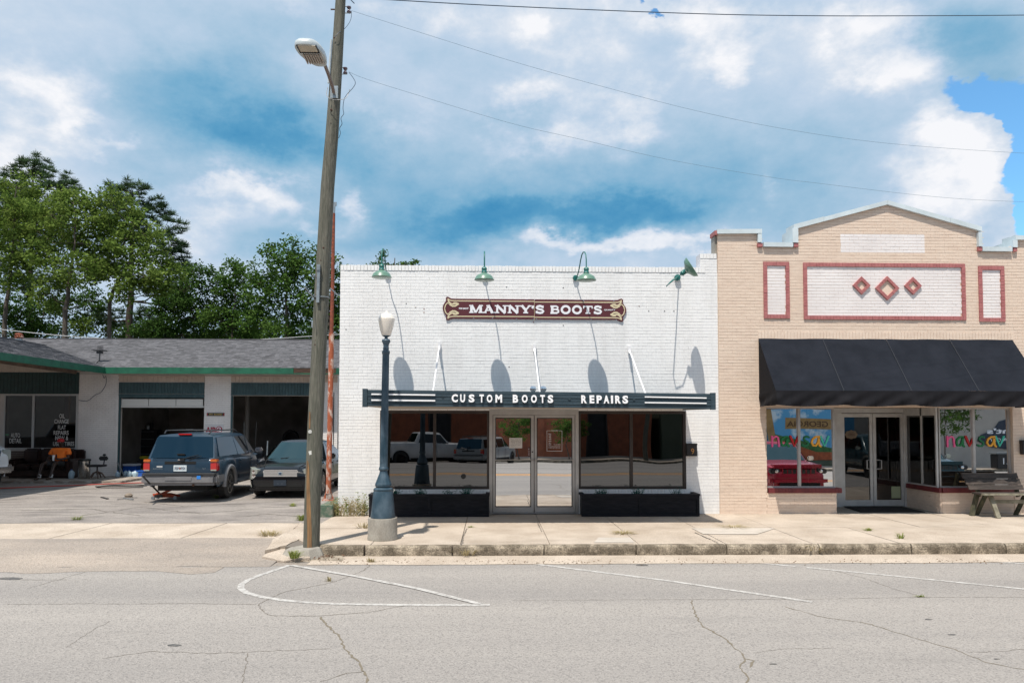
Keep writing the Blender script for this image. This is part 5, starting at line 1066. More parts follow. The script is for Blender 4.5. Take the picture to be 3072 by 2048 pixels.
# bare strip
mb = MB(); vs = []
for v, a, b in ((1640, 927, 941), (1600, 927.5, 941), (1520, 925, 938), (1460, 925, 935), (1400, 925.5, 933), (1380, 926, 930)):
    vs += [front(a, v, .0), front(b, v, .006)]
mb.add(vs, [(2*i, 2*i+1, 2*i+3, 2*i+2) for i in range(5)]).build('bare_strip', bare_wood, up)
mb = MB(); vs = []
for v, a, b in ((1285, 932, 936), (1260, 932, 937), (1235, 933, 936.5)): vs += [front(a, v, .003), front(b, v, .003)]
mb.add(vs, [(0, 1, 3, 2), (2, 3, 5, 4)]).build('bare_strip', bare_wood, up)
for (u, v, s_) in ((975, 748, .014), (956, 1023, .028), (952, 1036, .018), (957, 971, .01), (998, 338, .016), (1007, 124, .014), (997, 378, .006), (967, 785, .008)):
    m_ = Matrix.Translation(front(u, v, -.008)); o = MB().lathe([(.001, .004), (s_, .004), (s_*1.15, 0), (.001, -.004)], front(u, v, -.010), 12, axis='y').build('knot', knot_m, up)
tagm = M('grey tag', (.5, .5, .48), .5); MB().lathe([(.001, -.004), (.03, -.003), (.03, .003), (.001, .003)], front(935.5, 1294, .0), 20, axis='y').build('round_tag', tagm, up)
c = front(939, 1356, .0); MB().bar(c+Vector((-.035, 0, -.01)), c+Vector((.035, 0, .01)), .005, .06, up=(0, 0, 1)).build('paper_tag', M('white tag', (.6, .6, .56), .6), up)
# conduit strip and strap
a, b = front(963, 800, .02), front(960, 912, .02)
MB().bar(a, b, .045, .05, up=(0, 1, 0)).build('metal_channel', galv, up); MB().bar(a+Vector((0, -.01, .0)), a+Vector((0, -.01, -.09)), .05, .06, up=(0, 1, 0)).build('channel_cap', galv, up)
mb = MB(); pr = [pp(965, 893)+Vector((.124*math.cos(t_), .124*math.sin(t_), 0)) for t_ in [i*math.pi/12 for i in range(25)]]; MB().tube(pr, .009, 6).build('strap', galv, up)
MB().bar(pp(944, 895, YP-.05), pp(915, 862, YP-.4), .012, .02).build('bracket_arm', galv, up); MB().bar(pp(952, 838, YP-.1), pp(938, 822, YP-.25), .012, .02).build('bracket_arm', galv, up)
MB().bar(pp(991, 865, YP), pp(1014, 886, YP-.3), .010, .016).build('bracket_arm', galv, up)
MB().bar(pp(938, 965, YP-.02), pp(938, 983, YP-.02), .03, .05, up=(0, 1, 0)).build('pole_plate', galv, up)
MB().tube([pp(994, 120, YP-.05), pp(990, 180, YP-.07), pp(985, 250, YP-.09)], .016, 8).build('conduit', fixture_m, up)
MB().bar(pp(992, 29), pp(1004, 29), .012, .02).build('bolt', knot_m, up)
# spool insulators
for (u, v) in ((1047, 30), (1036, 213)):
    c = pp(u, v); ins = MB().lathe([(.018, -.05), (.035, -.048), (.036, -.03), (.02, -.012), (.02, .012), (.036, .03), (.035, .048), (.018, .05)], c+Vector((0, 0, 0)), 14); ins.build('spool_insulator', M('brown porcelain', (.05, .018, .03), .25, coat=1) if v == 30 else bpy.data.materials['brown porcelain'], up)
    MB().bar(c+Vector((-.09, 0, .055)), c+Vector((.025, 0, .055)), .02, .008).bar(c+Vector((-.09, 0, -.055)), c+Vector((.025, 0, -.055)), .02, .008).bar(c+Vector((-.085, 0, -.055)), c+Vector((-.085, 0, .055)), .02, .01).build('insulator_bracket', galv, up)
# cobra head light
sp = thing('pole_light', 'pale grey cobra head light on the wooden pole', 'street light', tuple(pp(1000, 285, YP-.12)))
b0_ = pp(1001, 278, YP-.13); e1 = P(969, 186, 10.72)
MB().tube([b0_, b0_+Vector((0, -.10, .06)), b0_.lerp(e1, .45)+Vector((-.0, -.03, .05)), b0_.lerp(e1, .8)+Vector((0, 0, .035)), e1+Vector((0, 0, .01))], .026, 10).build('arm', M('weathered arm', (.20, .155, .14), .6, metal=.3), sp, smooth=60)
MB().bar(b0_+Vector((0, .04, .12)), b0_+Vector((0, .04, -.08)), .12, .04, up=(0, 1, 0)).build('mount_plate', galv, sp)
hd = [P(u, v, Y) for u, v, Y in ((969, 190, 10.72),)]
hc = Vector((P(936, 152, 10.33).x, 10.36, P(930, 158, 10.33).z)); vs = []; n = 28
hx_, hy_ = .178, .33
def headring(s_, z): 
    out = []
    for k in range(n):
        a = 2*math.pi*k/n; cx_, sy_ = math.cos(a), math.sin(a); e = .62; X_ = math.copysign(abs(cx_)**e, cx_)*hx_*s_; Y_ = math.copysign(abs(sy_)**e, sy_)*hy_*s_
        tap = 1-.35*max(0, Y_/hy_); out.append((hc.x+X_*tap+.05*(Y_/hy_)*1, hc.y+Y_, hc.z+z-.0*Y_))
    return out
rings = [headring(.9, -.035), headring(.985, -.03), headring(1, -.005), headring(.98, .035), headring(.86, .075), headring(.5, .10), headring(.05, .105)]
vs = sum(rings, []); fs = [(i*n+k, i*n+(k+1) % n, (i+1)*n+(k+1) % n, (i+1)*n+k) for i in range(6) for k in range(n)]+[tuple(range(n))[::-1], tuple(range(6*n, 7*n))]
MB().add(vs, fs).build('housing', fixture_m, sp, smooth=50)
under = M('light underside', (.36, .31, .27), .5)
B('lens', M('clear lens', (.50, .45, .36), .15, coat=1), sp, hc.x-.135, hc.x+.115, hc.y-.30, hc.y-.13, hc.z-.044, hc.z-.036); mb = MB()
for (a, b, c_, d_) in ((-.15, .13, -.125, -.105), (-.15, -.135, -.31, -.105), (.115, .13, -.31, -.105)): mb.box(hc.x+a, hc.x+b, hc.y+c_, hc.y+d_, hc.z-.050, hc.z-.034)
mb.build('lens_gasket', black_m, sp); mb = MB()
for k in range(8): mb.box(hc.x-.12+k*.034, hc.x-.105+k*.034, hc.y-.07, hc.y+.2, hc.z-.060, hc.z-.034)
mb.build('cooling_fins', under, sp)
# drop wires on the pole
def wire(name, label, pts, r=.006, m_=wire_m, cat='wire'):
    # smooth curve through the points
    P_ = [Vector(p) for p in pts]; out = []
    for i in range(len(P_)-1):
        p0, p1, p2, p3 = P_[max(i-1, 0)], P_[i], P_[i+1], P_[min(i+2, len(P_)-1)]
        for k in range(6):
            t_ = k/6; out.append(.5*((2*p1)+(p2-p0)*t_+(2*p0-5*p1+4*p2-p3)*t_*t_+(3*p1-p0-3*p2+p3)*t_**3))
    out.append(P_[-1]); o = MB().tube(out, r, 5).build(name, m_, smooth=60); return tag(o, label, cat)
wire('drop_wire', 'dark wavy wire hanging beside the wooden pole below the light', [pp(1047, 218), pp(1060, 235), pp(1066, 250), pp(1058, 265), pp(1040, 285), pp(1032, 300), pp(1029, 325), pp(1031, 342), pp(1023, 355), pp(1026, 372), pp(1019, 385), pp(1021, 400), pp(1016, 415)], .005)
wire('drop_wire', 'pale wire looping under the light bracket on the pole', [pp(983, 262, YP-.2), pp(980, 285, YP-.2), pp(990, 296, YP-.2), pp(1010, 300, YP-.16), pp(1035, 296, YP-.1), pp(1045, 282), pp(1049, 268)], .005, wire_b)
wire('drop_wire', 'thin wire curling down from the upper insulator', [pp(1054, 33), pp(1054, 50), pp(1050, 65), pp(1040, 80), pp(1032, 88), pp(1015, 100, YP-.12), pp(1005, 112, YP-.13)], .004)
wire('drop_wire', 'short dark wire end at the very top right of the pole', [pp(1050, -3), pp(1056, 4), pp(1063, 11)], .008)
wire('power_line', 'dark power line across the top of the sky', [P(1000, -12, 9), P(1170, 0, 9), P(1540, 20, 9.3), P(2100, 42, 9.6), P(2450, 48, 10), P(2760, 48, 10.3), P(3072, 46, 10.7), P(3500, 40, 11)], .006)
wire('power_line', 'upper thin service wire running right from the pole insulator', [pp(1056, 33), P(1140, 60, 11.9), P(1280, 104, 12), P(1536, 184, 12.2), P(1800, 258, 12.5), P(2090, 333, 12.8), P(2370, 390, 13), P(2670, 431, 13.4), P(3072, 460, 13.8), P(3500, 480, 14)], .0026, thin_wire)
wire('power_line', 'lower thin service wire running right from the pole insulator', [pp(1046, 216), P(1100, 238, 11.9), P(1250, 285, 12), P(1536, 371, 12.2), P(1740, 418, 12.4), P(2000, 478, 12.7), P(2300, 530, 13), P(2463, 551, 13.1), P(2800, 590, 13.5), P(3072, 606, 13.8), P(3500, 620, 14)], .0026, thin_wire)
wire('power_line', 'pale line sagging in front of the trees over the garage roof', [P(-200, 965, 31), P(0, 988, 31), P(200, 1008, 31), P(420, 1022, 31), P(620, 1024, 31), P(800, 1017, 31), P(940, 1008, 31), P(1020, 1003, 31)], .018, wire_b)
# rusty pole on its low green wall
gw = tag(MB().box(px(957, 15.25), wx0-.012, 15.25, 17.6, -.02, .235).build('low_wall', green_wall, bevel=.015), 'low green painted block wall at the foot of the rusty pole', 'wall')
rp = thing('rusty_pole', 'thin rusty steel pole with flaking white paint beside the wooden pole', 'pole', tuple(P(984, 1494, 16.3)))
MB().tube([P(985, 1480, 16.3), P(990, 1250, 16.3), P(994.5, 1000, 16.3)], .058, 14).build('lower_tube', rust_m, rp, smooth=40)
MB().tube([P(994.5, 1003, 16.3), P(998, 840, 16.3), P(1001, 640, 16.3)], [.042, .04, .036], 12).build('middle_tube', rust_top, rp, smooth=40)
MB().tube([P(1001, 646, 16.3), P(1003, 622, 16.3), P(1003.5, 608, 16.3)], .026, 10).bar(P(1001, 612, 16.3), P(1010, 612, 16.3), .03, .08).build('top_cap', galv, rp)
f = P(985, 1496, 16.3); mb = MB().box(f.x-.12, f.x+.12, f.y-.12, f.y+.12, .236, .25)
for k in range(4):
    a = k*math.pi/2+.4; e = Vector((math.cos(a), math.sin(a), 0)); mb.add([f+e*.05+Vector((0, 0, .20)), f+e*.12+Vector((0, 0, .0)), f+e*.05, f+e*.05+Vector((0, .01, .2)), f+e*.12+Vector((0, .01, 0)), f+e*.05+Vector((0, .01, 0))], [(0, 1, 2), (3, 5, 4), (0, 3, 4, 1)])
mb.build('base_flange', rust_m, rp)
# ------------------------------------------------------------------ garage
YG = 26.0; ZE = 3.80
gar = thing('service_garage', 'low white service garage with grey shingle roof, green fascia and two open bays', 'garage', (P(500, 1268, YG).x, YG+3, 0))
gx = lambda u: px(u, YG)
def gz(v): return pz(v, YG, 500)
XL, XR = gx(-420), gx(1012)
sp_ = beige_sid
win = (gx(12), gx(232)); b1 = (gx(355), gx(612)); b2 = (gx(692), gx(928)); zo = gz(1186); ztp = 3.72
HG = [(win[0], win[1], gz(1347), gz(1184)), (b1[0], b1[1], -1, zo), (b2[0], b2[1], -1, zo), (gx(-240), gx(-12), gz(1347), gz(1184))]
holed('wall', gar_mort, gar, XL, XR, -.02, ztp, YG, .25, HG)
for a, b, n_, sd_ in ((235, 355, 110, 1), (612, 692, 90, 2), (928, 1012, 40, 3)):
    bricks(gar, gar_white, gx(a)+.001, gx(b)-.001, .07 if a < 300 else 0, gz(1124) if a != 612 else gz(1128), YG, n_ind=n_, near=(gx(a), 1), seed=30+sd_, H=.0675, L=.205, J=.008, D=.007)
bricks(gar, M('dark brown block', (.10, .065, .05), .8, c2=(.07, .045, .035), scale=3), gx(-10), gx(234), .07, gz(1352), YG, seed=40)
B('return_face', gar_white, gar, gx(349), gx(355)-.001, YG-.03, YG-.011, 0, zo)
# slats above bays and window
def slats(a, b, v0, v1, m_, w=.105, y=YG):
    x = gx(a); e = gx(b); n = round((e-x)/w); w = (e-x)/n
    for k in range(n): B('siding_slat', m_, gar, x+k*w+.004, x+(k+1)*w-.004, y-.03-(.004 if k % 2 else 0), y-.001, gz(v1), gz(v0))
slats(355, 612, 1147, 1180.5, teal_slat); slats(692, 928, 1147, 1185, teal_slat); slats(-12, 235, 1118, 1182, teal_dark, .12)
B('lintel', teal_slat, gar, b1[0], b1[1], YG-.02, YG-.0005, gz(1193), gz(1181.5))
for a, b, v0, v1 in ((355, 612, 1127, 1145), (692, 1012, 1127, 1145), (-420, 237, 1050, 1117)):
    x = gx(a); e = gx(b); n = round((e-x)/.15); w = (e-x)/n; 
    for k in range(n): B('siding_slat', beige_sid, gar, x+k*w+.003, x+(k+1)*w-.003, YG-.026, YG-.001, gz(v1), min(gz(v0), 3.98))
B('upper_backing', beige, gar, XL, gx(238), YG+.001, YG+.2, ztp+.001, 3.98)
# window
mb = MB(); f = .04
for (a, b, mu) in ((12, 232, 100), (-240, -12, -120)):
    A, Bx, m_ = gx(a), gx(b), gx(mu); z0, z1 = gz(1347), gz(1184); w = MB().box(A, Bx, YG-.03, YG+.05, z1-f, z1).box(A, Bx, YG-.05, YG+.05, z0, z0+.05).box(A, A+f, YG-.03, YG+.05, z0+.05, z1-f).box(Bx-f, Bx, YG-.03, YG+.05, z0+.05, z1-f).box(m_-.035, m_+.035, YG-.03, YG+.05, z0+.05, z1-f).build('window_frame', M('grey white frame', (.42, .42, .42), .5), gar)
    MB().quad((A+f, YG+.01, z0+.05), (m_-.035, YG+.01, z0+.05), (m_-.035, YG+.01, z1-f), (A+f, YG+.01, z1-f)).build('pane', gar_glass, w); MB().quad((m_+.035, YG+.01, z0+.05), (Bx-f, YG+.01, z0+.05), (Bx-f, YG+.01, z1-f), (m_+.035, YG+.01, z1-f)).build('pane', gar_glass, w)
    if a == 12:
        yl = YG+.004; wl = M('faded white letter', (.62, .60, .58), .6)
        for s_, u0, u1, v0, v1 in (('AUTO', 33.5, 61, 1312.5, 1299), ('DETAIL', 29.5, 66, 1329, 1315), ('OIL', 177, 194, 1254.5, 1241.5), ('CHANGE', 163, 206, 1270.5, 1257.5), ('FLAT', 174, 198, 1288, 1275.5), ('REPAIRS', 161.5, 206.5, 1304.5, 1291.5), ('NEW &', 167, 206, 1320, 1307.5), ('USED', 160.5, 189, 1337, 1324.5), ('TIRES', 195, 224, 1337, 1324.5)):
            text(s_, gx(u0), gx(u1), gz(v0), gz(v1), yl, wl, w, bold=.012, depth=.002)
        B('window_sticker', M('green sticker', (.08, .2, .12), .6), w, gx(17), gx(27), yl-.001, yl, gz(1307), gz(1301))
# open sectional door seen under the lintel, with its panels
sd_m = M('white door panel', (.60, .59, .56), .5)
n = 3
for k in range(n): a = b1[0]+.06+(b1[1]-b1[0]-.12)*k/n; B('door_panel', sd_m, gar, a+.01, a+(b1[1]-b1[0]-.12)/n-.01, YG+.05, YG+.09, gz(1217), gz(1196.5))
B('door_rail', sd_m, gar, b1[0]+.03, b1[1]-.03, YG+.04, YG+.1, gz(1222), gz(1217.5))
for bb in (b1, b2):
    B('door_jamb', teal_slat, gar, bb[0], bb[0]+.06, YG-.012, YG+.04, 0, zo); 
# interior
gi = M('darkened garage wall', (.30, .285, .27), .9, c2=(.14, .13, .12), scale=.8)  # wall colour set darker to stand in for the shade inside the bays
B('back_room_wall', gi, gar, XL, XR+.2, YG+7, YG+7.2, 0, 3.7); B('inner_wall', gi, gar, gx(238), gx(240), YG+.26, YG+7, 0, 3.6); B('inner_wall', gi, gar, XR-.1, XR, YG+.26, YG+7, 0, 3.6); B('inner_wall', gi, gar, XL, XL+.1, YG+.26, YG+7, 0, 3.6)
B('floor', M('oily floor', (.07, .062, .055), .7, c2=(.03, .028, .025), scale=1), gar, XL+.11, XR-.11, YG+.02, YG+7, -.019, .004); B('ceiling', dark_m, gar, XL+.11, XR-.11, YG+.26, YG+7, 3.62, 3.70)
# roof: main slope, valley and projecting station canopy roof
Y0, RDG = 25.2, 4.35
XC, SC, XRG = -13.15, .27, -17.1     # canopy eave line, slope, ridge
zr_main = lambda y: ZE+(y-Y0)*.333
zr_can = lambda x: ZE+(XC-x)*SC
roofm = MB()
r_ = random.Random(12)
# courses of shingle tabs on the main slope (real relief, one joined part)
y = Y0; row = 0
crs = .125
while y < Y0+RDG:
    z0 = zr_main(y); xv = XC-(z0-ZE)/SC if z0 < zr_can(XRG) else -40
    x = XR+.25
    while x > max(xv, -22):
        w = r_.uniform(.12, .26); xa = max(x-w, max(xv, -22)-.1); zt = z0+.010+r_.uniform(0, .008)
        roofm.add([(xa+.003, y, z0), (x-.003, y, z0), (x-.003, y, zt), (xa+.003, y, zt), (x-.003, y+crs+.01, zr_main(y+crs+.01)+.003), (xa+.003, y+crs+.01, zr_main(y+crs+.01)+.003)], [(0, 1, 2, 3), (3, 2, 4, 5)])
        x -= w
    y += crs; row += 1
tag(roofm.build('roof_shingles', shingle_m, gar), kind='stuff')
roofm = MB(); YCF = 14.6
x = XC
while x > XRG:
    z0 = zr_can(x); yv = min(Y0+(z0-ZE)/.333, Y0+RDG); y = YCF
    while y < yv:
        w = r_.uniform(.12, .26); yb = min(y+w, yv+.05); zt = z0+.010+r_.uniform(0, .008)
        roofm.add([(x, yb-.003, z0), (x, y+.003, z0), (x, y+.003, zt), (x, yb-.003, zt), (x-crs-.01, y+.003, zr_can(x-crs-.01)+.003), (x-crs-.01, yb-.003, zr_can(x-crs-.01)+.003)], [(1, 0, 3, 2), (2, 3, 5, 4)])
        y += w
    x -= crs
tag(roofm.build('roof_shingles', shingle_m, gar), kind='stuff')
zR = zr_main(Y0+RDG); zC = zr_can(XRG)
MB().add([(XR+.25, Y0, ZE-.01), (XR+.25, Y0+RDG, zR-.01), (-22, Y0+RDG, zR-.01), (-22, Y0+2.2, zr_main(Y0+2.2)-.01), (XC-.0, Y0, ZE-.01), (XR+.25, Y0+RDG*2, ZE-.01), (-22, Y0+RDG*2, ZE-.01)], [(0, 1, 2, 3, 4), (1, 5, 6, 2)]).build('roof_deck', dark_m, gar)
MB().add([(XC, YCF, ZE-.012), (XC, Y0, ZE-.012), (XRG, Y0+(zC-ZE)/.333, zC-.012), (XRG, YCF, zC-.012), (XRG-3.95, YCF, ZE-.012), (XRG-3.95, Y0, ZE-.012)], [(0, 1, 2, 3), (3, 2, 5, 4)]).build('roof_deck', dark_m, gar)
MB().add([(XC-.02, YCF+.02, ZE-.17), (XC-.02, Y0-.02, ZE-.17), (XRG, Y0-.02, ZE+.42), (XRG, YCF+.02, ZE+.42), (XRG-3.9, Y0-.02, ZE-.17), (XRG-3.9, YCF+.02, ZE-.17)], [(0, 1, 2, 3), (3, 2, 4, 5)]).build('canopy_soffit', beige, gar)
B('soffit', beige, gar, XC+.02, XR+.2, Y0+.04, YG-.031, ZE-.19, ZE-.17)
# fascia boards
x = XC; fb = [(-13.15, -10.6), (-10.6, -6.78), (-5.34, XR+.24)]
for a, b in fb: MB().add([(a, Y0-.03, ZE-.21), (b-.004, Y0-.03, ZE-.21), (b-.004, Y0-.03, ZE+.0), (a, Y0-.03, ZE+.0), (a, Y0+.02, ZE-.21), (b-.004, Y0+.02, ZE-.21), (b-.004, Y0+.02, ZE), (a, Y0+.02, ZE)], [(0, 1, 2, 3), (0, 4, 5, 1), (1, 5, 6, 2), (3, 2, 6, 7), (4, 0, 3, 7)]).build('fascia', green_fascia, gar, fix=True)
B('bare_fascia', rot_wood, gar, -6.78, -5.344, Y0-.012, Y0+.02, ZE-.17, ZE-.012)['label'] = 'stretch of fascia with bare rotten boards'
MB().box(-6.78, -5.344, Y0-.028, Y0+.02, ZE-.21, ZE-.172).build('fascia', green_fascia, gar)
for a, b in ((YCF, 19.2), (19.2, 22.6), (22.6, Y0-.03)): B('fascia', green_fascia, gar, XC-.02, XC+.03, a+.002, b-.002, ZE-.21, ZE-.0)
B('fascia', green_fascia, gar, XRG-3.9, XC-.021, YCF-.04, YCF, ZE-.21, ZE)
MB().bar((-14.55, YG-.05, 3.70), (-14.75, YCF+.1, 3.86), .12, .14).build('canopy_beam', M('brown beam', (.20, .145, .11), .7, c2=(.12, .085, .065), scale=5), gar)
MB().bar((XR+.25, Y0+RDG, zR+.005), (-22, Y0+RDG, zR+.005), .2, .03).build('ridge_cap', shingle_m, gar); MB().bar((XRG, YCF, zC+.005), (XRG, Y0+(zC-ZE)/.333, zC+.005), .2, .03).build('ridge_cap', shingle_m, gar)
MB().bar((XC, Y0, ZE+.012), (XRG, Y0+(zC-ZE)/.333, zC+.012), .10, .012).build('valley_flashing', M('dark flashing', (.05, .05, .055), .6), gar)
for x in (-20.8, -13.9): MB().box(x-.09, x+.09, 15.4, 15.58, -.03, ZE-.17).build('canopy_post', gar_white, gar) if x < -20 else None
MB().tube([(gx(1001)+.0, YG-.012, gz(1175)), (gx(1000), YG-.012, gz(1260)), (gx(1001.5), YG-.012, gz(1345))], [.012, .03, .012], 6).build('dark_streak', M('dark stain', (.09, .085, .085), .9), gar)
# small signs on the middle pier
ps = thing('pier_sign', 'narrow PIT ROAD sign on the pier between the garage bays', 'sign', (gx(647), YG-.02, gz(1242)))
B('panel', M('grey metal sign', (.22, .22, .23), .5), ps, gx(621), gx(673.5), YG-.025, YG-.009, gz(1247), gz(1237)); B('black_field', black_m, ps, gx(623.5), gx(671), YG-.027, YG-.0245, gz(1245.8), gz(1238.3))
text('PIT ROAD', gx(628), gx(667), gz(1244.6), gz(1239.6), YG-.0275, M('gold letter', (.5, .34, .10), .5), ps, bold=.02, depth=.002)
for u in (622, 672.3): MB().box(gx(u)-.012, gx(u)+.012, YG-.029, YG-.024, gz(1246), gz(1238)).build('red_end', tail_red, ps)
ars = thing('air_sign', 'white sign with red AIR 2 lettering on the garage pier', 'sign', (gx(643), YG-.02, gz(1288)))
rdm = M('crimson letter', (.28, .006, .03), .5)
B('panel', M('white sign board', (.56, .55, .56), .5), ars, gx(615), gx(672), YG-.02, YG-.009, gz(1302), gz(1273))
text('AIR', gx(618), gx(651), gz(1297.5), gz(1280), YG-.021, rdm, ars, bold=.05, depth=.003)
MB().lathe([(.001, 0), (.118, 0), (.118, .003), (.001, .003)], (gx(658), YG-.0235, gz(1288)), 28, axis='y').build('red_disc', rdm, ars)
strokes([[(.1, .75), (.35, .98), (.75, .95), (.88, .72), (.1, .12), (.9, .12)]], gx(651), gz(1294.5), gx(665)-gx(651), gz(1281.5)-gz(1294.5), YG-.0235, .03, sign_white, ars, 'numeral')
# wires, vent, antenna
wire('drop_wire', 'thin cable drooping from the green fascia across the white pier', [P(308, 1122, 25.6), P(312, 1134, 25.7), P(317, 1128, 25.8), P(318, 1150, 25.9), P(304, 1175, 25.93), P(285, 1185, 25.95), P(262, 1202, 25.95), P(236, 1200, 25.95)], .009)
vz = Vector((P(56, 1020, 29).x, 29.0, 0)); vz.z = P(56, 1020, 29).z
vn = thing('turbine_vent', 'rusty topped turbine vent on the garage roof', 'roof vent', tuple(vz)); MB().lathe([(.13, -.35), (.13, .04), (.10, .06)], vz, 16).build('stack', galv, vn, smooth=40)
mb = MB()
for k in range(18):
    a = k*math.pi/9; e = Vector((math.cos(a), math.sin(a), 0)); g_ = Vector((math.cos(a+.3), math.sin(a+.3), 0)); mb.add([vz+e*.10+Vector((0, 0, .05)), vz+g_*.17+Vector((0, 0, .13)), vz+g_*.14+Vector((0, 0, .21)), vz+e*.15+Vector((0, 0, .13))], [(0, 1, 2, 3)])
mb.build('turbine_blades', rust_m, vn); MB().lathe([(.14, .20), (.15, .22), (.10, .26), (.01, .275)], vz, 16).build('turbine_cap', rust_top, vn)
ab = Vector((P(288, 1092, 25.7).x, 25.7, zr_main(25.7))); an = thing('roof_antenna', 'small dark flat antenna on a bent mast above the garage eave', 'antenna', tuple(ab))
t1 = P(298, 1080, 25.8); t2 = P(300, 1050, 25.9)
MB().tube([ab, t1, t2], .022, 8).build('mast', black_m, an); MB().bar(t2+Vector((-.18, 0, -.02)), t2+Vector((.2, 0, -.02)), .2, .035).bar(t2+Vector((-.3, 0, .0)), t2+Vector((-.1, 0, .0)), .012, .012).box(t2.x-.1, t2.x+.09, t2.y-.05, t2.y+.05, t2.z-.12, t2.z-.05).build('antenna_body', black_m, an)
mb = MB()
for k in range(5): mb.box(t2.x-.07+k*.043, t2.x-.063+k*.043, t2.y-.02, t2.y+.0, t2.z+.0, t2.z+.14).box(t2.x-.08, t2.x+.11, t2.y-.02, t2.y, t2.z+.0+k*.033, t2.z+.006+k*.033)
mb.build('grid', black_m, an)
# walkway slab
strc(MB().box(gx(-420), P(372, 1440, 24).x, 23.85, 25.99, -.15, .07).build('walkway_slab', M('paint worn slab', (.22, .18, .15), .85, c2=(.40, .37, .33), scale=9, lo=.45, hi=.62, bump=.4, st=(.5, 1, 1)), bevel=.012))
# things in the bays
def cab(name, label, cat, u0, u1, v0, Y, mat, depth=.5, nd_=3):
    x0, x1 = P(u0, 1300, Y).x, P(u1, 1300, Y).x; z1 = pz(v0, Y, 400); t_ = thing(name, label, cat, ((x0+x1)/2, Y, .006))
    B('carcass', mat, t_, x0, x1, Y, Y+depth, .006, z1, bevel=.01)
    for k in range(nd_): a = .08+(z1-.12)*k/nd_; B('drawer', mat, t_, x0+.03, x1-.03, Y-.02, Y-.001, a+.01, a+(z1-.12)/nd_-.01); B('handle', galv, t_, x0+.1, x1-.1, Y-.035, Y-.021, a+(z1-.12)/nd_-.05, a+(z1-.12)/nd_-.03)
    return t_
cab('tool_cabinet', 'dark tall tool cabinet at the back of the left garage bay', 'cabinet', 415, 470, 1288, 30.5, M('dark steel', (.02, .02, .024), .5), nd_=5)
cab('tool_chest', 'red tool chest in the right garage bay', 'tool chest', 706, 728, 1312, 29.5, M('dull red steel', (.25, .02, .02), .45), nd_=4)
cab('work_bench', 'dark low work bench along the back of the left garage bay', 'work bench', 500, 600, 1345, 31.5, dark_m, nd_=1)
for i, (u, w_, h_, m_) in enumerate(((427, .16, .22, sign_white), (447, .2, .18, galv), (458, .12, .3, dark_m))):
    c = Vector((P(u, 1300, 30.8).x, 30.7, pz(1288, 30.5, 400)+.001)); tag(MB().lathe([(w_*.5, 0), (w_*.5, h_*.8), (w_*.3, h_*.9), (w_*.28, h_)], c, 14).build('canister', m_, smooth=40), ['white canister on top of the dark tool cabinet', 'steel canister on top of the dark tool cabinet', 'tall black canister on top of the dark tool cabinet'][i], 'canister')
lp = Vector((P(741, 1300, 28.5).x, 28.5, .006)); tag(MB().tube([lp, lp+Vector((0, 0, 3.6))], .085, 12).build('steel_column', M('grey painted column', (.26, .25, .24), .6), smooth=40), 'grey steel column inside the right garage bay', 'column')
tag(MB().tube([(P(732, 1300, 26.8).x, 26.8, .0), (P(732, 1300, 26.8).x, 26.8, pz(1268, 26.8))], .015, 6).build('thin_rod', galv), 'thin upright rod standing in the right garage bay behind the blue vehicle', 'rod')
tyre_p = None
for i, (u, Y, z, lab) in enumerate(((845, 30, 0, 'bottom'), (845, 30, .24, 'middle'), (846, 30, .48, 'top'), (885, 29.5, 0, 'bottom'), (884, 29.5, .24, 'middle'), (885, 29.5, .48, 'top'), (885, 29.5, .72, 'uppermost'))):
    c = (P(u, 1300, Y).x, Y, .008+z); L_ = lab+' tyre of the '+('left' if i < 3 else 'right')+' stack in the right garage bay'
    if tyre_p is None:
        tyre_p = MB().lathe([(.2, .02), (.22, 0), (.31, .0), (.335, .04), (.335, .19), (.31, .23), (.22, .23), (.2, .21), (.2, .02)], (0, 0, 0), 24).build('spare_tyre', tyre_m, smooth=40); o = tyre_p
    else: o = tyre_p.copy(); C.objects.link(o)
    o.location = c; tag(o, L_, 'tyre', 'stacked tyres in the garage bay')
o = tyre_p.copy(); C.objects.link(o); o.location = (P(872, 1300, 30.6).x, 30.7, 1.3); o.rotation_euler = (R(90), 0, R(8)); tag(o, 'large tyre standing upright behind the stacks in the right bay', 'tyre', 'stacked tyres in the garage bay'); 
rk = cab('storage_rack', 'black storage rack under the upright tyre in the right bay', 'rack', 850, 905, 1335, 30.9, dark_m, nd_=1)
# red funnel cart
c = Vector((P(713, 1310, 27.6).x, 27.6, .01)); fc = thing('fuel_can', 'bright red can on a stand beside the bay entrance', 'can', tuple(c)); MB().lathe([(.16, .0), (.16, .03), (.03, .05), (.03, .92), (.08, .95)], c, 12).build('stand', dark_m, fc); MB().lathe([(.12, .95), (.14, 1.0), (.14, 1.3), (.08, 1.37), (.04, 1.38)], c, 16).build('can_body', M('bright red plastic', (.55, .008, .01), .35), fc, smooth=40)
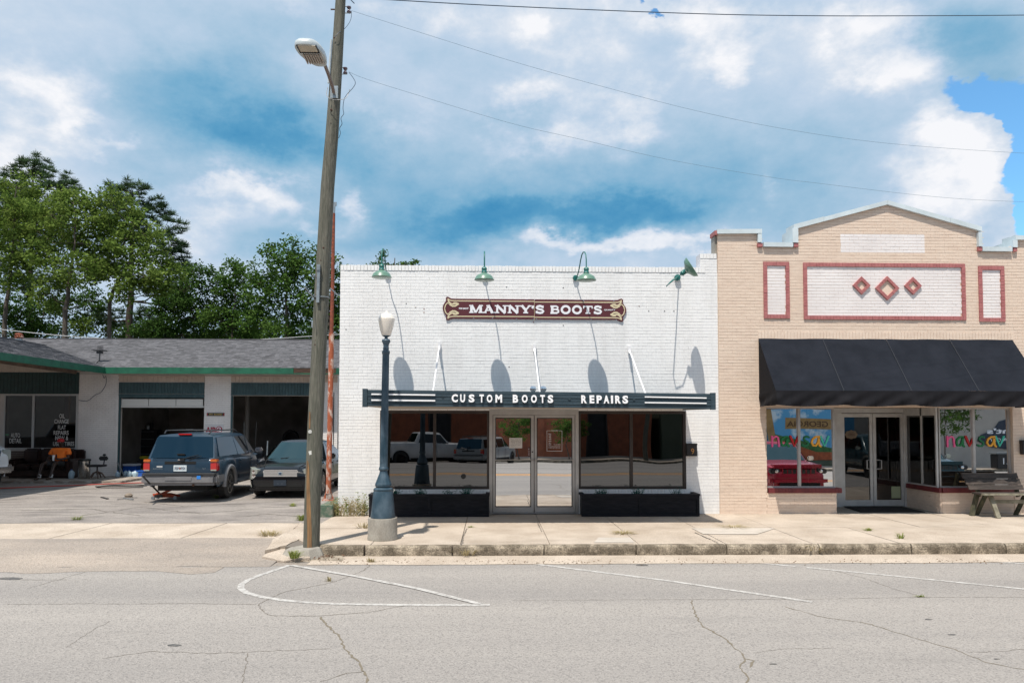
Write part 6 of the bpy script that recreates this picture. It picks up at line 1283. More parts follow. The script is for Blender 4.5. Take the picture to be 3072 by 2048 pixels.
# jugs
def jug(p, label, m_, s=1.0, first=None):
    if first: o = copy_tree(first); o.location = p; o['label'] = label; o.scale = (s, s, s); return o
    o = thing('plastic_jug', label, 'jug', p, group='plastic jugs by the garage'); mb = MB()
    prof = [(.07, 0), (.078, .01), (.078, .17), (.072, .19), (.045, .235), (.025, .255), (.022, .27)]
    mb.lathe(prof, (0, 0, 0), 18).build('jug_body', m_, o, True, smooth=45); MB().lathe([(.024, .262), (.026, .265), (.026, .29), (.02, .292)], (0, 0, 0), 12).build('cap', M('blue cap', (.03, .08, .3), .4), o, True)
    MB().tube([(.05, 0, .225), (.085, 0, .2), (.09, 0, .14), (.078, 0, .10)], .011, 6).build('handle', m_, o, True, smooth=40); return o
jm = M('cloudy blue plastic', (.30, .42, .50), .3, c2=(.4, .5, .56), scale=20)
J0 = jug((P(219, 1433, 25).x, 24.9, .071), 'pale blue jug standing between the sofa and the chrome bin', jm, 1)
J0.scale = (1.15, 1, 1.05)
for i, (u, s_) in enumerate(((357, .95), (376, 1.0), (391, 1.02), (399, .9), (410, 1.02))):
    g = P(u, 1430, 25.85); jug((g.x, 25.75+(i % 2)*.12, .005), ['first pale jug from the left at the left bay edge', 'second pale jug, right of the first at the bay edge', 'third pale jug, in the middle of the row at the bay edge', 'smaller fourth pale jug tucked between two others', 'fifth pale jug next to the blue crate'][i], jm, s_, J0)
x0 = P(417, 1430, 26).x; cr = thing('plastic_crate', 'bright blue crate behind the blue vehicle at the left bay', 'crate', (x0+.1, 25.9, .006)); bl = M('blue plastic', (.02, .10, .42), .4); B('crate_body', bl, cr, x0-.02, x0+.26, 25.75, 26.1, .006, .24, bevel=.01); B('crate_rim', bl, cr, x0-.035, x0+.275, 25.735, 26.115, .2415, .27)
x0 = P(372, 1400, 27.5).x; co = thing('cooler', 'white and blue cooler inside the left garage bay', 'cooler', (x0+.3, 27.5, .006)); B('cooler_body', bl, co, x0, x0+.5, 27.4, 27.75, .006, .34, bevel=.015); B('lid', sign_white, co, x0-.01, x0+.51, 27.39, 27.76, .345, .41, bevel=.01)
x0 = P(405, 1380, 27.9).x; ye_ = M('dull yellow plastic', (.45, .38, .03), .5); pj = thing('pump_unit', 'low yellow and black machine inside the left garage bay', 'machine', (x0+.2, 28.2, .006)); B('base', ye_, pj, x0-.1, x0+.45, 28.1, 28.5, .006, .2, bevel=.03); B('motor', dark_m, pj, x0-.05, x0+.4, 28.12, 28.45, .205, .55, bevel=.05); B('cover', ye_, pj, x0+.05, x0+.35, 28.1, 28.4, .555, .66, bevel=.03)
tag(MB().bar((P(352, 1395, 25.9).x, 25.9, .55), (P(372, 1420, 25.6).x, 25.6, .12), .05, .02).build('metal_bar', galv), 'loose metal bar leaning at the left bay edge', 'bar')
# hoses
def hose(label, pts, m_, r=.014): return wire('air_hose', label, pts, r, m_, 'hose')
hr = M('red hose', (.42, .05, .03), .5)
hose('red air hose lying across the forecourt from the left', [G(-60, 1467, .016), G(0, 1464, .016), G(120, 1459, .016), G(230, 1455, .016), G(320, 1451, .016), G(400, 1448, .016), G(440, 1447, .016)], hr, .016)
hose('black hose coiled beside the red hose behind the blue vehicle', [G(285, 1459, .016), G(340, 1457, .016), G(400, 1458, .016), G(440, 1456, .016), G(400, 1453, .016), G(330, 1455, .016), G(290, 1461, .016), G(360, 1462, .016), G(430, 1461, .016)], black_m, .014)
# sofa
sfx0, sfx1 = P(32, 1400, 25.2).x, P(228, 1400, 25.2).x
so2 = thing('leather_sofa', 'worn dark brown leather sofa under the garage window', 'sofa', ((sfx0+sfx1)/2, 25.3, .07)); z_ = .07; w3 = (sfx1-sfx0-.5)/3
B('base', leather, so2, sfx0+.06, sfx1-.06, 24.95, 25.85, z_+.04, z_+.28, bevel=.03)
for k in range(3):
    a = sfx0+.25+k*w3; B('seat_cushion', leather, so2, a+.008, a+w3-.008, 24.9, 25.5, z_+.285, z_+.47, bevel=.055); B('back_cushion', leather, so2, a+.008, a+w3-.008, 25.42, 25.75, z_+.475, z_+.98, bevel=.08)
for x in (sfx0, sfx1-.25): B('armrest', leather, so2, x, x+.25, 24.92, 25.8, z_+.01, z_+.64, bevel=.08)
B('back_panel', leather, so2, sfx0+.05, sfx1-.05, 25.76, 25.9, z_+.05, z_+.93, bevel=.04)
# chrome bin and stool chair
c = Vector((P(252, 1432, 24.9).x, 24.9, .071)); bi = thing('chrome_bin', 'round chrome waste bin with a black lid by the white pier', 'bin', tuple(c)); MB().lathe([(.17, 0), (.18, .02), (.18, .58)], c, 28).build('bin_body', M('brushed chrome', (.55, .54, .52), .22, metal=1, c2=(.4, .39, .37), scale=3), bi, smooth=35); MB().lathe([(.19, .58), (.20, .585), (.20, .63), (.18, .65), (.02, .655)], c, 28).build('lid', black_m, bi, smooth=35)
c = Vector((P(291, 1432, 24.7).x, 24.7, .071)); ch = thing('shop_chair', 'worn black swivel work chair beside the chrome bin', 'chair', tuple(c))
blk = M('worn black vinyl', (.015, .015, .017), .5); B('seat', blk, ch, c.x-.27, c.x+.24, c.y-.22, c.y+.22, c.z+.40, c.z+.47, bevel=.03); B('backrest', blk, ch, c.x-.05, c.x+.25, c.y+.16, c.y+.22, c.z+.60, c.z+.74, bevel=.03); B('head_cushion', blk, ch, c.x+.07, c.x+.18, c.y+.16, c.y+.22, c.z+.745, c.z+.82, bevel=.02)
MB().tube([c+Vector((.1, .2, .44)), c+Vector((.12, .24, .72))], .02, 8).build('back_stem', black_m, ch); MB().tube([c+Vector((0, 0, .12)), c+Vector((0, 0, .40))], .025, 8).build('stem', black_m, ch)
for k in range(5):
    a = k*2*math.pi/5+.3; e = Vector((math.cos(a), math.sin(a), 0)); MB().tube([c+Vector((0, 0, .24)), c+e*.13+Vector((0, 0, .19)), c+e*.25+Vector((0, 0, .03))], [.028, .026, .02], 8).build('foot', M('worn brown metal', (.09, .06, .045), .6) if k == 0 else bpy.data.materials['worn brown metal'], ch)
# tools on the forecourt
def tool(label, a, b, w, h, m_, kind='wrench'):
    a, b = Vector(a), Vector(b); mb = MB().bar(a, b, w, h); mb.lathe([(.001, -h/2), (w*1.1, -h/2), (w*1.1, h/2), (.001, h/2)], a, 10); mb.lathe([(.001, -h/2), (w*1.1, -h/2), (w*1.1, h/2), (.001, h/2)], b, 10); return tag(mb.build(kind, m_), label, 'tool')
tool('long chrome lug wrench lying on the forecourt', G(354, 1497, .02), G(409, 1492, .02), .025, .022, chrome); tool('short dark tool lying alone on the forecourt', G(306, 1491, .015), G(322, 1495, .015), .035, .02, black_m); tool('chrome cross bar lying under the long wrench', G(372, 1493, .03), G(398, 1497, .03), .022, .02, galv)
tag(MB().lathe([(.02, 0), (.09, .0), (.10, .05), (.06, .09), (.02, .1)], G(386, 1490, .004), 9).build('wheel_part', M('rusty part', (.14, .10, .07), .7, c2=(.3, .25, .2), scale=30, bump=.6)), 'rusty round part lying among the tools on the forecourt', 'tool')

# ------------------------------------------------------------------ person on the sofa
def skin_body(name, joints, edges, mat, parent, sub=2):
    me = bpy.data.meshes.new(name); me.from_pydata([j[0] for j in joints], edges, []); o = bpy.data.objects.new(name, me); link(o, parent)
    bb = bmesh.new(); bb.from_mesh(me); bb.verts.layers.skin.verify(); bb.to_mesh(me); bb.free()
    o.modifiers.new('skin', 'SKIN'); sv = me.skin_vertices[0].data
    for i, j in enumerate(joints): sv[i].radius = (j[1], j[1] if len(j) < 3 else j[2]); sv[i].use_root = (i == 0)
    s_ = o.modifiers.new('sub', 'SUBSURF'); s_.levels = sub; s_.render_levels = sub; o.modifiers['skin'].use_smooth_shade = True; me.materials.append(mat); return o
pc = Vector((P(176, 1400, 25.0).x, 24.98, .07)); pr = thing('person', 'seated person in orange t-shirt and red cap holding a white cup on the sofa', 'person', tuple(pc))
def q3(x, y, z): return (pc.x+x, pc.y+y, pc.z+z)
skin = M('dark skin', (.035, .018, .012), .45); org = M('orange t-shirt', (1.0, .22, .02), .75, c2=(.9, .18, .015), scale=9); shorts = M('dark shorts', (.012, .011, .013), .8, c2=(.03, .03, .03), scale=12); shoe = M('brown work shoe', (.05, .03, .022), .7); sock = M('white sock', (.5, .5, .5), .8)
J = [(q3(0, .12, .50), .13, .15), (q3(-.01, .14, .72), .14, .17), (q3(-.02, .17, .93), .12, .17), (q3(-.01, .15, 1.04), .055), (q3(0, .12, 1.12), .07), (q3(.0, .10, 1.20), .088), (q3(0, .11, 1.26), .06),
     (q3(-.22, .15, .92), .062), (q3(-.33, .03, .70), .046), (q3(-.26, -.20, .58), .036), (q3(-.20, -.24, .60), .034),
     (q3(.20, .14, .92), .062), (q3(.30, .05, .68), .046), (q3(.16, -.14, .64), .038), (q3(.02, -.20, .66), .034),
     (q3(-.12, .0, .50), .095), (q3(-.26, -.42, .52), .066), (q3(-.20, -.70, .14), .042), (q3(-.18, -.72, .08), .04),
     (q3(.11, .0, .50), .095), (q3(.12, -.42, .52), .066), (q3(.13, -.62, .14), .042), (q3(.13, -.64, .08), .04)]
E = [(0, 1), (1, 2), (2, 3), (3, 4), (4, 5), (5, 6), (2, 7), (7, 8), (8, 9), (9, 10), (2, 11), (11, 12), (12, 13), (13, 14), (0, 15), (15, 16), (16, 17), (17, 18), (0, 19), (19, 20), (20, 21), (21, 22)]
skin_body('body', J, E, skin, pr)
skin_body('t_shirt', [(q3(0, .12, .47), .18, .21), (q3(-.01, .12, .60), .21, .235), (q3(-.01, .14, .76), .20, .235), (q3(-.02, .16, .93), .165, .215), (q3(-.015, .16, 1.01), .085, .09), (q3(-.25, .14, .93), .10), (q3(-.33, .06, .76), .088), (q3(.23, .13, .93), .10), (q3(.30, .08, .76), .088)], [(0, 1), (1, 2), (2, 3), (3, 4), (3, 5), (5, 6), (3, 7), (7, 8)], org, pr)
skin_body('shorts', [(q3(0, .13, .46), .145, .18), (q3(-.12, .0, .49), .115), (q3(-.24, -.36, .515), .088), (q3(.11, .0, .49), .115), (q3(.12, -.36, .515), .088)], [(0, 1), (1, 2), (0, 3), (3, 4)], shorts, pr)
hc_ = Vector(q3(0, .10, 1.19)); capm = M('red cap', (.38, .012, .015), .7)
MB().lathe([(.105, .03), (.108, .05), (.10, .09), (.075, .125), (.03, .142), (.002, .146)], hc_, 20).build('cap', capm, pr, smooth=60)
MB().add([(hc_.x+.10*math.cos(a)*(1.0 if j == 0 else .85), hc_.y-(.0+.10*math.sin(a))*(1.0 if j == 0 else 1.75), hc_.z+(.035 if j == 0 else .02)) for j in (0, 1) for a in [i*math.pi/10 for i in range(11)]], [(i, i+1, 12+i, 11+i) for i in range(10)]).build('cap_peak', capm, pr)
for s_ in (-1, 1): MB().lathe([(.001, -.01), (.012, 0), (.001, .01)], hc_+Vector((s_*.035, -.088, .005)), 8).build('eye', sign_white, pr); MB().lathe([(.001, -.03), (.02, -.01), (.022, .01), (.001, .03)], hc_+Vector((s_*.09, .01, .0)), 8).build('ear', skin, pr)
MB().add([hc_+Vector((-.015, -.085, -.035)), hc_+Vector((.015, -.085, -.035)), hc_+Vector((0, -.115, -.03)), hc_+Vector((0, -.085, .01))], [(0, 1, 2), (0, 2, 3), (1, 3, 2)]).build('nose', skin, pr)
for bx_, by, s_ in ((-.20, -.70, 1), (.13, -.62, 1)):
    skin_body('shoe', [(q3(bx_, by-.02, .05), .052, .05), (q3(bx_-.01, by-.13, .045), .05, .042), (q3(bx_-.02, by-.22, .035), .042, .032)], [(0, 1), (1, 2)], shoe, pr, 1); MB().tube([q3(bx_, by, .07), q3(bx_+.0, by+.03, .17)], .05, 12).build('sock', sock, pr, smooth=60)
for hx, hy, hz, sg_ in ((.02, -.20, .66, 1), (-.20, -.24, .60, -1)):
    mb = MB()
    for k in range(4): z = hz+.03-k*.018; mb.tube([q3(hx, hy-.01, z), q3(hx-.045*sg_, hy-.045, z), q3(hx-.085*sg_, hy-.03, z-.002), q3(hx-.10*sg_, hy-.0, z-.004)], [.011, .0105, .009, .008], 6)
    mb.tube([q3(hx, hy, hz+.03), q3(hx-.03*sg_, hy-.04, hz+.06), q3(hx-.06*sg_, hy-.05, hz+.06)], [.012, .011, .009], 6); mb.build('fingers', skin, pr, smooth=50)
cpc = Vector(q3(-.035, -.225, .60)); cp = thing('paper_cup', 'white paper cup held by the person in orange', 'cup', tuple(cpc)); MB().lathe([(.032, 0), (.045, .17)], cpc, 18).build('cup_body', bright_white, cp, smooth=40); MB().lathe([(.047, .17), (.048, .18), (.03, .185)], cpc, 18).build('lid', sign_white, cp)
# ------------------------------------------------------------------ trees
def leaves(c, n, rad, size, rs, needles=False):
    """n leaf faces around centres c (k,3) with clump radius rad"""
    k = len(c); c = np.repeat(c, n, 0); N = len(c)
    if needles:
        d = rs.normal(size=(N, 3)); d[:, 2] = np.abs(d[:, 2])*.8+d[:, 2]*.2; d /= np.linalg.norm(d, axis=1)[:, None]
        s = np.cross(d, rs.normal(size=(N, 3))); s /= np.linalg.norm(s, axis=1)[:, None]; L = rad*rs.uniform(.6, 1.1, (N, 1)); w = size
        a = c+d*L*.12; v = np.stack([a-s*w*.6, a+s*w*.6, c+d*L+s*w*.4, c+d*L-s*w*.4], 1)
    else:
        off = rs.normal(size=(N, 3))*rad*.55; off[:, 2] *= .6; p = c+off
        nrm = rs.normal(size=(N, 3)); nrm[:, 2] = np.abs(nrm[:, 2])+.25; nrm /= np.linalg.norm(nrm, axis=1)[:, None]
        t_ = np.cross(nrm, rs.normal(size=(N, 3))); t_ /= np.linalg.norm(t_, axis=1)[:, None]; b = np.cross(nrm, t_); sz = size*rs.uniform(.6, 1.25, (N, 1))
        v = np.stack([p-t_*sz*.6, p+b*sz*.36, p+t_*sz*.6, p-b*sz*.36], 1)
    return v.reshape(-1, 3)
def mesh_quads(name, v, mat, parent):
    me = bpy.data.meshes.new(name); n = len(v); me.vertices.add(n); me.vertices.foreach_set('co', v.astype(np.float32).ravel()); me.loops.add(n); me.loops.foreach_set('vertex_index', np.arange(n, dtype=np.int32))
    me.polygons.add(n//4); me.polygons.foreach_set('loop_start', np.arange(0, n, 4, dtype=np.int32)); me.polygons.foreach_set('loop_total', np.full(n//4, 4, dtype=np.int32)); me.materials.append(mat); me.update(calc_edges=True); me.validate()
    return link(bpy.data.objects.new(name, me), parent)
def tree(label, base, blobs, mat, r0, bark, seed, leaf=.15, per=46, dens=6.3, pine=False, name='leafy_tree', trunk=None, clump=.42):
    r0 *= .68
    """blobs: (centre, rx, rz) ; crown of many leaf clumps on branches"""
    rs = np.random.RandomState(seed); q = random.Random(seed); t_ = thing(name, label, 'tree', base)
    base = Vector(base); mb = MB(); cs = [Vector(b[0]) for b in blobs]; topz = max(c.z for c in cs); ctr = sum(cs, Vector())/len(cs)
    if trunk: tp = [base]+[Vector(p) for p in trunk]
    else: tp = [base, base.lerp(Vector((ctr.x, ctr.y, topz)), .35)+Vector((q.uniform(-.25, .25), 0, 0)), base.lerp(Vector((ctr.x, ctr.y, topz)), .7)+Vector((q.uniform(-.2, .2), 0, 0)), Vector((ctr.x+q.uniform(-.2, .2), ctr.y, topz))]
    L = len(tp); fine = []
    for i in range(L-1):
        for k in range(5): fine.append(tp[i].lerp(tp[i+1], k/5)+Vector((q.uniform(-.04, .04), q.uniform(-.04, .04), 0))*(i > 0))
    fine.append(tp[-1]); m = len(fine); mb.tube(fine, [max(r0*(1-.86*i/(m-1))*(1.25 if i == 0 else 1), .02) for i in range(m)], 10)
    allc = []
    for (c, rx, rz) in blobs:
        c = Vector(c); k = max(6, int(dens*(rx*rx*rz)**(2/3)*4)); u = rs.normal(size=(k, 3)); u /= np.linalg.norm(u, axis=1)[:, None]; rr = rs.uniform(.25, 1, (k, 1))**.5*rs.uniform(.85, 1.12, (k, 1)); pts = np.array(c)+u*rr*np.array([rx, rx*.9, rz*(1.25 if pine else 1)]); allc.append(pts)
        # a limb from the trunk to the blob, twigs to clumps
        cand = [f for f in fine if f.z < c.z-.1*rz] or fine[:2]; s_ = min(cand, key=lambda f: (f-c).length+abs(f.z-(c.z-rz))*.3); mid = s_.lerp(c, .55)+Vector((0, 0, -.12*(c-s_).length)); lr = max(r0*.34*(1-.5*(s_.z-base.z)/max(topz-base.z, 1)), .03)
        mb.tube([s_, mid, c], [lr, lr*.7, lr*.4], 7)
        for p in pts[::(2 if pine else 3)]: p = Vector(p); mb.tube([c.lerp(mid, q.uniform(0, .6)), p], [lr*.32, .012], 4, caps=False)
    mb.build('trunk', bark, t_, smooth=60)
    allc = np.concatenate(allc); v = leaves(allc, per, clump, leaf, rs, pine); mesh_quads('crown', v, mat, t_); return t_
def blobs(lst, Y, jy=1.2, seed=0, lat=1.0):
    q = random.Random(seed+int(Y*7)); out = []
    for (u, v, ru, rv) in lst:
        y = Y+q.uniform(-jy, jy); p = P(u, v, y); out.append((p, ru*y/FPX*lat, rv*y/FPX))
    return out
gb = lambda u, Y: (P(u, 1268, Y).x, Y, -.3)
kp = dict(pine=True, name='pine_tree', leaf=.021, per=58, clump=.36)
tree('tall dark pine rising behind the pale green tree at far left', gb(84, 46), blobs([(30, 560, 60, 40), (95, 520, 65, 40), (160, 545, 50, 40), (60, 610, 80, 50), (140, 610, 70, 45), (205, 585, 38, 34), (225, 560, 22, 22), (10, 640, 60, 50), (215, 640, 38, 40), (100, 680, 100, 50), (100, 495, 40, 22), (60, 860, 60, 40), (150, 830, 70, 40), (20, 780, 60, 40)], 46, seed=1), leaf_p, .34, bark_d, 1, trunk=[P(88, 960, 46), P(92, 800, 46), P(98, 640, 46), P(98, 500, 46)], dens=9, **kp)
tree('tall dark pine with layered boughs leaning over the right of the leafy group', gb(389, 44), blobs([(350, 590, 50, 34), (400, 575, 45, 28), (320, 640, 50, 40), (400, 640, 70, 45), (470, 620, 40, 30), (500, 640, 24, 18), (440, 690, 70, 40), (340, 700, 60, 40), (520, 680, 36, 28), (500, 745, 60, 26), (540, 740, 26, 18), (550, 790, 40, 26), (575, 815, 24, 18), (500, 830, 50, 26), (545, 880, 40, 30), (470, 880, 50, 30), (300, 800, 60, 40), (460, 960, 60, 30), (320, 950, 60, 30)], 44, seed=2), leaf_p, .36, bark_d, 2, trunk=[P(388, 960, 44), P(394, 820, 44), P(396, 680, 44), P(392, 570, 44)], dens=10, **kp)
tree('pale green leafy tree at the far left edge behind the garage', gb(15, 38), blobs([(10, 620, 70, 60), (60, 560, 60, 40), (20, 720, 70, 70), (90, 640, 60, 50), (-30, 680, 60, 80), (80, 740, 60, 60), (30, 820, 60, 50)], 38, seed=3), leaf_y, .2, bark_m, 3, trunk=[P(12, 960, 38), P(30, 830, 38), P(40, 700, 38), P(50, 560, 38)], per=46)
tree('broad pale green tree with leaning grey trunk in the left group', gb(190, 36), blobs([(150, 640, 60, 50), (220, 610, 60, 45), (270, 650, 50, 50), (180, 700, 70, 50), (260, 730, 70, 50), (130, 760, 60, 50), (220, 810, 80, 50), (300, 800, 50, 45), (150, 880, 60, 50), (330, 720, 30, 50), (110, 690, 50, 60)], 36.5, seed=4), leaf_y, .21, bark_m, 4, trunk=[P(196, 950, 36), P(206, 850, 36), P(222, 750, 36), P(225, 640, 36)], per=48)
tree('pale green tree in front of the layered pine, centre of the left group', gb(330, 37), blobs([(330, 600, 34, 34), (380, 625, 50, 34), (430, 700, 60, 40), (380, 740, 60, 50), (460, 780, 60, 45), (420, 820, 80, 45), (500, 820, 45, 34), (340, 790, 60, 50), (370, 870, 50, 34), (470, 870, 45, 26), (320, 680, 40, 50)], 37.5, seed=5), leaf_y, .17, bark_m, 5, trunk=[P(328, 910, 37), P(350, 850, 37), P(390, 780, 37), P(400, 680, 37)], per=48)
tree('dark leafy tree filling the gap right of the layered pine', gb(600, 42), blobs([(520, 900, 60, 40), (600, 815, 45, 34), (560, 870, 50, 45), (640, 850, 50, 45), (590, 930, 70, 50), (500, 940, 60, 50), (660, 930, 60, 50), (450, 990, 60, 40), (540, 1000, 80, 40)], 42, seed=6), leaf_d, .18, bark_m, 6, per=46)
tree('yellowish topped round tree in the middle of the right tree line', gb(705, 41), blobs([(700, 805, 34, 26), (680, 850, 45, 40), (740, 830, 40, 34), (720, 900, 60, 45), (660, 960, 60, 45), (740, 970, 60, 45), (700, 1010, 80, 34)], 41, seed=7), leaf_g, .18, bark_m, 7, per=46)
tree('tall mid green tree left of the wooden pole', gb(860, 37), blobs([(880, 740, 34, 26), (820, 760, 34, 26), (850, 790, 60, 40), (905, 790, 40, 40), (800, 820, 50, 45), (870, 860, 70, 50), (780, 890, 60, 50), (850, 940, 70, 50), (930, 900, 50, 60), (780, 970, 60, 50), (860, 1000, 80, 40)], 38, seed=8), leaf_g, .17, bark_m, 8, trunk=[P(862, 960, 38), P(860, 860, 38), P(862, 760, 38)], per=48)
tree('mid green tree showing between the wooden pole and the white shop', gb(990, 36), blobs([(960, 770, 34, 36), (1000, 800, 40, 45), (940, 830, 40, 40), (1000, 880, 50, 60), (960, 950, 60, 50), (1020, 980, 60, 50), (1040, 860, 40, 50)], 37, seed=9), leaf_g, .16, bark_m, 9, per=48)
tree('low yellow green shrubby tree seen under the left trunks', gb(290, 48), blobs([(230, 985, 50, 30), (290, 970, 50, 34), (350, 1000, 50, 26), (420, 1005, 50, 20)], 48, seed=10), leaf_y, .1, bark_m, 10, per=46)
tree('dark low tree at the base of the far left group', gb(60, 43), blobs([(210, 920, 50, 40), (280, 900, 50, 36), (20, 920, 50, 50), (70, 960, 60, 45), (130, 930, 50, 50), (30, 1000, 80, 34), (150, 1000, 60, 30)], 43, seed=11), leaf_d, .13, bark_m, 11, per=46)
tree('dark leafy tree low behind the middle of the garage roof', gb(500, 46), blobs([(480, 1000, 60, 34), (580, 990, 70, 40), (660, 1000, 70, 34), (760, 1000, 70, 34), (900, 1000, 80, 34), (1010, 1000, 60, 40), (400, 985, 40, 40)], 46, seed=12), leaf_d, .15, bark_m, 12, per=46)
tree('evergreen tree top peeping over the white shop behind the first barn lamp', gb(1150, 34), blobs([(1146, 772, 14, 22), (1146, 800, 26, 22), (1180, 800, 10, 16), (1114, 800, 10, 14), (1215, 797, 12, 12), (1243, 790, 14, 8), (1160, 850, 60, 40), (1230, 850, 40, 40)], 34, seed=13), leaf_g, .10, bark_m, 13, pine=False, name='evergreen_tree', leaf=.10, per=26, clump=.16, dens=26)
# grassy rise and far wood behind
far = MB(); rs = np.random.RandomState(77); cs = np.stack([rs.uniform(-60, -8, 700), rs.uniform(56, 64, 700), rs.uniform(0, 5.2, 700)], 1); o = mesh_quads('far_wood', leaves(cs, 26, .9, .42, rs), leaf_d, None); tag(o, 'far mass of dark trees behind the garage', 'wood', kind='stuff')

# ------------------------------------------------------------------ vehicles (local: +X forward, +Y left, Z up)
def loft(stations, sec_n=9):
    """stations: (x, zb, zt, hw, crown)"""
    vs = []; 
    for (x, zb, zt, hw, cr) in stations:
        h = zt-zb
        half = [(hw*.90, zb), (hw*.975, zb+.10*h), (hw*1.0, zb+.36*h), (hw*.998, zb+.62*h), (hw*.975, zb+.84*h), (hw*.935, zb+.955*h), (hw*.86, zt), (hw*.5, zt+cr*.8), (0, zt+cr)]
        full = [(y, z) for y, z in half]+[(-y, z) for y, z in half[-2::-1]]
        vs += [(x, y, z) for y, z in full]
    n = 17; m = len(stations)
    fs = [(i*n+k, i*n+k+1, (i+1)*n+k+1, (i+1)*n+k) for i in range(m-1) for k in range(n-1)]+[tuple(range(n))[::-1], tuple(range((m-1)*n, m*n))]
    return vs, fs
def wheel(parent, x, y, r, w, rimm, spokes=5, side=1):
    o = MB().lathe([(r*.64, -w/2), (r*.70, -w/2-.004), (r*.93, -w/2+.01), (r, -w/2+.035), (r, w/2-.035), (r*.93, w/2-.01), (r*.70, w/2+.004), (r*.64, w/2)], (x, y, r), 30, axis='y').build('wheel', tyre_m, parent, True, smooth=35)
    s = side; mb = MB(); f = w/2*s
    mb.lathe([(r*.66, (f-.0*s)), (r*.66, f+.006*s), (r*.60, f+.004*s), (r*.58, f-.05*s), (.001, f-.05*s)], (x, y, r), 30, axis='y')
    mb.lathe([(r*.16, f-.05*s), (r*.15, f-.005*s), (.001, f)], (x, y, r), 14, axis='y')
    for k in range(spokes):
        a = 2*math.pi*k/spokes; e = Vector((math.cos(a), 0, math.sin(a))); c = Vector((x, y+f-.022*s, r)); mb.bar(c+e*r*.1, c+e*r*.62, .03, r*.20 if spokes < 7 else r*.13, up=(0, 1, 0))
    mb.build('rim', rimm, o, True, fix=True); return o
rear_glass = glass('dark rear glass', .11, (.02, .05, .07), gc=(.30, .62, .85))
def vehicle(kind, name, label, cat, loc, heading, pm, skip_wheel=None, rear=True, lower=None, rimm=rim_m):
    """heading: direction of the nose, degrees from +X"""
    K = {'suv': dict(L=2.34, hw=.885, H=1.635, belt=1.05, wx=(1.42, -1.40), wr=.365, rail=[(-2.34, .60, 1.02), (-2.30, .48, 1.05), (-2.1, .34, 1.06), (.95, .32, 1.06), (1.3, .32, 1.03), (2.0, .32, .97), (2.26, .36, .90), (2.36, .44, .78)], wsb=1.02, rf=.35, rr=-2.06, rb=-2.31, rw=.66, bw=.845, ang=1),
         'sedan': dict(L=2.40, hw=.895, H=1.43, belt=.93, wx=(1.46, -1.42), wr=.325, rail=[(-2.38, .50, .92), (-2.3, .38, .99), (-1.7, .24, 1.0), (-.9, .20, .96), (.9, .19, .93), (1.3, .20, .90), (1.9, .20, .83), (2.25, .22, .76), (2.38, .26, .66)], wsb=1.0, rf=.22, rr=-.95, rb=-1.72, rw=.58, bw=.85, ang=1),
         'pickup': dict(L=2.95, hw=1.0, H=1.90, belt=1.30, wx=(1.95, -1.75), wr=.42, rail=[(-2.95, .66, 1.34), (-2.9, .52, 1.36), (-1.0, .42, 1.36), (1.2, .42, 1.33), (1.6, .42, 1.32), (2.6, .42, 1.26), (2.85, .46, 1.18), (2.93, .55, 1.05)], wsb=1.22, rf=.62, rr=-.72, rb=-.98, rw=.74, bw=.94, ang=1)}[kind]
    o = thing(name, label, cat, loc, R(heading)); wr = K['wr']; ra = wr+.065
    xs = sorted(set([r_[0] for r_ in K['rail']])|set(np.linspace(-K['L']+.02, K['L']-.03, 34).tolist())|{w+ra*math.cos(a) for w in K['wx'] for a in np.linspace(0, math.pi, 15)})
    rx = [r_[0] for r_ in K['rail']]; st = []
    for x in xs:
        if x < rx[0] or x > rx[-1]: continue
        zb = float(np.interp(x, rx, [r_[1] for r_ in K['rail']])); zt = float(np.interp(x, rx, [r_[2] for r_ in K['rail']]))
        for w in K['wx']:
            if abs(x-w) < ra: zb = max(zb, wr+math.sqrt(max(ra*ra-(x-w)**2, 0)))
        e = min(1, max(0, (rx[-1]-x)/.85)); e2 = min(1, max(0, (x-rx[0])/.35)); hw = K['hw']*(1-.17*(1-e)**2.0)*(1-.07*(1-e2)**2)
        crn = .05 if x > K['wsb'] else .02
        st.append((x, min(zb, zt-.08), zt, hw, crn))
    f_, b_ = st[-1], st[0]
    st.append((f_[0]+.03, f_[1]+.03, f_[2]-.03, f_[3]*.965, f_[4])); st.append((f_[0]+.045, f_[1]+.08, f_[2]-.09, f_[3]*.90, .0))
    st.insert(0, (b_[0]-.025, b_[1]+.03, b_[2]-.03, b_[3]*.965, b_[4])); st.insert(0, (b_[0]-.035, b_[1]+.08, b_[2]-.08, b_[3]*.92, .0))
    vs, fs = loft(st); body = MB().add(vs, fs).build('body', pm, o, True, smooth=38)
    # dark box added to block light under the body and behind the wheels
    MB().box(rx[0]+.12, rx[-1]-.2, -K['hw']+.30, K['hw']-.30, .26 if kind != 'sedan' else .20, K['belt']-.12).build('underbody_block', under_m, o, True)
    # cabin
    H, bz, rw, bw = K['H'], K['belt'], K['rw'], K['bw']; zf = float(np.interp(K['wsb'], rx, [r_[2] for r_ in K['rail']])); zr = float(np.interp(K['rb'], rx, [r_[2] for r_ in K['rail']]))
    cab_st = [(K['rb'], zr, zr, bw*.93, bw*.93), (K['rr'], bz, H-.03, bw*.99, rw), (K['rr']*.5+K['rf']*.5, bz, H+.0, bw, rw+.01), (K['rf'], bz, H-.02, bw, rw), (K['wsb'], zf-.02, zf-.02, bw*.92, bw*.88)]
    vs = []; 
    for x, z0, z1, b_, t_ in cab_st:
        half = [(b_, z0-.05), (b_, z0), (b_+(t_-b_)*.9, z0+(z1-z0)*.90), (t_*.93, z1-.0*(z1-z0)), (t_*.55, z1+.028), (0, z1+.038)]
        full = half+[(-y, z) for y, z in half[-2::-1]]; vs += [(x, y, z) for y, z in full]
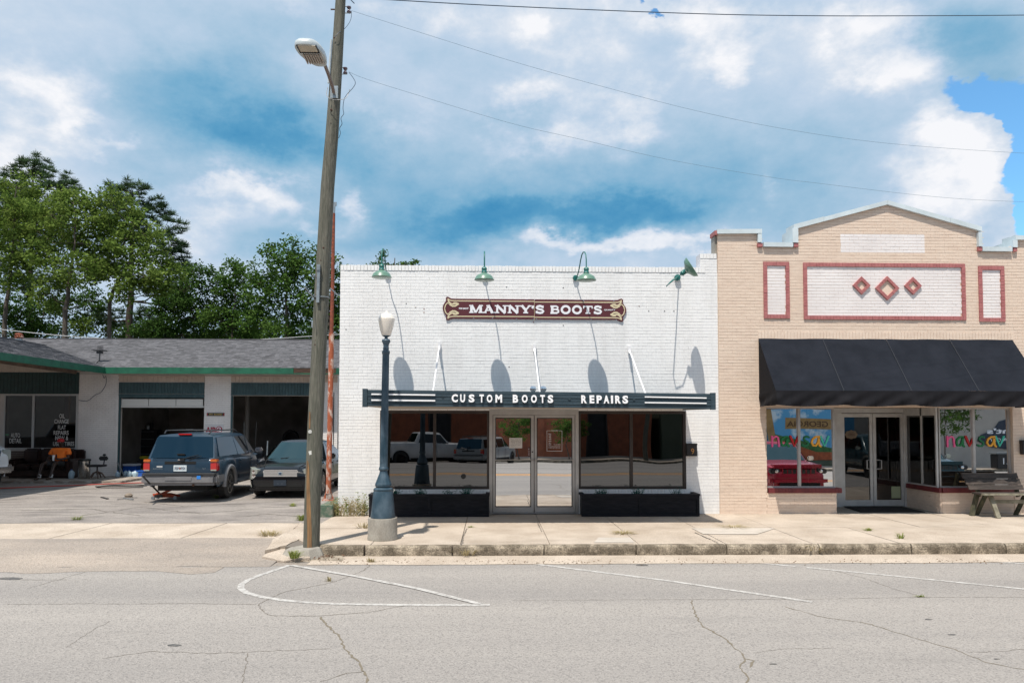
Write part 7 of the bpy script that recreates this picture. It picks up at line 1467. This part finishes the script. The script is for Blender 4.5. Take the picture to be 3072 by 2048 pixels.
    n = 11; fs = [(i*n+k, i*n+k+1, (i+1)*n+k+1, (i+1)*n+k) for i in range(4) for k in range(n-1)]
    MB().add(vs, fs).build('cabin', pm, o, True, smooth=50)
    def side(x, t_, s, off=.007):   # point on the side plane of the cabin
        z = bz+(H-bz)*t_; return (x, s*(bw+(rw-bw)*t_*.98+off), z)
    # windscreen and rear glass
    def gl(xb, zb_, xt, zt_, wb, wt, nm, i0=.04, i1=.07, sgn=1, m_=car_glass):
        d = Vector((xt-xb, 0, zt_-zb_)); nrm = Vector((-d.z, 0, d.x)).normalized()*(-1 if sgn > 0 else 1)*.016; nrm = nrm if nrm.z > 0 else -nrm; rows = []
        for f in (i0, .5, 1-i1):
            c = Vector((xb, 0, zb_))+d*f+nrm; w = wb+(wt-wb)*f; rows.append([(c.x+sgn*.05*(1-(abs(y)**2)) - sgn*.02, y*w, c.z) for y in (-1, -.66, -.33, 0, .33, .66, 1)])
        v_ = sum(rows, []); MB().add(v_, [(i*7+k, i*7+k+1, (i+1)*7+k+1, (i+1)*7+k) for i in range(2) for k in range(6)]).build(nm, m_, o, True, smooth=60)
    gl(K['wsb'], zf, K['rf'], H-.02, bw*.86, rw*.90, 'windscreen', m_=screen_glass)
    gl(K['rb'], zr+(.0), K['rr'], H-.03, bw*(.90 if kind != 'sedan' else .78), rw*(.99 if kind == 'suv' else .92), 'rear_window', sgn=-1, i0=.02, m_=rear_glass)
    for s in (1, -1):
        xb0, xt0 = K['wsb']-.14, K['rf']+.03; xb1, xt1 = (K['rb']+.16, K['rr']+.10)
        mid = .28 if kind != 'pickup' else .30; posts = [mid, mid-.98] if kind != 'pickup' else [mid]
        if kind == 'sedan': posts = [.05, -.95]
        def xl(f, t_): return None
        edges = [xb0]+posts+[xb1]; tops = [xt0]+posts+[xt1]
        for k in range(len(edges)-1):
            a, b, ta, tb = edges[k]-.03, edges[k+1]+.03, tops[k]-.03, tops[k+1]+.03
            if tb > ta-.02: ta = tb+.03
            p = [side(a, .06, s), side(b, .06, s), side(tb, .86, s), side(ta, .86, s)]
            MB().add(p, [(0, 1, 2, 3)]).build('side_window', car_glass, o, True)
        for x in posts: MB().bar((x, s*(K['hw']+.0005), bz-.06), (x, s*(K['hw']-.004), .45), .008, .006).build('door_seam', under_m, body, True)
        for x in posts: B('door_handle', pm, o, x+.06, x+.2, *(sorted((s*(K['hw']-.01), s*(K['hw']+.03)))), bz-.14, bz-.10, bevel=.008, local=True)
        mi = (K['wsb']-.22, s*(K['hw']+.09), bz+.09); MB().box(mi[0]-.06, mi[0]+.06, mi[1]-.1, mi[1]+.1, mi[2]-.07, mi[2]+.075).build('mirror', pm if kind != 'suv' else chrome, o, True, bevel=.03)
        # wheel-arch lip
        for w in K['wx']:
            MB().tube([(w+(ra+.015)*math.cos(a), s*(K['hw']-.012), wr+(ra+.015)*math.sin(a)) for a in np.linspace(-.1, math.pi+.1, 16)], .062 if lower else .018, 8).build('wheel_arch', lower or pm, body, True, smooth=60)
        B('sill', lower or under_m, o, K['wx'][1]+ra+.02, K['wx'][0]-ra-.02, *sorted((s*(K['hw']-.10), s*(K['hw']-.005))), .24 if kind == 'sedan' else .34, .30 if kind == 'sedan' else .47, bevel=.02, local=True)
    for i, (w, s) in enumerate(((K['wx'][0], 1), (K['wx'][0], -1), (K['wx'][1], 1), (K['wx'][1], -1))):
        if skip_wheel == i: MB().lathe([(.001, -.05), (.13, -.05), (.15, 0), (.13, .04), (.06, .07), (.001, .07)], (w, s*(K['hw']-.16), wr+.05), 20, axis='y').build('brake_drum', M('rusty drum', (.06, .045, .035), .8), o, True, smooth=35); continue
        wheel(o, w, s*(K['hw']-.12), wr, .23, rimm, 5 if kind != 'pickup' else 8, s)
    # seats and dash seen through the glass
    B('dashboard', under_m, o, K['rf']+.12, K['wsb']-.1, -bw*.8, bw*.8, bz-.1, bz+.02, local=True)
    for s in (1, -1): B('seat', seat_m, o, -.35, -.18, s*.38-.22, s*.38+.22, bz-.2, bz+.30, bevel=.04, local=True)
    MB().lathe([(.001, 0)]+[(.18, 0), (.19, .01), (.18, .02), (.16, .01)], (.38, .36, 0), 16).v and MB().tube([(.42-.05*math.sin(a), .37+.18*math.cos(a), bz+.03+.17*math.sin(a)) for a in np.linspace(0, 2*math.pi, 17)], .014, 6).build('steering_wheel', under_m, o, True)
    return o, K
def rows(o, nm, mat, *b, bevel=0, label=None):
    x = B(nm, mat, o, *b, bevel=bevel, local=True)
    if label: x['label'] = label
    return x

# blue sport utility vehicle, jacked up, rear towards the street
suv_blue = paint('dark blue car paint', (.020, .048, .082), .3, .35); grey_clad = M('grey bumper plastic', (.25, .245, .25), .45, metal=.3, c2=(.18, .178, .185), scale=3); 
suv, K = vehicle('suv', 'sport_utility', 'dark blue sport utility vehicle jacked up with a rear wheel missing', 'car', (-7.62, 20.4, 0), 91.8, suv_blue, skip_wheel=2, lower=grey_clad)
suv.location.z = .02; suv.rotation_euler.x = 0
def suv_rear(o, pm, clad, plate=None):
    r = rows
    r(o, 'rear_bumper', clad, -2.50, -2.20, -.89, .89, .40, .68, bevel=.075); r(o, 'bumper_pad', M('black pad', (.05, .052, .055), .5) if 'black pad' not in bpy.data.materials else bpy.data.materials['black pad'], -2.505, -2.30, -.86, .86, .66, .70, bevel=.015)
    r(o, 'bumper_centre', clad, -2.515, -2.4, -.34, .34, .50, .62, bevel=.03)
    r(o, 'tailgate', pm, -2.372, -2.30, -.68, .68, .71, 1.045, bevel=.02); r(o, 'handle_recess', under_m, -2.380, -2.36, -.38, .38, .90, .985, bevel=.015)
    pr_ = r(o, 'plate_recess', pm, -2.376, -2.36, -.36, .36, .72, .895, bevel=.01)
    for s in (1, -1):
        l = r(o, 'tail_lamp', tail_red, -2.385, -2.20, *sorted((s*.70, s*.875)), .74, .955, bevel=.02); r(l, 'amber_lens', amber, -2.390, -2.22, *sorted((s*.705, s*.87)), .96, 1.03, bevel=.012); r(l, 'reverse_lens', clearlens, -2.390, -2.3, *sorted((s*.72, s*.86)), .745, .79, bevel=.008)
    r(o, 'high_brake_lamp', tail_red, -2.13, -2.06, -.16, .16, 1.61, 1.645, bevel=.01)
    MB().tube([(-2.375, -.05, 1.04), (-2.365, -.42, 1.13)], .012, 6).tube([(-2.38, -.2, 1.02), (-2.37, -.5, 1.11)], .008, 5).box(-2.40, -2.36, -.10, .0, .99, 1.05).build('rear_wiper', black_m, o, True)
    r(o, 'gate_latch', black_m, -2.365, -2.32, -.10, .10, 1.125, 1.165, bevel=.015)
    for s in (1, -1):
        MB().tube([(-2.0, s*.54, 1.64), (-1.85, s*.56, 1.715), (-.1, s*.56, 1.73), (.15, s*.55, 1.66)], .016, 8).build('roof_rail', black_m, o, True, smooth=60)
    for x in (-1.75, -.6): MB().tube([(x, -.56, 1.72), (x, .56, 1.72)], .014, 8).build('cross_bar', black_m, o, True)
    MB().tube([(-1.9, -.3, .45), (-2.3, -.3, .42), (-2.45, -.34, .41)], .03, 8).build('exhaust', M('rusty exhaust', (.10, .05, .03), .8) if 'rusty exhaust' not in bpy.data.materials else bpy.data.materials['rusty exhaust'], o, True)
    MB().tube([(-1.40, -.7, .36), (-1.40, .72, .40)], .05, 8).tube([(-1.45, .1, .38), (-1.35, -.12, .38)], .15, 12).tube([(-2.2, .45, .5), (-1.2, .45, .36)], .035, 6).build('rear_axle', under_m, o, True)
    if plate:
        p = r(o, 'number_plate', plate_m, -2.392, -2.378, -.155, .155, .735, .885, bevel=.004)
        Mx = Matrix(((0, 1, 0, 0), (-1, 0, 0, 0), (0, 0, 1, 0), (0, 0, 0, 1)))
        text(plate, -.125, .125, .775, .845, -2.393, M('plate blue', (.03, .05, .10), .5), p, 'plate_number', bold=.02, depth=.001, M_=Mx, local=True)
        r(p, 'plate_peach', M('peach mark', (.62, .18, .03), .5), -2.3935, -2.3925, -.022, .022, .79, .83)
        for s_, a, b, z0, z1 in (('EXPLORER', -.64, -.42, .79, .815), ('XLT', .52, .60, .79, .815)): text(s_, a, b, z0, z1, -2.374, galv, o, 'badge', depth=.002, M_=Mx, local=True)
        r(o, 'blue_tape', M('blue tape', (.02, .20, .62), .6), -2.506, -2.50, -.53, -.44, .56, .64); r(o, 'oval_badge', chrome, -2.388, -2.378, -.06, .06, 1.0, 1.03, bevel=.006)
        r(o, 'faded_sticker', M('faded sticker', (.42, .42, .42), .6), -2.376, -2.372, .42, .56, .83, .875, bevel=.002)
suv_rear(suv, suv_blue, grey_clad, 'RBN4954')
for s in (1, -1): MB().box(-1.0, 1.0, *sorted((s*.80, s*1.0)), .36, .41).build('running_board', M('running board', (.06, .065, .07), .5) if s > 0 else bpy.data.materials['running board'], suv, True, bevel=.015)
for s in (1, -1):
    rows(suv, 'rear_quarter_clad', grey_clad, -2.40, -1.86, *sorted((s*.80, s*.905)), .42, .69, bevel=.05)
    MB().tube([(1.9, s*.80, .55), (2.2, s*.76, .55)], .07, 8).build('bumper_end', grey_clad, suv, True)
MB().tube([(1.1, -.78, 1.0), (1.12, -.80, 1.95)], .008, 5).build('aerial', black_m, suv, True)
rows(suv, 'front_bumper', grey_clad, 2.2, 2.44, -.84, .84, .40, .62, bevel=.06)
# trolley jack
jl = G(492, 1497, 0); jk = thing('trolley_jack', 'orange trolley jack holding up the rear of the blue vehicle', 'jack', tuple(jl)); jm_ = M('orange jack paint', (.55, .085, .02), .45, c2=(.35, .05, .02), scale=30)
for s in (1, -1): MB().add([(jl.x+.32, jl.y+s*.09+.1, .05), (jl.x-.22, jl.y+s*.09+.0, .05), (jl.x-.25, jl.y+s*.09, .15), (jl.x+.1, jl.y+s*.09+.05, .15), (jl.x+.32, jl.y+s*.09+.1, .09)]+[(jl.x+.32, jl.y+s*.09+.115, .05), (jl.x-.22, jl.y+s*.09+.015, .05), (jl.x-.25, jl.y+s*.09+.015, .15), (jl.x+.1, jl.y+s*.09+.065, .15), (jl.x+.32, jl.y+s*.09+.115, .09)], [(0, 1, 2, 3, 4), (9, 8, 7, 6, 5), (0, 5, 6, 1), (1, 6, 7, 2), (2, 7, 8, 3), (3, 8, 9, 4), (4, 9, 5, 0)]).build('side_plate', jm_, jk)
MB().bar((jl.x-.1, jl.y+.04, .12), (jl.x+.26, jl.y+.1, .30), .11, .06).build('lift_arm', jm_, jk); MB().lathe([(.07, 0), (.06, .03), (.02, .03)], (jl.x+.27, jl.y+.1, .31), 14).build('saddle', jm_, jk); MB().bar((jl.x-.2, jl.y-.09, .09), (jl.x+.0, jl.y-.09, .09), .02, .07, up=(0, 0, 1)).build('jack_label', black_m, jk)
for (x, y) in ((-.22, -.12), (-.22, .14), (.3, -.05), (.3, .22)): MB().lathe([(.001, -.02), (.045, -.02), (.045, .02), (.001, .02)], (jl.x+x, jl.y+y, .045), 14, axis='y').build('castor', galv, jk)
hb_ = P(427, 1427, 17.35); MB().tube([(jl.x-.12, jl.y+.03, .14), tuple(hb_)], .022, 8).build('handle', black_m, jk)

# black sedan facing the street
blk_paint = M('black car paint', (.004, .005, .007), .16, spec=.35, coat=.3)
sed, K = vehicle('sedan', 'parked_sedan', 'black luxury sedan facing the street beside the blue vehicle', 'car', (-5.46, 21.35, 0), -88.5, blk_paint)
Mf = Matrix(((0, -1, 0, 0), (1, 0, 0, 0), (0, 0, 1, 0), (0, 0, 0, 1)))
def sedan_front(o):
    g = rows(o, 'grille', chrome, 2.33, 2.43, -.44, .44, .54, .735, bevel=.02); 
    for k in range(5): rows(g, 'grille_slat', M('grille dark', (.05, .05, .05), .4) if 'grille dark' not in bpy.data.materials else bpy.data.materials['grille dark'], 2.425, 2.434, -.415, .415, .557+k*.034, .566+k*.034)
    w = [(0, .735, .44), (.0, .0, 0)]
    MB().lathe([(.001, 0), (.06, 0), (.066, .012), (.001, .016)], (0, 0, 0), 20, axis='y', M_=Matrix.Identity(4)).v
    e = MB(); e.lathe([(.001, .0), (.035, .004), (.05, .0)], (0, 0, 0), 20, axis='x'); e.v = [(x+2.437, y*1.25, z*1.0+.638) for x, y, z in e.v]; e.build('emblem_wreath', galv, g, True)
    e = MB().add([(2.447, -.03, .665), (2.447, .03, .665), (2.447, .026, .63), (2.447, 0, .608), (2.447, -.026, .63)], [(0, 1, 2, 3, 4)]); e.build('emblem_shield', bpy.data.materials['plate blue'], g, True)
    for s in (1, -1):
        cols = [(2.10, .865, .54, .80), (2.24, .825, .51, .80), (2.35, .785, .50, .79), (2.415, .735, .50, .765), (2.42, .60, .51, .735)]; hl = MB(); n = len(cols)
        hl.add([(x, s*y, z0) for x, y, z0, z1 in cols]+[(x-.02, s*(y-.012), z1) for x, y, z0, z1 in cols]+[(x-.14, s*(y-.10), z0) for x, y, z0, z1 in cols]+[(x-.14, s*(y-.10), z1) for x, y, z0, z1 in cols], [(i, i+1, n+i+1, n+i) for i in range(n-1)]+[(n+i, n+i+1, 3*n+i+1, 3*n+i) for i in range(n-1)]+[(i, 2*n+i, 2*n+i+1, i+1) for i in range(n-1)]+[(0, n, 3*n, 2*n), (n-1, 3*n-1, 4*n-1, 2*n-1)]); hh_ = hl.build('headlight', clearlens, o, True, fix=True, smooth=30)
        MB().lathe([(.001, 0), (.05, .0), (.05, .006), (.001, .008)], (2.417, s*.67, .57), 16, axis='x').lathe([(.001, 0), (.045, .0), (.045, .006), (.001, .008)], (2.405, s*.68, .68), 16, axis='x').build('lamp_ring', chrome, hh_, True)
        rows(o, 'fog_lamp', clearlens, 2.24, 2.36, *sorted((s*.66, s*.76)), .29, .38, bevel=.015); rows(o, 'side_marker', amber, 2.23, 2.37, *sorted((s*.665, s*.72)), .39, .42, bevel=.006)
    rows(o, 'front_bumper', blk_paint, 2.22, 2.44, -.70, .70, .26, .50, bevel=.06); rows(o, 'lower_intake', under_m, 2.40, 2.447, -.56, .56, .30, .40, bevel=.01); rows(o, 'chin', blk_paint, 2.05, 2.40, -.80, .80, .20, .27, bevel=.03)
    p = rows(o, 'number_plate', M('dark blue plate', (.02, .03, .045), .4), 2.447, 2.462, -.16, .16, .33, .48, bevel=.006)
    for s in (-.05, .05): rows(p, 'plate_mark', galv, 2.4625, 2.464, s-.015, s+.015, .385, .39)
    MB().tube([(1.9, -.6, .80), (1.5, -.3, .90), (1.0, 0, .955)], .004, 5).build('bonnet_crease', blk_paint, o, True)
    MB().tube([(1.05, -.35, .965), (.75, .25, 1.02)], .01, 5).tube([(1.05, .35, .965), (.78, .75, 1.0)], .01, 5).build('wipers', black_m, o, True)
    for s in (1, -1): MB().tube([(2.3, s*.44, .80), (1.6, s*.60, .90), (.98, s*.72, .95)], .006, 5).build('bonnet_line', under_m, o, True)
    MB().tube([(.95, -.86, .95), (.95, -.87, 1.45)], .007, 5).build('aerial', galv, o, True) if 0 else None
sedan_front(sed)
tag(MB().tube([P(801, 1365, 23.5), P(803, 1322, 23.5)], .02, 6).build('thin_post', galv), 'short thin post standing behind the bonnet of the black sedan', 'post')

# white pickup, nose at the left edge
wpaint = paint('white car paint', (.62, .63, .64), .05, .35)
def pickup_detail(o, front=True):
    r = rows
    r(o, 'front_bumper', chrome, 2.80, 3.02, -.96, .96, .50, .74, bevel=.06); g = r(o, 'grille', chrome, 2.86, 2.97, -.62, .62, .80, 1.18, bevel=.03)
    for k in range(4): r(g, 'grille_bar', M('dark grille', (.02, .02, .02), .4) if 'dark grille' not in bpy.data.materials else bpy.data.materials['dark grille'], 2.965, 2.978, -.57, .57, .835+k*.085, .885+k*.085)
    for s in (1, -1):
        l = r(o, 'headlight', clearlens, 2.74, 2.94, *sorted((s*.66, s*.90)), .86, 1.17, bevel=.03); r(o, 'tail_lamp', tail_red, -3.0, -2.86, *sorted((s*.80, s*.985)), .92, 1.28, bevel=.03)
    r(o, 'bed_floor_cover', under_m, -2.88, -1.02, -.84, .84, 1.30, 1.372); r(o, 'tailgate', wpaint, -3.0, -2.93, -.78, .78, .80, 1.35, bevel=.02); r(o, 'rear_bumper', wpaint, -3.12, -2.90, -.95, .95, .58, .76, bevel=.05); r(o, 'bumper_recess', under_m, -3.125, -3.0, -.34, .34, .62, .78, bevel=.02)
    r(o, 'tailgate_handle', black_m, -3.008, -2.98, -.12, .12, 1.24, 1.30, bevel=.008)
    Mx = Matrix(((0, 1, 0, 0), (-1, 0, 0, 0), (0, 0, 1, 0), (0, 0, 0, 1)))
    text('GMC', -.2, .2, 1.02, 1.10, -3.002, black_m, o, 'badge', bold=.03, depth=.002, M_=Mx, local=True); r(o, 'number_plate', plate_m, -3.135, -3.126, -.15, .15, .64, .76)
pk, K = vehicle('pickup', 'pickup_truck', 'white pickup truck nosing in at the left edge by the sofa', 'pickup truck', (P(29, 1400, 21.5).x-2.92, 22.0, 0), -28, wpaint, rimm=rim_dk); pickup_detail(pk)

# ------------------------------------------------------------------ the other side of the street (seen mirrored in the shop glass)
YO = -20.0; GO = -.45
strc(B('far_pavement', conc, None, -80, 80, YO, -15.6, GO-.3, GO+.02)); strc(MB().add([(-90, -6.3, ZR-.001), (90, -6.3, ZR-.001), (90, -15.6, GO-.13), (-90, -15.6, GO-.13)], [(0, 3, 2, 1)]).build('far_road', road_m)); strc(B('far_kerb', kerb_m, None, -80, 80, -15.6, -15.45, GO-.3, GO+.02))
redb = M('red brown brick', (.34, .105, .05), .8, c2=(.22, .07, .035), scale=2, bump=.3, bscale=30); olive = M('olive green stucco', (.095, .11, .075), .8, c2=(.07, .085, .055), scale=1); whit = M('off white stucco', (.42, .39, .35), .8, c2=(.36, .33, .30), scale=1)
def oppo(name, label, x0, x1, h, mat, doors, coping):
    t_ = thing(name, label, 'building', ((x0+x1)/2, YO-4, GO)); hs = [(d[0], d[1], d[2], d[3]) for d in doors]
    holed('wall', mat, t_, x0, x1, GO, h, YO, .001, hs); B('shell', mat, t_, x0, x1, YO-12, YO-.5, GO, h-.3); B('parapet', coping, t_, x0-.1, x1+.1, YO-.5, YO+.12, h-.05, h+.2)
    for d in hs: f = MB().box(d[0]+.01, d[1]-.01, YO-.25, YO-.2, d[2]+.02, d[3]-.01).build('opening', dark_m, t_); MB().box(d[0], d[0]+.1, YO-.12, YO+.02, d[2], d[3]).box(d[1]-.1, d[1], YO-.12, YO+.02, d[2], d[3]).build('frame', brown_fr, t_)
    return t_
ob = oppo('brick_building', 'red brown brick building mirrored in the shop windows', -26, 11.5, 6.5, redb, [(6.6, 8.2, GO, 3.0), (-4.5, -2.6, GO, 3.0), (-14, -11, 1, 3)], conc_g)
for x in (-9.5, 3.2): B('pilaster', redb, ob, x, x+.5, YO+.002, YO+.2, GO, 6.4)
on_ = oppo('row_building', 'plain tan building further along across the street, mirrored in the garage window', -62, -26.3, 6.0, whit, [(-40, -37, GO, 2.5)], conc_g)
og = oppo('olive_building', 'olive green building with a painted mural mirrored in the tan shop window', 12.2, 26.5, 7, olive, [], conc_g)
ow = oppo('pale_building', 'off white building with a dark oval sign mirrored in the right shop window', 27, 60, 7, whit, [], conc_g)
mu = thing('wall_mural', 'painted GEORGIA postcard mural mirrored in the left window of the tan shop', 'mural', (22.5, YO+.05, .5)); ym = YO+.03
def mq(nm, mat, pts, k): MB().add([(x, ym+k*.004, z) for x, z in pts], [tuple(range(len(pts)))]).build(nm, mat, mu)
skyb = M('mural sky blue', (.08, .30, .52), .7, c2=(.5, .6, .66), scale=.8, lo=.5, hi=.6); mg = M('mural green', (.03, .10, .025), .7, c2=(.05, .16, .04), scale=3); mo = M('mural orange', (.42, .10, .03), .7, c2=(.25, .06, .02), scale=4); mgold = M('mural gold', (.34, .21, .08), .7, c2=(.25, .15, .05), scale=3)
mq('mural_sky', skyb, [(19.6, .2), (27, .2), (27, 4.2), (19.4, 4.2)], 0); mq('mural_hills', mg, [(19.6, .2), (27, .0), (27, .9), (24, .9), (21.6, 1.5), (19.8, 1.9)], 1); mq('mural_field', mo, [(19.8, .0), (27, .0), (27, .55), (23, .6), (20.9, 1.3), (19.9, 1.5)], 2)
mq('mural_ribbon', mgold, [(19.2, 4.2), (19.7, 4.2), (20.3, .4), (20.8, -.2), (20.1, -.1), (19.7, .6)], 3); mq('mural_banner', mgold, [(20.8, 3.0), (24.6, 2.9), (24.6, 2.2), (20.8, 2.2)], 3)
lt = text('GEORGIA', 20.9, 23.9, 2.35, 2.75, ym+.02, M('mural lettering', (.10, .05, .02), .7), mu, face=1, depth=.01, bold=.02)
ss = thing('oval_sign', 'dark blue shield sign with KNIGHT\'S HARMACY lettering mirrored in the right window', 'sign', (34.5, YO+.1, 1.5)); ss['label'] = "dark blue shaped sign lettered Knight's PHARMACY mirrored in the right window"
MB().prism([(x+2.6, z*.72+.75) for x, z in [(32.0, .9), (32.3, 1.5), (33.2, 2.0), (33.6, 2.8), (34.6, 3.2), (35.8, 3.1), (36.4, 2.4), (37.0, 1.6), (37.2, .9), (36, .3), (34.5, 0), (33, .3)]], YO+.002, YO+.08).build('panel', M('navy sign', (.012, .025, .05), .4), ss, fix=True)
text("Knight's", 35.3, 39.1, 1.8, 2.3, YO+.082, bright_white, ss, face=1, depth=.01, bold=.03); text('PHARMACY', 35.4, 39.2, 1.35, 1.6, YO+.082, bright_white, ss, face=1, depth=.01)
bn2 = thing('wheelie_bin', 'black wheelie bin marked 121 across the street', 'bin', (33.5, -15.8, GO+.02)); B('bin_body', black_m, bn2, 32.9, 34.6, -16.2, -15.5, GO+.05, .55, bevel=.04); B('lid', M('grey lid', (.2, .22, .23), .5), bn2, 32.85, 34.65, -16.25, -15.45, .56, .66, bevel=.02); text('121', 33.3, 34.1, -.1, .3, -15.49, bright_white, bn2, face=1, depth=.01)
def small_tree(x, y, h, label, seed, m_=leaf_g):
    b = [((x, y, GO+h*.62), h*.34, h*.26), ((x-.45*h*.5, y, GO+h*.72), h*.22, h*.2), ((x+.45*h*.5, y+.1, GO+h*.75), h*.22, h*.2), ((x, y, GO+h*.86), h*.2, h*.14)]
    return tree(label, (x, y, GO), b, m_, .07, bark_m, seed, per=30, name='crape_myrtle', leaf=.12, dens=9, clump=.25)
small_tree(1.75, -16.6, 2.9, 'small crape myrtle mirrored in the left glass door', 31); small_tree(5.1, -16.6, 2.9, 'small crape myrtle mirrored in the right glass door', 32); small_tree(-9.5, -16.6, 4.5, 'crape myrtle mirrored at the left end of the left window', 33, leaf_d); small_tree(28.2, -13.5, 5.5, 'crape myrtle mirrored in the right shop window', 34, leaf_g)
far_pole = tag(MB().tube([(10.2, -16.2, GO), (10.6, -16.2, 9)], [.17, .13], 14).build('utility_pole', pole_wood, smooth=60), 'wooden utility pole across the street mirrored in the dark window', 'utility pole')
pk2 = copy_tree(pk); pk2.location = (-3.7, -11.0, GO-.06); pk2.rotation_euler.z = R(-20); pk2['label'] = 'white pickup parked across the street, mirrored in the left shop window'
gpaint = paint('silver car paint', (.28, .30, .31), .5, .3); s2, K = vehicle('suv', 'parked_suv', 'silver sport utility parked behind the mirrored white pickup', 'car', (-.2, -10.6, GO-.02), -68, gpaint, rimm=rim_dk); suv_rear(s2, gpaint, gpaint)
redp = paint('metallic red car paint', (.30, .010, .030), .45, .25)
def face_kerb(o, pm, s7=True):
    r = rows; r(o, 'front_bumper', pm, 2.1, 2.48, -.86, .86, .34, .68, bevel=.12); r(o, 'bonnet_front', pm, 1.9, 2.41, -.80, .80, .80, .99, bevel=.09); r(o, 'lower_intake', under_m, 2.44, 2.468, -.6, .6, .36, .46, bevel=.01)
    g = r(o, 'grille', black_m, 2.32, 2.405, -.50, .50, .70, .85, bevel=.02)
    for k in range(8): x = -.49+k*.14; r(g, 'grille_post', pm, 2.40, 2.412, x-.014, x+.014, .695, .855)
    for s in (1, -1): l = r(o, 'headlight', rim_dk, 2.16, 2.39, *sorted((s*.54, s*.84)), .72, .87, bevel=.03); MB().lathe([(.001, 0), (.045, 0), (.05, .012), (.03, .018)], (2.38, s*.66, .795), 16, axis='x').build('lamp_ring', chrome, l, True, smooth=40)
rj, K = vehicle('suv', 'parked_suv', 'metallic red sport utility nosed towards the tan shop, mirrored in its left window', 'car', (P(2406, 1300, 21.7).x, 9.7-2.3, ZR), 92, redp, rimm=rim_dk); face_kerb(rj, redp)
bj, K = vehicle('suv', 'parked_suv', 'dark teal sport utility nosed towards the shop, mirrored in its right window', 'car', (P(2850, 1300, 24.5).x, 6.9-2.3, ZR), 96, paint('dark teal car paint', (.02, .06, .075), .4, .25), rimm=rim_dk); face_kerb(bj, bpy.data.materials['dark teal car paint'])
